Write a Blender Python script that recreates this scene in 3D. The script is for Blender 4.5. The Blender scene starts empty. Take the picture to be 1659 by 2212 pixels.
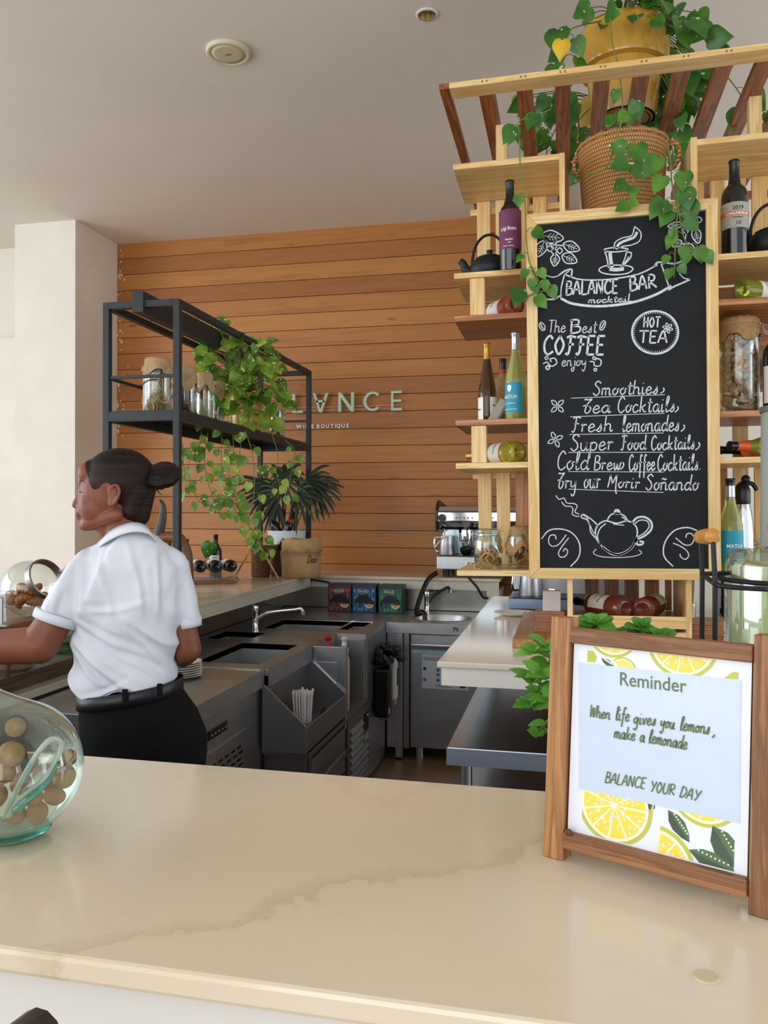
import bpy, math, random
import numpy as np
from mathutils import Vector, Matrix, Euler
random.seed(7)
SC = bpy.context.scene
COL = SC.collection
PI = math.pi
# ------------------------------------------------------------------ camera
FPX, YAW, PITCH, ROLL, EYE = 1752.1, 0.219726, -0.002667, 0.0029257, 1.6
cy, sy, cp, sp, cr, sr = math.cos(YAW), math.sin(YAW), math.cos(PITCH), math.sin(PITCH), math.cos(ROLL), math.sin(ROLL)
FW = Vector((-sy*cp, cy*cp, sp)); _r = Vector((cy, sy, 0)); _u = _r.cross(FW)
RT = _r*cr + _u*sr; UP = -_r*sr + _u*cr
EYEP = Vector((0, 0, EYE))
cam = bpy.data.cameras.new('camera'); camo = bpy.data.objects.new('camera', cam); COL.objects.link(camo)
cam.sensor_fit = 'VERTICAL'; cam.sensor_height = 36; cam.lens = 36*FPX/2212; cam.clip_start = .05; cam.clip_end = 100
camo.matrix_world = Matrix.Translation(EYEP) @ Matrix((RT, UP, -FW)).transposed().to_4x4()
SC.camera = camo
# ------------------------------------------------------------------ view, world, lights
SC.view_settings.view_transform = 'Standard'; SC.view_settings.look = 'None'
SC.view_settings.gamma = 1; SC.view_settings.use_curve_mapping = False
SC.view_settings.exposure = 0.05
W = bpy.data.worlds.new('daylight'); SC.world = W; W.use_nodes = True
bg = W.node_tree.nodes['Background']; bg.inputs[0].default_value = (.80, .90, 1.0, 1); bg.inputs[1].default_value = 1.25
def area(name, loc, target, sx, sy_, power, col=(1, 1, 1)):
    l = bpy.data.lights.new(name, 'AREA'); l.shape = 'RECTANGLE'; l.size = sx; l.size_y = sy_; l.energy = power; l.color = col
    o = bpy.data.objects.new(name, l); COL.objects.link(o); o.location = loc
    o.rotation_euler = (Vector(target)-Vector(loc)).to_track_quat('-Z', 'Y').to_euler()
    return o
area('window_daylight', (-1.8, -3.4, 2.0), (-1.8, 6, 1.7), 6.0, 2.6, 120, (1, .97, .93))
area('window_daylight_left', (-6.2, 1.2, 2.2), (0, 2.6, 1.4), 4.0, 2.6, 150, (.93, .97, 1))
area('window_daylight_right', (4.4, 2.6, 2.0), (0, 3.0, 1.8), 4.0, 2.2, 60, (.95, .98, 1))
SC.cycles.max_bounces = 10; SC.cycles.transparent_max_bounces = 24; SC.cycles.caustics_reflective = False
SC.cycles.sample_clamp_indirect = 6
# ------------------------------------------------------------------ helpers
def lin(h):
    h = h.lstrip('#'); v = [int(h[i:i+2], 16)/255 for i in (0, 2, 4)]
    return tuple((c/12.92 if c <= .04045 else ((c+.055)/1.055)**2.4) for c in v)+(1,)
class NT:
    def __init__(s, m): s.t = m.node_tree; s.n = s.t.nodes; s.p = s.n['Principled BSDF']; s.out = s.n['Material Output']
    def add(s, typ, **kw):
        n = s.n.new(typ)
        for k, v in kw.items():
            if k.startswith('i_'): n.inputs[k[2:].replace('_', ' ')].default_value = v
            else: setattr(n, k, v)
        return n
    def ln(s, a, b): s.t.links.new(a, b)
    def coord(s, scale=(1, 1, 1), kind='Object'):
        c = s.add('ShaderNodeTexCoord'); m = s.add('ShaderNodeMapping'); m.inputs['Scale'].default_value = scale
        s.ln(c.outputs[kind], m.inputs[0]); return m.outputs[0]
    def ramp(s, fac, stops):
        r = s.add('ShaderNodeValToRGB'); e = r.color_ramp.elements
        while len(e) < len(stops): e.new(.5)
        for el, (p, c) in zip(e, stops): el.position = p; el.color = c if not isinstance(c, str) else lin(c)
        s.ln(fac, r.inputs[0]); return r.outputs[0]
    def noise(s, vec, scale, detail=3, rough=.5, dist=0):
        n = s.add('ShaderNodeTexNoise'); n.inputs['Scale'].default_value = scale; n.inputs['Detail'].default_value = detail
        n.inputs['Roughness'].default_value = rough; n.inputs['Distortion'].default_value = dist
        s.ln(vec, n.inputs['Vector']); return n.outputs['Fac']
    def bump(s, h, strength=.3, dist=.01):
        b = s.add('ShaderNodeBump'); b.inputs['Strength'].default_value = strength; b.inputs['Distance'].default_value = dist
        s.ln(h, b.inputs['Height']); s.ln(b.outputs[0], s.p.inputs['Normal'])
MATS = {}
def M(name, col='808080', rough=.5, metal=0, spec=.5, coat=0, trans=0, ior=1.45, var=None, bump=None, emit=None, sub=0, aniso=None):
    """principled material; var=(scale, other colour[, stretch]); bump=(scale, strength, dist[, stretch])"""
    if name in MATS: return MATS[name]
    m = bpy.data.materials.new(name); m.use_nodes = True; t = NT(m); p = t.p
    p.inputs['Base Color'].default_value = lin(col); p.inputs['Roughness'].default_value = rough; p.inputs['Metallic'].default_value = metal
    p.inputs['Specular IOR Level'].default_value = spec; p.inputs['Coat Weight'].default_value = coat; p.inputs['IOR'].default_value = ior
    p.inputs['Transmission Weight'].default_value = trans
    if sub: p.inputs['Subsurface Weight'].default_value = sub; p.inputs['Subsurface Radius'].default_value = (.02, .008, .004); p.inputs['Subsurface Scale'].default_value = .3
    if emit: p.inputs['Emission Color'].default_value = lin(emit[0]); p.inputs['Emission Strength'].default_value = emit[1]
    if var:
        f = t.noise(t.coord(var[2] if len(var) > 2 else (1, 1, 1)), var[0], 4, .6)
        t.ln(t.ramp(f, [(.32, col), (.68, var[1])]), p.inputs['Base Color'])
    if bump:
        t.bump(t.noise(t.coord(bump[3] if len(bump) > 3 else (1, 1, 1)), bump[0], 3), bump[1], bump[2])
    MATS[name] = m; return m
def wood(name, c1, c2, axis=0, rough=.45, s=1.0, knots=None, coat=0):
    if name in MATS: return MATS[name]
    m = bpy.data.materials.new(name); m.use_nodes = True; t = NT(m)
    sc = [34*s, 34*s, 34*s]; sc[axis] = 1.6*s
    geo = t.add('ShaderNodeObjectInfo'); v = t.coord(tuple(sc))
    a = t.add('ShaderNodeVectorMath', operation='ADD'); t.ln(v, a.inputs[0]); cmb = t.add('ShaderNodeCombineXYZ')
    mu = t.add('ShaderNodeMath', operation='MULTIPLY'); mu.inputs[1].default_value = 53; t.ln(geo.outputs['Random'], mu.inputs[0])
    for i in range(3): t.ln(mu.outputs[0], cmb.inputs[i])
    t.ln(cmb.outputs[0], a.inputs[1])
    f = t.noise(a.outputs[0], 1.0, 5, .62, .6)
    st = [(.30, c1), (.50, c2), (.56, c1), (.72, c2)]
    c = t.ramp(f, st)
    if knots:
        kv = [7, 7, 7]; kv[axis] = 3.0
        k = t.noise(t.coord(tuple(kv)), 1.0, 1, .3)
        mix = t.add('ShaderNodeMix', data_type='RGBA'); t.ln(t.ramp(k, [(.70, (0, 0, 0, 1)), (.80, (1, 1, 1, 1))]), mix.inputs[0])
        t.ln(c, mix.inputs[6]); mix.inputs[7].default_value = lin(knots); c = mix.outputs[2]
    t.ln(c, t.p.inputs['Base Color']); t.p.inputs['Roughness'].default_value = rough; t.p.inputs['Coat Weight'].default_value = coat
    t.bump(f, .12, .002); MATS[name] = m; return m
def glass(name, tint='ffffff', gloss=.04, edge=.75):
    """thin clear glass: see-through with a fresnel reflection"""
    if name in MATS: return MATS[name]
    m = bpy.data.materials.new(name); m.use_nodes = True; t = NT(m)
    tr = t.add('ShaderNodeBsdfTransparent'); tr.inputs[0].default_value = lin(tint)
    g = t.add('ShaderNodeBsdfGlossy'); g.inputs['Roughness'].default_value = gloss; g.inputs[0].default_value = (.95, .97, 1, 1)
    lw = t.add('ShaderNodeLayerWeight'); lw.inputs[0].default_value = .35
    mr = t.add('ShaderNodeMapRange'); mr.inputs[1].default_value = 0; mr.inputs[2].default_value = 1; mr.inputs[3].default_value = .05; mr.inputs[4].default_value = edge
    t.ln(lw.outputs['Facing'], mr.inputs[0])
    mx = t.add('ShaderNodeMixShader'); t.ln(mr.outputs[0], mx.inputs[0]); t.ln(tr.outputs[0], mx.inputs[1]); t.ln(g.outputs[0], mx.inputs[2])
    t.ln(mx.outputs[0], t.out.inputs[0]); MATS[name] = m; return m

def sm(pts, n=6, closed=False):
    """Catmull-Rom through the points"""
    P = [Vector(p) if len(p) == 3 else Vector((p[0], p[1], 0)) for p in pts]
    if len(P) < 3: return P
    out = []; N = len(P); seg = N if closed else N-1
    for i in range(seg):
        a = P[(i-1) % N] if closed or i > 0 else P[0]*2-P[1]
        b, c = P[i], P[(i+1) % N]
        d = P[(i+2) % N] if closed or i+2 < N else P[-1]*2-P[-2]
        for k in range(n):
            t = k/n
            out.append(.5*((2*b)+(c-a)*t+(2*a-5*b+4*c-d)*t*t+(3*b-a-3*c+d)*t**3))
    if not closed: out.append(P[-1])
    return out
class G:
    """collects shapes and links them as one mesh object"""
    def __init__(s): s.v = []; s.f = []; s.m = []; s.mats = []; s.T = None; s.mi = 0
    def use(s, mat):
        if mat not in s.mats: s.mats.append(mat)
        s.mi = s.mats.index(mat); return s
    def addv(s, pts):
        b = len(s.v)
        for p in pts:
            p = Vector(p); s.v.append(tuple(s.T @ p if s.T else p))
        return b
    def face(s, *idx): s.f.append(idx); s.m.append(s.mi)
    def poly(s, pts): b = s.addv(pts); s.face(*range(b, b+len(pts))); return s
    def box(s, x0, x1, y0, y1, z0, z1):
        b = s.addv([(x0, y0, z0), (x1, y0, z0), (x1, y1, z0), (x0, y1, z0), (x0, y0, z1), (x1, y0, z1), (x1, y1, z1), (x0, y1, z1)])
        for q in ((0, 3, 2, 1), (4, 5, 6, 7), (0, 1, 5, 4), (1, 2, 6, 5), (2, 3, 7, 6), (3, 0, 4, 7)): s.face(*[b+i for i in q])
        return s
    def bar(s, p0, p1, w, h, up=(0, 0, 1)):
        p0, p1 = Vector(p0), Vector(p1); d = (p1-p0).normalized(); u = Vector(up)
        if abs(d.dot(u)) > .98: u = Vector((0, 1, 0))
        r = d.cross(u).normalized(); u = r.cross(d)
        pts = [p+r*a*w/2+u*b_*h/2 for p in (p0, p1) for a, b_ in ((-1, -1), (1, -1), (1, 1), (-1, 1))]
        b = s.addv(pts)
        for q in ((0, 1, 2, 3), (7, 6, 5, 4), (0, 4, 5, 1), (1, 5, 6, 2), (2, 6, 7, 3), (3, 7, 4, 0)): s.face(*[b+i for i in q])
        return s
    def tube(s, pts, r, n=8, closed=False, cap=True, flat=1.0):
        P = [Vector(p) for p in pts]; N = len(P)
        rr = r if isinstance(r, (list, tuple)) else [r]*N
        if len(rr) != N: rr = [rr[0]+(rr[-1]-rr[0])*i/(N-1) for i in range(N)]
        u = None; rings = []
        for i, p in enumerate(P):
            a = P[i-1] if i or closed else P[0]; c = P[(i+1) % N] if i < N-1 or closed else P[-1]
            d = (c-a); d = d.normalized() if d.length > 1e-9 else Vector((0, 0, 1))
            if u is None:
                u = d.orthogonal().normalized()
                if abs(d.z) > .9: u = (Vector((1, 0, 0))-d*d.x).normalized()
            u = (u-d*u.dot(d)); u = u.normalized() if u.length > 1e-6 else d.orthogonal().normalized()
            w = d.cross(u)
            rings.append(s.addv([p+(u*math.cos(2*PI*k/n)+w*flat*math.sin(2*PI*k/n))*rr[i] for k in range(n)]))
        for i in range(N if closed else N-1):
            a, b = rings[i], rings[(i+1) % N]
            for k in range(n): s.face(a+k, a+(k+1) % n, b+(k+1) % n, b+k)
        if cap and not closed:
            s.face(*[rings[0]+k for k in range(n-1, -1, -1)]); s.face(*[rings[-1]+k for k in range(n)])
        return s
    def cyl(s, p0, p1, r0, r1=None, n=20): return s.tube([p0, p1], [r0, r0 if r1 is None else r1], n)
    def lathe(s, prof, n=28, c=(0, 0, 0), cap=True, a0=0, a1=2*PI, sq=1.0):
        full = a1-a0 > 6.28; rings = []; c = Vector(c); k_n = n if full else n+1
        for r, z in prof: rings.append(s.addv([(c.x+r*math.cos(a0+(a1-a0)*k/n), c.y+sq*r*math.sin(a0+(a1-a0)*k/n), c.z+z) for k in range(k_n)]))
        for a, b in zip(rings, rings[1:]):
            for k in range(n): s.face(a+k, a+(k+1) % k_n, b+(k+1) % k_n, b+k)
        if cap and full:
            if prof[0][0] > 1e-5: s.face(*[rings[0]+k for k in range(n-1, -1, -1)])
            if prof[-1][0] > 1e-5: s.face(*[rings[-1]+k for k in range(n)])
        return s
    def ball(s, c, rx, ry=None, rz=None, n=16, m=10, rot=None):
        ry = rx if ry is None else ry; rz = rx if rz is None else rz; c = Vector(c); R_ = rot.to_matrix() if rot else Matrix.Identity(3)
        rings = []
        for j in range(1, m):
            ph = -PI/2+PI*j/m
            rings.append(s.addv([c+R_ @ Vector((rx*math.cos(ph)*math.cos(2*PI*k/n), ry*math.cos(ph)*math.sin(2*PI*k/n), rz*math.sin(ph))) for k in range(n)]))
        bo = s.addv([c+R_ @ Vector((0, 0, -rz))]); to = s.addv([c+R_ @ Vector((0, 0, rz))])
        for a, b in zip(rings, rings[1:]):
            for k in range(n): s.face(a+k, a+(k+1) % n, b+(k+1) % n, b+k)
        for k in range(n): s.face(bo, rings[0]+(k+1) % n, rings[0]+k); s.face(to, rings[-1]+k, rings[-1]+(k+1) % n)
        return s
    def prism(s, poly, y0, y1):
        """poly in (x, z), from y0 to y1"""
        n = len(poly); a = s.addv([(x, y0, z) for x, z in poly]); b = s.addv([(x, y1, z) for x, z in poly])
        s.face(*[a+k for k in range(n)]); s.face(*[b+k for k in range(n-1, -1, -1)])
        for k in range(n): s.face(a+k, b+k, b+(k+1) % n, a+(k+1) % n)
        return s
    def ribbon(s, pts, w, nrm=(0, -1, 0), closed=False, th=.0006):
        """flat stroke of width w along pts, raised th along nrm"""
        P = [Vector(p) for p in pts]; nr = Vector(nrm).normalized(); N = len(P); L = []; Rr = []
        if N < 2: return s
        for i, p in enumerate(P):
            a = P[i-1] if i or closed else P[0]; c = P[(i+1) % N] if i < N-1 or closed else P[-1]
            d = (c-a); d = d.normalized() if d.length > 1e-9 else Vector((1, 0, 0))
            q = d.cross(nr).normalized()*w/2
            L.append(p+q+nr*th); Rr.append(p-q+nr*th)
        a = s.addv(L); b = s.addv(Rr)
        for i in range(N if closed else N-1): j = (i+1) % N; s.face(a+i, a+j, b+j, b+i)
        return s
    def obj(s, name, mat=None, parent=None, smooth=False, bevel=0, sub=0, solid=0, auto=None):
        me = bpy.data.meshes.new(name); me.from_pydata(s.v, [], s.f)
        ms = s.mats if s.mats else [mat]
        for m in ms: me.materials.append(m)
        if s.mats: me.polygons.foreach_set('material_index', s.m)
        if smooth: me.shade_smooth()
        o = bpy.data.objects.new(name, me); COL.objects.link(o)
        if auto: me.set_sharp_from_angle(angle=math.radians(auto))
        if parent: o.parent = parent
        if solid: md = o.modifiers.new('solid', 'SOLIDIFY'); md.thickness = solid; md.offset = 0
        if bevel:
            md = o.modifiers.new('bevel', 'BEVEL'); md.width = bevel; md.segments = 2; md.limit_method = 'ANGLE'; md.angle_limit = .6
        if sub: md = o.modifiers.new('sub', 'SUBSURF'); md.levels = sub; md.render_levels = sub
        return o
def tag(o, label=None, cat=None, group=None, kind=None):
    if label: o['label'] = label
    if cat: o['category'] = cat
    if group: o['group'] = group
    if kind: o['kind'] = kind
    return o
def thing(name, label, cat, loc=(0, 0, 0), rot=(0, 0, 0), group=None):
    o = bpy.data.objects.new(name, None); COL.objects.link(o); o.empty_display_size = .05
    o.location = loc; o.rotation_euler = rot
    return tag(o, label, cat, group)
def dup(root, loc, rot, label=None, group=None):
    r = root.copy(); COL.objects.link(r); r.location = loc; r.rotation_euler = rot
    if label: r['label'] = label
    if group: r['group'] = group
    for ch in list(root.children):
        c = ch.copy(); COL.objects.link(c); c.parent = r
        for g_ in ch.children:
            d = g_.copy(); COL.objects.link(d); d.parent = c
    return r
# pixel of the photograph -> point on a real plane
def ray(px, py): return FW+RT*((px-829.5)/FPX)-UP*((py-1106)/FPX)
def atY(px, py, y): r = ray(px, py); return EYEP+r*(y/r.y)
def atX(px, py, x): r = ray(px, py); return EYEP+r*(x/r.x)
def atZ(px, py, z): r = ray(px, py); return EYEP+r*((z-EYE)/r.z)
def atD(px, py, d): return EYEP+ray(px, py)*d
# the wooden display unit stands a little out of plumb
LEAN = .0125
UX, UZ = .2, 1.6
def U(x, y, z): return Vector((x-LEAN*(z-UZ), y, z+LEAN*(x-UX)))
UR = (0, -LEAN, 0)
def text(g, s_, size, T, extr=0, align='CENTER', bold=0, wide=None, bend=None):
    """typeset text as mesh; local (x right, y up) mapped by matrix T"""
    c = bpy.data.curves.new('t', 'FONT'); c.body = s_; c.size = size; c.align_x = align; c.extrude = extr; c.offset = bold; c.resolution_u = 3
    o = bpy.data.objects.new('t', c); me = o.to_mesh()
    vs = [v.co.copy() for v in me.vertices]; k = 1
    if wide and vs:
        w = max(v.x for v in vs)-min(v.x for v in vs); k = wide/w
    pts = [Vector((v.x*k, v.y, v.z)) for v in vs]
    if bend: pts = [bend(p) for p in pts]
    old = g.T; g.T = T; b = g.addv(pts); g.T = old
    for p in me.polygons: g.face(*[b+i for i in p.vertices])
    o.to_mesh_clear(); bpy.data.objects.remove(o); bpy.data.curves.remove(c)
FRONT = Matrix(((1, 0, 0, 0), (0, 0, -1, 0), (0, 1, 0, 0), (0, 0, 0, 1)))   # text plane facing -y
# ------------------------------------------------------------------ common materials
PX, PY, PZ = [wood('pine_'+'xyz'[i], 'ecd09a', 'd6ac68', i, .42, 1, 'b07a40') for i in range(3)]
RX, RY_, RZ = [wood('red_pine_'+'xyz'[i], 'c08a58', '96592e', i, .42, 1, '5a3218') for i in range(3)]
STEEL = M('brushed_steel', 'b4b5b8', .38, 1, var=(6, 'c6c8cb', (1, 1, 1)), bump=(60, .03, .002, (.05, 1, 1)))
DSTEEL = M('dark_steel', '8a8988', .4, 1)
CHROME = M('chrome', 'd8d9da', .08, 1)
BLACK = M('black_plastic', '0d0d0e', .35)
IRON = M('black_iron', '15161a', .5, 0, .4, bump=(90, .15, .002))
WHITE = M('white_plastic', 'e6e6e4', .35)
PAPER = M('paper', 'eceae4', .8)
QUARTZ = None
GLASS = glass('clear_glass', 'f4faf6')
BURLAP = M('burlap', 'b08f64', .9, 0, .2, var=(120, '96754c'), bump=(260, .6, .002))
# ================================================================== the setting
CEIL = 3.834
def struct(o): o['kind'] = 'structure'; return o
PLASTER = M('painted_plaster', 'e6dfd3', .75, var=(3, 'e0d8cb'), bump=(40, .03, .002))
CEILM = M('ceiling_paint', 'e6dfd4', .8, var=(.6, 'e0d8cb'))
# floor of wood-look tiles
fl = bpy.data.materials.new('floor_tiles'); fl.use_nodes = True; t = NT(fl)
br = t.add('ShaderNodeTexBrick'); br.offset = .33; br.inputs['Color1'].default_value = lin('8f6f4c'); br.inputs['Color2'].default_value = lin('7a5c3c')
br.inputs['Mortar'].default_value = lin('54432f'); br.inputs['Scale'].default_value = 1; br.inputs['Brick Width'].default_value = 1.2; br.inputs['Row Height'].default_value = .2
br.inputs['Mortar Size'].default_value = .003
t.ln(t.coord(), br.inputs[0]); t.ln(br.outputs[0], t.p.inputs['Base Color']); t.p.inputs['Roughness'].default_value = .3
g = G().box(-7, 5, -4, 8.5, -.1, 0); struct(g.obj('floor', fl))
g = G().box(-7, 5, -1.6, 8.5, CEIL, CEIL+.15); struct(g.obj('ceiling', CEILM))
# timber-clad back wall
wm = bpy.data.materials.new('cladding'); wm.use_nodes = True; t = NT(wm)
tc = t.add('ShaderNodeTexCoord'); sp_ = t.add('ShaderNodeSeparateXYZ'); t.ln(tc.outputs['Object'], sp_.inputs[0])
k = t.add('ShaderNodeMath', operation='MULTIPLY_ADD'); k.inputs[1].default_value = 1/.1335; k.inputs[2].default_value = -3.707/.1335+100
t.ln(sp_.outputs['Z'], k.inputs[0]); fl_ = t.add('ShaderNodeMath', operation='FLOOR'); t.ln(k.outputs[0], fl_.inputs[0])
wn = t.add('ShaderNodeTexWhiteNoise', noise_dimensions='1D'); t.ln(fl_.outputs[0], wn.inputs['W'])
mp = t.add('ShaderNodeMapping'); mp.inputs['Scale'].default_value = (.9, 1, 16); t.ln(tc.outputs['Object'], mp.inputs[0])
ad = t.add('ShaderNodeVectorMath', operation='ADD'); t.ln(mp.outputs[0], ad.inputs[0]); sc_ = t.add('ShaderNodeVectorMath', operation='SCALE'); sc_.inputs[3].default_value = 40
t.ln(wn.outputs['Color'], sc_.inputs[0]); t.ln(sc_.outputs[0], ad.inputs[1])
f = t.noise(ad.outputs[0], 1.3, 6, .6, .8)
c1 = t.ramp(f, [(.28, '9c632c'), (.5, 'b87a3a'), (.72, 'a66a30')])
c2 = t.ramp(wn.outputs['Value'], [(0, 'b28c70'), (.5, 'ffffff'), (1, 'd6a888')])
mx = t.add('ShaderNodeMix', data_type='RGBA', blend_type='MULTIPLY'); mx.inputs[0].default_value = .55; t.ln(c1, mx.inputs[6]); t.ln(c2, mx.inputs[7])
mp2 = t.add('ShaderNodeMapping'); mp2.inputs['Scale'].default_value = (2.2, 1, 9); t.ln(tc.outputs['Object'], mp2.inputs[0])
kn = t.ramp(t.noise(mp2.outputs[0], 1.6, 2, .4), [(.72, (1, 1, 1, 1)), (.80, (.45, .32, .22, 1))])
m3 = t.add('ShaderNodeMix', data_type='RGBA', blend_type='MULTIPLY'); m3.inputs[0].default_value = 1; t.ln(mx.outputs[2], m3.inputs[6]); t.ln(kn, m3.inputs[7])
t.ln(m3.outputs[2], t.p.inputs['Base Color']); t.p.inputs['Roughness'].default_value = .5; t.bump(f, .08, .003)
g = G(); g.use(M('gap_black', '3a2413', .9)).box(-3.70, .10, 6.215, 6.35, 0, CEIL); g.use(wm)
for i in range(-1, 30):
    z1 = min(3.707-.1335*(i-0)-.002, CEIL); z0 = max(3.707-.1335*(i+1)+.002, .0)
    if i == -1: z0, z1 = 3.709, CEIL
    if z1 > z0: g.box(-3.70, .10, 6.2, 6.22, z0, z1)
struct(g.obj('wall_back', bevel=.0015))
g = G().box(-4.233, -3.70, 5.60, 6.5, 0, CEIL); struct(g.obj('wall_left', PLASTER))
g = G().box(-7, -4.233, 5.95, 6.5, 0, 3.03).box(-7, -4.233, 6.10, 6.5, 3.0, CEIL); struct(g.obj('wall_far_left', PLASTER))
g = G().box(.10, 5, 5.62, 6.5, 0, CEIL); struct(g.obj('wall_right', PLASTER))
# paint drips along the edge of the cladding: small chips of plaster
g = G(); rr = random.Random(3)
for i in range(46):
    z = rr.uniform(1.9, 3.8); x = -3.70+abs(rr.gauss(0, .03))+.004; s_ = rr.uniform(.003, .009)
    g.ball((x, 6.2, z), s_, .002, s_*rr.uniform(.8, 2), 6, 4)
o = g.obj('plaster_flakes', M('plaster_flake', 'd8cfc0', .8)); tag(o, 'white plaster flecks splashed along left edge of the timber wall', 'plaster', kind='stuff')
# ceiling speaker and recessed light
r_ = thing('ceiling_speaker', 'round cream ceiling speaker with a perforated grille', 'speaker', (-1.612, 3.70, CEIL))
CRM = M('cream_paint', 'd8cdb0', .5); GRL = M('cream_grille', 'c9bd9c', .7, bump=(900, .4, .001))
G().lathe([(.070, 0), (.106, 0), (.106, -.010), (.100, -.016), (.088, -.016), (.086, -.010)], 40, cap=False).obj('rim', CRM, r_, True, auto=40)
G().lathe([(.0875, -.0135), (.06, -.0150), (0, -.0155)], 40).obj('grille', GRL, r_, True)
G().box(-.014, .014, -.003, .003, -.0175, -.0145).obj('badge', M('badge_grey', '6a6252', .5), r_)
r_ = thing('recessed_downlight', 'small recessed ceiling downlight with a brass-coloured reflector, switched off', 'light', (-.616, 3.615, CEIL))
G().lathe([(.040, 0), (.050, 0), (.050, -.004), (.041, -.006)], 32, cap=False).obj('trim_ring', WHITE, r_, True, auto=40)
G().lathe([(.042, -.003), (.036, .03), (.02, .05), (0, .055)], 32, cap=False).obj('reflector', M('brass_reflector', 'c0a878', .3, .9), r_, True)
# cut nothing in the ceiling: the lamp cup needs its hole
cme = bpy.data.objects['ceiling']; hole = G().cyl((-.616, 3.615, CEIL-.05), (-.616, 3.615, CEIL+.08), .043, n=32).obj('cutter', CEILM)
bm_ = cme.modifiers.new('hole', 'BOOLEAN'); bm_.object = hole; bm_.operation = 'DIFFERENCE'; bm_.solver = 'EXACT'
bpy.context.view_layer.update()
nm = bpy.data.meshes.new_from_object(cme.evaluated_get(bpy.context.evaluated_depsgraph_get())); cme.modifiers.clear(); cme.data = nm
bpy.data.objects.remove(hole)
# wall sign
MINT = M('mint_letters', 'b9d0b4', .45)
r_ = thing('wall_sign', 'pale mint raised wall letters on two clear rods, half hidden by the trailing plant', 'sign', (-1.69, 6.2, 2.37))
def letter(name, polys, x, w, h=.152):
    g = G()
    for P in polys: g.prism([(x+a*w, b*h) for a, b in P], -.045, -.02)
    # two small stand-offs behind the letter
    return g.obj(name, MINT, r_)
t_ = .17; u = .12
Lp = [[(0, 0), (.75, 0), (.75, u), (t_, u), (t_, 1), (0, 1)]]
Ap = [[(.5-.085, 0), (.5+.085, 0), (1, 1), (.85, 1), (.5, .17), (.15, 1), (0, 1)], [(.2, .52), (.8, .52), (.75, .64), (.25, .64)]]
Aup = [[(0, 0), (.15, 0), (.5, .83), (.85, 0), (1, 0), (.585, 1), (.415, 1)], [(.25, .36), (.75, .36), (.8, .48), (.2, .48)]]
Np = [[(0, 0), (t_, 0), (t_, .72), (.83, 0), (1, 0), (1, 1), (.83, 1), (.83, .28), (t_, 1), (0, 1)]]
Ep = [[(0, 0), (.85, 0), (.85, u), (t_, u), (t_, .44), (.8, .44), (.8, .56), (t_, .56), (t_, .88), (.85, .88), (.85, 1), (0, 1)]]
co = [(.5+.5*math.cos(a), .5+.5*math.sin(a)) for a in [math.radians(d) for d in range(45, 316, 15)]]
ci = [(.5+.35*math.cos(a), .5+.38*math.sin(a)) for a in [math.radians(d) for d in range(315, 44, -15)]]
Cp = [co+ci]
Bp = [[(0, 0), (.55, 0), (.8, .1), (.86, .27), (.8, .44), (.66, .52), (.75, .62), (.8, .75), (.72, .9), (.52, 1), (0, 1)]]
xs = {'L': -.446, 'A': -.285, 'N': -.06, 'C': .147, 'E': .367}
def atx(px): return (atY(px, 870, 6.16)-r_.location).x
letter('letter', Lp, atx(632), .112); letter('letter', Ap, atx(676), .125); letter('letter', Np, atx(731), .125); letter('letter', Cp, atx(785), .15); letter('letter', Ep, atx(845), .10)
g = G()
for z in (.020, .043): g.tube([(atx(616), -.012, z), (atx(868), -.012, z+.002)], .004, 6)
g.obj('rod', M('clear_rod', 'd8a890', .2, spec=.6), r_)
r_ = thing('wall_caption', 'small white capital letters mounted under the mint sign on the timber wall', 'sign', atY(683, 925, 6.2))
for i, (ch, px) in enumerate(zip('WINEBOUTIQUE', (643, 653, 660.5, 672, 684, 694, 704.5, 714, 721.5, 728, 738, 747.5))):
    g = G(); x = (atY(px, 921, 6.19)-r_.location).x+.012
    text(g, ch, .042, Matrix.Translation((x, -.006, 0)) @ FRONT, .005, bold=.0012); g.obj('letter', WHITE, r_)
# ================================================================== stone counters
def stone(name, c1, c2, c3):
    m = bpy.data.materials.new(name); m.use_nodes = True; t = NT(m); v = t.coord((1, 1, 1))
    base = t.ramp(t.noise(v, 2.5, 4), [(.3, c1), (.7, c2)])
    n1 = t.noise(v, 1.6, 6, .62, .4)
    ab = t.add('ShaderNodeMath', operation='SUBTRACT'); ab.inputs[1].default_value = .5; t.ln(n1, ab.inputs[0])
    a2 = t.add('ShaderNodeMath', operation='ABSOLUTE'); t.ln(ab.outputs[0], a2.inputs[0])
    vein = t.ramp(a2.outputs[0], [(0, (1, 1, 1, 1)), (.012, (.35, .35, .35, 1)), (.03, (0, 0, 0, 1))])
    ms = t.ramp(t.noise(v, .9, 2), [(.52, (0, 0, 0, 1)), (.62, (.55, .55, .55, 1))])
    mu = t.add('ShaderNodeMath', operation='MULTIPLY'); t.ln(vein, mu.inputs[0]); t.ln(ms, mu.inputs[1])
    mx = t.add('ShaderNodeMix', data_type='RGBA'); t.ln(mu.outputs[0], mx.inputs[0]); t.ln(base, mx.inputs[6]); mx.inputs[7].default_value = lin(c3)
    t.ln(mx.outputs[2], t.p.inputs['Base Color']); t.p.inputs['Roughness'].default_value = .16; return m, t, mx
QUARTZ, _, _ = stone('cream_quartz', 'dccdb4', 'd6c6ab', 'c2ad8c')
FQ, ft, fmx = stone('veined_quartz', 'e2d4bc', 'dccdb2', 'ccba98')
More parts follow.
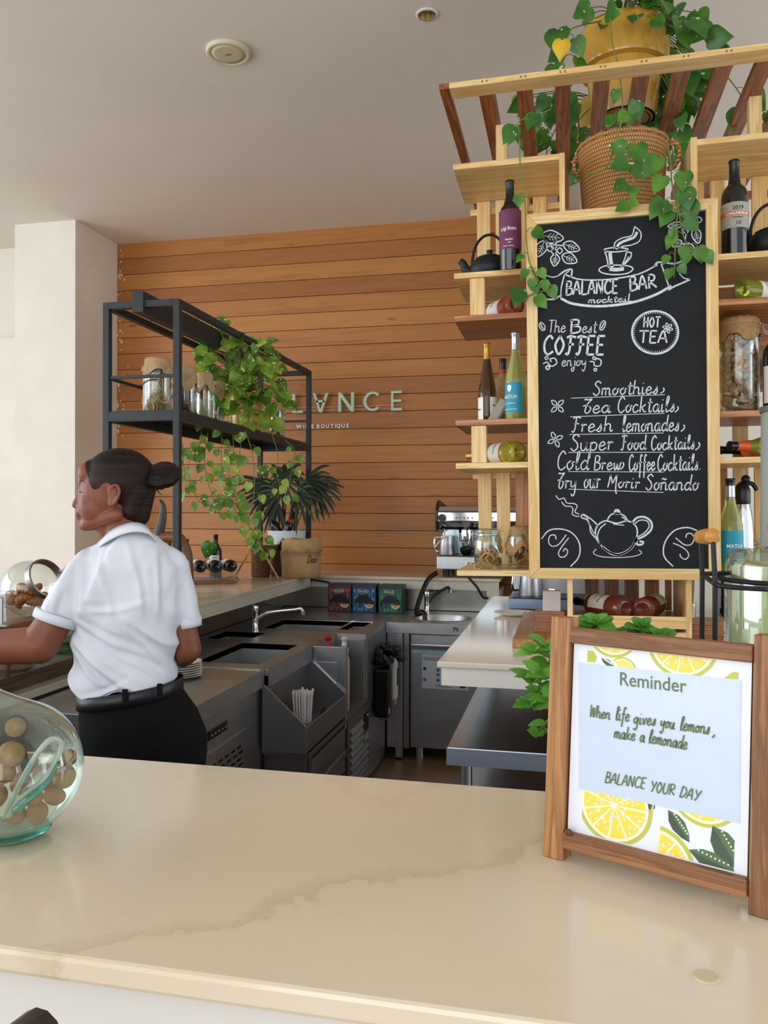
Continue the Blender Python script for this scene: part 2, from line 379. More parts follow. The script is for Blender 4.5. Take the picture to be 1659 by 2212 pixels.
# the broad vein that crosses the front slab diagonally
v = ft.coord(); nn = ft.add('ShaderNodeTexNoise'); nn.inputs['Scale'].default_value = 5; nn.inputs['Detail'].default_value = 7; nn.inputs['Roughness'].default_value = .65; ft.ln(v, nn.inputs['Vector'])
sx = ft.add('ShaderNodeSeparateXYZ'); ft.ln(v, sx.inputs[0])
pa, pb = atZ(120, 2045, 1.1), atZ(1150, 1815, 1.1); dx, dy = pb.x-pa.x, pb.y-pa.y; L_ = math.hypot(dx, dy); nx, ny = -dy/L_, dx/L_
def mth(op, a, b):
    n = ft.add('ShaderNodeMath', operation=op)
    for i, q in enumerate((a, b)):
        if isinstance(q, (int, float)): n.inputs[i].default_value = q
        else: ft.ln(q, n.inputs[i])
    return n.outputs[0]
dist = mth('ADD', mth('ADD', mth('MULTIPLY', sx.outputs['X'], nx), mth('MULTIPLY', sx.outputs['Y'], ny)), -(pa.x*nx+pa.y*ny))
dist = mth('ADD', dist, mth('MULTIPLY', mth('SUBTRACT', nn.outputs['Fac'], .5), .26))
al = mth('ADD', mth('ADD', mth('MULTIPLY', sx.outputs['X'], dx/L_), mth('MULTIPLY', sx.outputs['Y'], dy/L_)), -(pa.x*dx/L_+pa.y*dy/L_))
up_ = ft.ramp(dist, [(0, (0, 0, 0, 1)), (.001, (0, 0, 0, 1))])
band = ft.ramp(mth('ADD', mth('MULTIPLY', dist, 8), .5), [(.28, (0, 0, 0, 1)), (.36, (1, 1, 1, 1)), (.52, (.6, .6, .6, 1)), (.64, (0, 0, 0, 1))])
sq_ = ft.ramp(mth('ADD', mth('MULTIPLY', dist, 8), .5), [(.34, (0, 0, 0, 1)), (.365, (1, 1, 1, 1)), (.39, (0, 0, 0, 1))])
m2 = ft.add('ShaderNodeMix', data_type='RGBA'); ft.ln(mth('MULTIPLY', band, .42), m2.inputs[0]); ft.ln(fmx.outputs[2], m2.inputs[6]); m2.inputs[7].default_value = lin('c6b48f')
m4 = ft.add('ShaderNodeMix', data_type='RGBA'); ft.ln(mth('MULTIPLY', sq_, .12), m4.inputs[0]); ft.ln(m2.outputs[2], m4.inputs[6]); m4.inputs[7].default_value = lin('a8956f')
ft.ln(m4.outputs[2], ft.p.inputs['Base Color'])
WLAM = M('white_laminate', 'dcd8d0', .3)
r_ = thing('front_counter', 'long veined cream quartz counter in the foreground with a white front panel', 'counter')
G().box(-2.6, 1.6, .805, 1.476, 1.07, 1.10).obj('countertop', FQ, r_, bevel=.006)
G().box(-2.58, 1.58, .83, .86, 0, 1.07).obj('front_panel', WLAM, r_)
G().box(-2.58, 1.58, 1.40, 1.43, .06, 1.07).obj('back_panel', STEEL, r_)
G().box(-2.58, 1.58, .86, 1.40, .0, .06).obj('plinth', DSTEEL, r_)
o = G().lathe([(0, .0025), (.0125, .0025), (.014, .001), (.014, 0)], 32, (.149, .922, 1.1)).obj('counter_disc', M('disc_cream', 'c9ba98', .4), None, True, auto=40)
tag(o, 'small round cream cap set into the front counter, right of the vein', 'cap')
# raised ledge on the back and left
r_ = thing('bar_ledge', 'raised cream quartz ledge running along the timber wall and the left side', 'counter')
LZ = 1.12
g = G().box(-2.42, -1.815, 3.25, 6.195, LZ-.02, LZ).box(-1.815, -.44, 5.68, 6.195, LZ-.02, LZ); g.obj('ledge_slab', QUARTZ, r_, bevel=.003)
LFR = M('ledge_front', 'd2cabb', .35)
g = G().box(-1.84, -1.82, 3.26, 5.69, LZ-.085, LZ-.0205); g.obj('apron', LFR, r_)
g = G().box(-1.82, -.45, 5.70, 5.72, LZ-.085, LZ-.0205); g.obj('apron', LFR, r_)
G().box(-.535, -.45, 5.70, 6.19, .0, LZ-.0855).obj('waterfall_end', LFR, r_)
G().box(-2.40, -2.36, 3.27, 6.19, 0, LZ-.0205).obj('outer_panel', LFR, r_)
# steel splashback under the ledge
g = G().box(-2.03, -2.015, 3.27, 5.74, .885, LZ-.022).box(-2.015, -.54, 5.735, 5.75, .885, LZ-.022)
tag(g.obj('steel_splashback', M('splash_steel', '9b9992', .3, 1, var=(3, '85827a'))), 'dark brushed steel splashback under the raised ledge', 'splashback')
# peninsula of white stone on the right
r_ = thing('coffee_peninsula', 'white quartz peninsula counter in front of the coffee machines', 'counter')
PEN = M('peninsula_quartz', 'e0d6c8', .12)
G().box(-.411, 1.7, 2.649, 4.75, 1.08, 1.10).obj('countertop', PEN, r_, bevel=.004)
g = G().box(-.398, 1.68, 2.66, 2.69, 1.02, 1.0795).box(-.398, -.37, 2.69, 4.74, 1.02, 1.0795); g.obj('apron', M('peninsula_apron', 'e2ded6', .35), r_)
G().box(.45, .49, 2.8, 4.7, 0, 1.0795).obj('support_panel', WLAM, r_)
# steel prep table under it with an undershelf
r_ = thing('steel_prep_table', 'polished steel prep table under the white peninsula with a lower shelf', 'table', (0, 0, 0))
PST = M('polished_steel', 'bcc2ca', .24, 1, var=(2, 'c4c8ce'))
G().box(-.383, .44, 2.684, 4.6, .755, .81).obj('tabletop', PST, r_, bevel=.004); G().box(-.383, .44, 2.678, 2.6835, .752, .806).obj('front_fascia', M('sky_tinted_steel', 'b8c6de', .45, 1), r_)  # fascia steel tinted blue: reflected sky light put into its base colour
G().box(-.383, .44, 2.75, 4.55, .475, .505).obj('undershelf', PST, r_, bevel=.004)
for x in (-.33, .39):
    for y in (2.80, 4.5): G().cyl((x, y, 0), (x, y, .756), .02).obj('leg', STEEL, r_, True, auto=40)
# ================================================================== the steel bar line
WT = .88
def basin(g, x0, x1, y0, y1, z1, z0, t=.004):
    """open steel basin: four walls and a bottom"""
    g.box(x0, x1, y0, y1, z0-t, z0).box(x0-t, x0, y0-t, y1+t, z0-t, z1).box(x1, x1+t, y0-t, y1+t, z0-t, z1).box(x0, x1, y0-t, y0, z0-t, z1).box(x0, x1, y1, y1+t, z0-t, z1)
def top_with_holes(g, x0, x1, y0, y1, z0, z1, holes):
    """slab cut into strips around the holes"""
    ys = sorted({y0, y1, *[h[2] for h in holes], *[h[3] for h in holes]})
    for a, b in zip(ys, ys[1:]):
        xs_ = [x0]
        for h in sorted(holes):
            if h[2] <= a and h[3] >= b: xs_ += [h[0], h[1]]
        xs_.append(x1)
        for c, d in zip(xs_[::2], xs_[1::2]): g.box(c, d, a, b, z0, z1)
# 1 refrigerated counter beside the bartender
r_ = thing('refrigerated_counter', 'steel under-counter fridge with a black control strip and a vent grille', 'fridge', (-1.66, 3.0, 0))
def at(o_, *a): return o_
L0 = Vector(r_.location); r_.location = L0
def loc(g): g.T = Matrix.Translation(-L0); return g
g = loc(G()); g.box(-1.935, -1.335, 2.55, 3.44, .08, .85); g.obj('body', STEEL, r_, bevel=.003)
g = loc(G()); g.box(-1.94, -1.322, 2.54, 3.452, .851, WT); g.box(-1.324, -1.320, 2.54, 3.452, .80, WT); g.obj('worktop', STEEL, r_, bevel=.003)
g = loc(G()); g.box(-1.935, -1.33, 3.415, 3.445, WT, WT+.002); g.obj('edge_strip', M('pale_steel', 'c8c4ba', .35, .6), r_)
g = loc(G()); g.box(-1.336, -1.328, 2.80, 3.27, .675, .83); p_ = g.obj('control_panel', STEEL, r_, bevel=.002)
g = loc(G()); g.box(-1.329, -1.322, 2.87, 3.045, .715, .752); p2 = g.obj('control_strip', BLACK, r_, bevel=.002)
g = loc(G())
for i in range(5): g.box(-1.323, -1.3205, 2.89+i*.032, 2.905+i*.032, .728, .734)
g.obj('button', M('button_grey', '8d9298', .4), p2); bpy.data.objects['button'].parent = p2
p2.parent = r_
g = loc(G()); g.box(-1.336, -1.328, 2.60, 3.27, .10, .665); vp = g.obj('vent_panel', STEEL, r_, bevel=.002)
g = loc(G())
for j in range(14):
    for i in range(9): g.box(-1.329, -1.3265, 2.66+i*.062+(j % 2)*.02, 2.70+i*.062+(j % 2)*.02, .60-j*.026, .610-j*.026)
g.obj('vent_slots', M('slot_black', '0a0908', .8), vp)
for x in (-1.90, -1.40):
    for y in (2.62, 3.38): g = loc(G()); g.cyl((x, y, 0), (x, y, .081), .02); g.obj('foot', STEEL, r_, True, auto=40)
# 2 sink counter
r_ = thing('sink_counter', 'steel bar sink counter with two sunken basins and drawers below', 'sink', (-1.65, 4.0, 0)); L0 = Vector(r_.location)
h1, h2 = (-1.70, -1.385, 3.55, 4.11), (-1.95, -1.70, 4.20, 4.47)
g = loc(G()); top_with_holes(g, -2.01, -1.302, 3.456, 4.545, WT-.03, WT, [h1, h2]); g.box(-1.304, -1.30, 3.456, 4.545, .80, WT); g.obj('worktop', STEEL, r_)
for h in (h1, h2):
    g = loc(G()); basin(g, *h, WT-.001, .66); b_ = g.obj('basin', M('basin_steel', 'b4b6b8', .42, 1), r_)
    g = loc(G()); g.cyl(((h[0]+h[1])/2, (h[2]+h[3])/2, .66), ((h[0]+h[1])/2, (h[2]+h[3])/2, .664), .03); g.obj('drain', DSTEEL, b_, True, auto=40)
g = loc(G()); g.box(-2.0, -1.34, 3.456, 4.545, .12, .655); g.obj('body', DSTEEL, r_)
g = loc(G()); g.box(-1.34, -1.32, 3.456, 4.545, .50, .80); g.obj('front_panel', STEEL, r_)
# end panel that closes the bottle well
PS = M('panel_steel', 'a2a4a8', .4, 1)
g = loc(G()); g.box(-1.30, -1.118, 4.10, 4.135, .45, WT); e_ = g.obj('end_panel', PS, r_, bevel=.004)
g = loc(G()); g.box(-1.29, -1.165, 4.094, 4.0995, .55, .80); g.obj('inset_panel', STEEL, e_, bevel=.002)
g = loc(G()); g.box(-1.34, -1.105, 3.46, 4.545, .488, .512); g.obj('base_rail', DSTEEL, r_, bevel=.002)
g = loc(G()); g.box(-1.335, -1.14, 3.48, 4.09, .05, .487); g.obj('drawer_cabinet', DSTEEL, r_)
for z0, z1 in ((.235, .465), (.06, .222)):
    g = loc(G()); g.box(-1.14, -1.115, 3.53, 4.08, z0, z1); d_ = g.obj('drawer', PS, r_, bevel=.003)
    g = loc(G()); zc = z0+(z1-z0)*.55; g.prism([(-1.115, zc-.03), (-1.085, zc-.022), (-1.080, zc+.01), (-1.085, zc+.012), (-1.092, zc-.012), (-1.115, zc-.012)], 3.60, 4.05); g.obj('handle', M('satin_handle', '9c9da0', .22, 1), d_)
g = loc(G()); g.box(-1.34, -1.14, 4.16, 4.62, .05, .487); g.obj('compressor_box', DSTEEL, r_)
g = loc(G()); g.box(-1.14, -1.12, 4.165, 4.63, .06, .48); gp = g.obj('louvre_panel', PS, r_, bevel=.002)
g = loc(G())
for i in range(9): g.prism([(-1.12, .405-i*.04), (-1.105, .385-i*.04), (-1.105, .391-i*.04), (-1.12, .413-i*.04)], 4.20, 4.46 if i < 4 else 4.58)
g.obj('louvre_slats', M('slat_steel', 'a8a8a6', .3, 1), gp)
g = loc(G()); g.box(-1.12, -1.116, 4.50, 4.60, .33, .43); g.obj('display', BLACK, gp)
g = loc(G()); g.box(-1.12, -1.115, 4.50, 4.60, .27, .31); g.obj('badge', M('badge_pale', 'b8b4a4', .4), gp)
g = loc(G()); g.box(-1.1165, -1.115, 4.57, 4.585, .405, .415); g.obj('indicator', M('blue_led', '3030c0', .4, emit=('5a50ff', 1.5)), gp)
# 3 bottle well hanging on the front
r_ = thing('bottle_well', 'angular steel bottle rail hanging off the sink counter, holding the straws', 'rail', (-1.21, 3.75, .52)); L0 = Vector(r_.location)
WS = M('well_steel', '9b9da1', .4, 1)
def prof(y0, y1): return [(-1.319, .81), (-1.31, .81), (-1.117, .635), (-1.117, .52), (-1.319, .52)], y0, y1
for y0 in (3.42, 4.083):
    g = loc(G()); g.prism(*prof(y0, y0+.006)); s_ = g.obj('side_panel', WS, r_)
    g = loc(G()); g.bar((-1.31, y0+.003, .812), (-1.115, y0+.003, .637), .012, .004); g.obj('bright_edge', M('bright_steel', 'd0d2d4', .2, 1), s_)
g = loc(G()); g.box(-1.121, -1.115, 3.426, 4.083, .52, .632); g.obj('front_panel', WS, r_, bevel=.002)
g = loc(G()); g.box(-1.318, -1.121, 3.426, 4.083, .52, .526); g.obj('bottom', WS, r_)
g = loc(G()); g.box(-1.319, -1.314, 3.426, 4.083, .526, .80); k_ = g.obj('back_panel', WS, r_)
for y, z in ((3.50, .78), (3.95, .79), (3.50, .60)): g = loc(G()); g.ball((-1.312, y, z), .006, n=8, m=6); g.obj('screw', DSTEEL, k_, True)
g = loc(G()); g.box(-1.20, -1.196, 3.90, 4.0, .526, .60); g.obj('divider_bracket', WS, r_)
# straws in a clear cup
r_ = thing('straw_cup', 'clear cup packed with white paper-wrapped drinking straws', 'straws', (-1.195, 3.62, .5265))
G().lathe([(.0, .0), (.040, 0), (.046, .085), (.044, .085), (.038, .003), (0, .003)], 24).obj('cup', GLASS, r_, True, auto=40)
STR = M('straw_paper', 'e8e4e2', .7); rr = random.Random(5)
k = 0
for i in range(36):
    rad = .034*math.sqrt((i+.5)/36); a = i*2.39996
    b_ = Vector((rad*math.cos(a), rad*math.sin(a), .005)); d_ = Vector((rad*math.cos(a)*.45+rr.uniform(-.004, .004), rad*math.sin(a)*.45+rr.uniform(-.004, .004), .215+rr.uniform(-.012, .012)))
    g = G(); g.tube([b_, b_+d_*.96], .0036, 6); g.tube([b_+d_*.955, b_+d_*.97, b_+d_*1.02], [.0034, .006, .0045], 6, flat=.3); g.obj('straw', STR, r_, True, auto=50)
# 4 corner ice station
r_ = thing('ice_station', 'steel corner ice station with an open ice well, left of the coffee boxes', 'ice bin', (-1.56, 5.0, 0)); L0 = Vector(r_.location)
h3, h4 = (-1.79, -1.345, 4.64, 5.04), (-1.325, -1.205, 4.70, 5.04)
g = loc(G()); top_with_holes(g, -2.01, -1.122, 4.55, 5.735, WT-.03, WT, [h3, h4]); g.obj('worktop', STEEL, r_)
for h, zz in ((h3, .62), (h4, .74)): g = loc(G()); basin(g, *h, WT-.001, zz); g.obj('ice_well', STEEL, r_)
g = loc(G())
for y in (5.05, 5.062): g.box(-1.80, -1.20, y, y+.006, WT, WT+.006)
g.obj('rim_rail', M('bright_steel', 'd0d2d4', .2, 1), r_)
g = loc(G()); g.box(-1.47, -1.131, 4.551, 4.58, .50, .849); g.obj('end_panel', PS, r_, bevel=.003)
g = loc(G()); g.box(-1.145, -1.122, 4.58, 5.10, .45, .849); g.obj('side_panel', PS, r_, bevel=.003)
g = loc(G()); g.box(-1.99, -1.15, 4.66, 5.72, .05, .61); g.obj('body', DSTEEL, r_)
g = loc(G()); g.box(-1.145, -1.128, 4.66, 5.10, .02, .445); g.obj('lower_panel', STEEL, r_)
g = loc(G()); g.box(-1.33, -1.215, 4.75, 4.78, .80, .86); g.obj('paper_card', PAPER, r_)
# 5 steel cabinet at the back with a round sink
r_ = thing('sink_cabinet', 'steel back cabinet with a round sink, a lower door and a notice on it', 'cabinet', (-.8, 5.4, 0)); L0 = Vector(r_.location)
g = loc(G()); N_ = 40; cx, cy_ = -.80, 5.36; R0 = .20
ring = [(cx+R0*math.cos(2*PI*i/N_), cy_+R0*.85*math.sin(2*PI*i/N_)) for i in range(N_)]
def edge(i):
    a = 2*PI*i/N_; c, s_ = math.cos(a), math.sin(a); k = 9
    if c > 1e-6: k = min(k, (-.542-cx)/c)
    if c < -1e-6: k = min(k, (-1.119-cx)/c)
    if s_ > 1e-6: k = min(k, (5.732-cy_)/s_)
    if s_ < -1e-6: k = min(k, (5.085-cy_)/s_)
    return cx+c*k, cy_+s_*k
for i in range(N_):
    a, b, c, d = ring[i], ring[(i+1) % N_], edge((i+1) % N_), edge(i)
    g.poly([(*a, WT), (*d, WT), (*c, WT), (*b, WT)])
    if abs(c[0]-d[0]) > 1e-4 and abs(c[1]-d[1]) > 1e-4:
        kx = c[0] if abs(c[0]+.542) < 1e-3 or abs(c[0]+1.119) < 1e-3 else d[0]; ky = c[1] if abs(c[1]-5.732) < 1e-3 or abs(c[1]-5.085) < 1e-3 else d[1]
        g.poly([(*d, WT), (kx, ky, WT), (*c, WT)])
g.box(-1.119, -.542, 5.083, 5.087, .812, WT); g.obj('worktop', STEEL, r_)
g = loc(G()); g.T = g.T @ Matrix.Translation((cx, cy_, WT)) @ Matrix.Diagonal((1, .85, 1, 1)); g.lathe([(R0+.006, .002), (R0, .003), (R0-.004, -.004), (R0-.02, -.10), (.12, -.13), (0, -.135)], 40, cap=False); b_ = g.obj('sink_bowl', STEEL, r_, True, auto=40)
g = loc(G()); g.cyl((cx, cy_, WT-.134), (cx, cy_, WT-.130), .03); g.obj('drain', DSTEEL, b_, True, auto=40)
g = loc(G()); g.box(-.968, -.545, 5.125, 5.70, .075, .805); g.obj('body', STEEL, r_, bevel=.003)
g = loc(G()); g.box(-.958, -.55, 5.105, 5.1249, .08, .695); dr = g.obj('door', M('door_steel', 'b0b3ba', .42, 1, var=(2, 'a2a5ad')), r_, bevel=.003)
g = loc(G()); g.box(-.958, -.55, 5.100, 5.1249, .712, .735); g.obj('grip_bar', M('bright_steel', 'd0d2d4', .2, 1), dr)
g = loc(G()); g.box(-.958, -.55, 5.105, 5.1249, .745, .803); g.obj('drawer_front', STEEL, r_, bevel=.003)
for x0, x1, z0 in ((-1.058, -1.012, 0), ): g = loc(G()); g.box(x0, x1, 5.09, 5.135, .012, .812); l_ = g.obj('leg', STEEL, r_, bevel=.003); g = loc(G()); g.cyl((-1.035, 5.112, 0), (-1.035, 5.112, .014), .026); g.obj('leg_foot', BLACK, l_, True, auto=40)
g = loc(G()); g.box(-1.008, -.972, 5.105, 5.135, .07, .812); g.obj('stile', PS, r_, bevel=.002)
g = loc(G()); g.box(-1.119, -1.062, 5.12, 5.14, .07, .81); g.obj('filler_panel', STEEL, r_)
for x in (-.913, -.60): g = loc(G()); g.cyl((x, 5.16, 0), (x, 5.16, .076), .028, .024); g.obj('round_foot', STEEL, r_, True, auto=40)
g = loc(G()); g.box(-.70, -.60, 5.080, 5.083, .832, .868); pl = g.obj('name_plate', M('plate', 'b4b8ba', .4, .3), r_)
g = loc(G()); text(g, 'Pil', .034, g.T @ Matrix.Translation((-.685, 5.0795, .838)) @ FRONT, .0003, 'LEFT', .0008); g.obj('lettering', M('ink', '20242a', .6), pl)
# printed cleaning notice taped on the door
o_ = thing('cleaning_notice', 'white printed notice with small blue pictograms taped on the steel cabinet door', 'notice', (-.74, 5.1045, .463))
G().box(-.148, .148, -.0012, 0, 0, .237).obj('sheet', M('notice_paper', 'cdd4da', .55), o_)
g = G(); ib = M('notice_blue', '3a78a8', .6); ik = M('notice_ink', '2c3038', .6)
g.use(M('notice_sky', '9cc0cc', .6)).poly([(-.148, -.0016, .237), (-.148, -.0016, .212), (.02, -.0016, .205), (.148, -.0016, .215), (.148, -.0016, .237)])
g.use(ib)
for x, z in ((-.045, .120), (-.045, .09), (-.13, .055), (-.045, .055), (.11, .06), (.06, .118), (.11, .118)): g.cyl((x, -.0012, z), (x, -.002, z), .011, n=14)
g.use(ik)
for x, z in ((-.13, .125), (.015, .065), (.06, .047)): g.cyl((x, -.0012, z), (x, -.002, z), .011, n=14)
for i in range(9): g.box(-.14, .13-(i*37 % 5)*.03, -.0018, -.0012, .2-i*.0042, .2015-i*.0042) if i < 6 else g.box(-.06, .05-(i % 2)*.03, -.0018, -.0012, .027-(i-6)*.007, .029-(i-6)*.007)
g.obj('print', None, o_)
g = G(); g.T = Matrix.Translation((.113, -.0014, .022)) @ Matrix.Diagonal((1, 1, .5, 1)); g.cyl((0, 0, 0), (0, -.001, 0), .022, n=24); g.obj('logo', M('logo_blue', '1c3f9c', .5), o_)
# taps
def mixer(name, label, loc_, rz, col, reach, rise, handle=True):
    r = thing(name, label, 'faucet', loc_, (0, 0, rz))
    G().lathe([(.022, 0), (.022, .006), (.017, .012), (.017, .115), (.019, .118), (.019, .15), (.016, .155)], 20).obj('tap_body', CHROME, r, True, auto=40)
    G().tube(sm([(.01, 0, .075), (reach*.3, 0, .11+rise*.25), (reach*.85, 0, .115+rise), (reach, 0, .12+rise), (reach+.012, 0, .10+rise)], 6), [.011]*8+[.010]*20 if 0 else .0105, 12).obj('spout', col, r, True)
    G().cyl((reach+.012, 0, .083+rise), (reach+.012, 0, .108+rise), .013).obj('aerator', CHROME, r, True, auto=40)
    G().tube([(0, 0, .152), (.02, 0, .16), (.10, .01, .158)], [.008, .006, .005], 8).obj('lever', M('dark_chrome', '3c3c3e', .2, 1), r, True)
mixer('bar_faucet', 'chrome mixer tap with a long swivel spout behind the left sink', (-1.78, 4.50, WT), .12, CHROME, .27, .02)
mixer('bar_faucet', 'chrome mixer tap with a dark raised spout at the round back sink', (-.935, 5.56, WT), .25, M('dark_chrome', '3c3c3e', .2, 1), .15, .06)
# drain hose from the coffee machine into the round sink
o = G().tube(sm([atY(945, 1236, 5.66), atY(925, 1252, 5.63), atY(908, 1290, 5.55), atY(900, 1325, 5.46), Vector((-.93, 5.42, .90)), Vector((-.92, 5.40, .80))], 8), .017, 10).obj('drain_hose', BLACK, None, True)
tag(o, 'thick black hose curving from the coffee machine down into the round sink', 'hose')
o = G().tube(sm([atY(1012, 1248, 5.64), atY(1030, 1268, 5.62), atY(1042, 1288, 5.66), atY(1052, 1292, 5.70), atY(1062, 1282, 5.72)], 8), .009, 8).obj('power_cable', M('cable_black', '161616', .5), None, True)
tag(o, 'black cable drooping below the coffee machine over the steel splashback', 'cable')
o = G().tube(sm([(-1.95, 5.70, 1.07), (-1.80, 5.68, 1.085), (-1.66, 5.69, 1.06), (-1.60, 5.71, 1.0)], 8), .007, 8).obj('power_cable', M('cable_black', '161616', .5), None, True)
tag(o, 'black cable under the ledge, left of the red coffee box', 'cable')
# two squeeze bottles in the gap beside the bottle well
SQ = M('bottle_white', 'd8d4cc', .4)
for nm, cx_, col, lab in (('squeeze_bottle', -1.255, M('cap_red', 'b01818', .4), 'squeeze bottle with a bright red nozzle cap standing between the steel panels'), ('squeeze_bottle', -1.165, SQ, 'squeeze bottle with a translucent white nozzle cap standing between the steel panels')):
    r = thing(nm, lab, 'bottle', (cx_, 4.24, .513))
    G().lathe([(0, 0), (.028, 0), (.03, .01), (.03, .27), (.02, .30), (.02, .31)], 20).obj('bottle_body', SQ, r, True, auto=50)
    G().lathe([(.022, .305), (.024, .31), (.024, .335), (.016, .345), (.012, .375), (.018, .38), (.018, .392), (.006, .40), (0, .40)], 16).obj('nozzle_cap', col, r, True, auto=50)
# soap dispensers and the bin bag hanging on the ice station's side
r = thing('soap_dispenser', 'black wall soap dispenser mounted on the ice station side', 'dispenser', (-1.1215, 4.80, .35))
G().box(0, .09, -.055, .055, 0, .29).obj('housing', BLACK, r, bevel=.012); G().box(.088, .092, -.03, .03, .06, .24).obj('window', M('smoke_window', '26282c', .15), r); G().box(.03, .08, -.045, .03, -.012, 0).obj('push_bar', DSTEEL, r)
G().box(.0905, .0925, -.04, -.005, .02, .055).obj('sticker', M('sticker_white', 'd4d4d0', .5), r)
r = thing('soap_dispenser', 'white wall soap dispenser beside the black one on the ice station', 'dispenser', (-1.1215, 4.97, .41))
G().box(0, .10, -.045, .045, 0, .27).obj('housing', WHITE, r, bevel=.018); G().box(.098, .104, -.012, .012, .09, .2).obj('level_window', M('smoke_window', '26282c', .15), r); G().box(.02, .09, -.04, .04, -.03, 0).obj('push_bar', M('grey_plastic', 'a8a8a6', .4), r)
rr = random.Random(2); g = G()
P_ = [Vector((-1.115+.03*i, 4.74+.045*((i*7) % 5), .68+.02*((i*3) % 4))) for i in range(4)]
for i in range(15):
    c = Vector((-1.07+rr.uniform(-.035, .05), 4.86+rr.uniform(-.12, .13), .705+rr.uniform(-.03, .04))); g.ball(c, rr.uniform(.03, .05), rr.uniform(.03, .06), rr.uniform(.012, .03), 9, 6, Euler((rr.uniform(-1, 1), rr.uniform(-1, 1), rr.uniform(0, 3))))
o = g.obj('bin_bag', M('bag_black', '101012', .22, bump=(35, .9, .02))); tag(o, 'crumpled black plastic bin bag stuffed above the soap dispensers', 'bag')
# stack of white plates
PL = M('porcelain', 'e2ded6', .25)
for i in range(7):
    last = i == 6
    o = G().lathe([(0, 0), (.045, 0), (.05, .003), (.075, .010), (.085, .0125), (.0855, .0145), (.075, .013), (.045, .0055), (0, .0055)], 36, (0, 0, 0)).obj('side_plate', PL, None, True)
    o.location = (-1.60, 3.20, WT+.0005+i*.0095)
    tag(o, 'topmost white side plate of the stack on the steel counter' if last else 'white side plate stacked on the steel counter behind the bartender, below the topmost plate', 'plate', 'stacked side plates')
# three tea-like coffee pod boxes
def pod_box(word, x0, x1, bg_, fgc, label):
    r = thing('coffee_box', label, 'box', ((x0+x1)/2, 5.50, WT+.0006)); w = (x1-x0)/2; h = .196
    G().box(-w, w, 0, .14, 0, h).obj('carton', M('carton_'+word, bg_, .45), r, bevel=.002)
    g = G(); fc = M('print_'+word, fgc, .45); n = len(word); g.use(fc)
    cw = 2*w*.90/n; T0 = Matrix.Translation((0, -.0006, 0)) @ FRONT
    for i, ch in enumerate(word):
        text(g, ch, h*1.15, Matrix.Translation((-w*.90+cw*(i+.5), -.0006, .012)) @ FRONT, 0, 'CENTER', .001, wide=cw*.82)
    g.obj('lettering', None, r)
    g = G(); g.use(M('logo_rim', 'd8d4c8', .5)); g.T = Matrix.Translation((-.005, -.0012, h*.765)) @ Matrix.Diagonal((1, 1, .42, 1)); g.cyl((0, 0, 0), (0, -.0004, 0), w*.44, n=30)
    g.use(M('logo_green', '16301e', .5)); g.cyl((0, -.0004, 0), (0, -.0008, 0), w*.40, n=30); g.T = None; g.use(M('logo_rim', 'd8d4c8', .5))
    text(g, 'BAQUE', .0165, Matrix.Translation((-.005, -.0024, h*.735)) @ FRONT, 0, 'CENTER', .0004, wide=w*.62); g.obj('logo', None, r)
    g = G(); g.use(M('shell_black', '0a0a0b', .3)); arc = [(w*(-.78+1.6*i/14), h*(.37+.28*math.sin(PI*(.06+.9*i/14))+(.03 if word == 'SOFT' and i % 4 == 0 else 0))) for i in range(15)]
    g.prism(arc+[(w*.82, h*.30), (w*.2, h*.36), (-w*.78, h*.34)], -.003, -.0008)
    g.use(PAPER); cupo = [(w*.45+w*.36*math.cos(a), h*.30+h*.135*math.sin(a)) for a in [PI+PI*i/12 for i in range(13)]]; g.prism(cupo[::-1], -.005, -.003)
    g.use(M('crema', 'c89a3c', .5)); cupi = [(w*.45+w*.28*math.cos(a), h*.30+h*.10*math.sin(a)) for a in [PI+PI*i/12 for i in range(13)]]; g.prism(cupi[::-1], -.006, -.005)
    g.use(fc); g.prism([(w*.72+.010*math.cos(a), h*.60+.010*math.sin(a)) for a in [2*PI*i/14 for i in range(14)]] if word == 'SOFT' else [(-w*.7+.010*math.cos(a), h*.55+.010*math.sin(a)) for a in [2*PI*i/14 for i in range(14)]], -.0036, -.003)
    g.obj('picture', None, r)
pod_box('SOFT', -1.632, -1.462, '2c2a30', 'b03440', 'coffee pod box with red lettering, left of the three')
pod_box('DESCAF', -1.455, -1.285, '1d3050', '3f8ec4', 'coffee pod box with blue lettering, middle of the three')
pod_box('MEDIUM', -1.266, -1.098, '1a3a34', '2f8a70', 'coffee pod box with green lettering, right of the three')
# glassware glimpsed under the ledge
rr = random.Random(9)
for i in range(5):
    o = G().lathe([(0, 0), (.025, 0), (.03, .05), (.034, .10), (.032, .10), (.028, .052), (.023, .004), (0, .004)], 20).obj('tumbler', GLASS, None, True); o.location = (-1.93+.0*i, 3.62+i*.085, WT+.0005)
    tag(o, 'upright clear tumbler in a row on the dark shelf under the left ledge', 'glass', 'tumblers under the ledge')
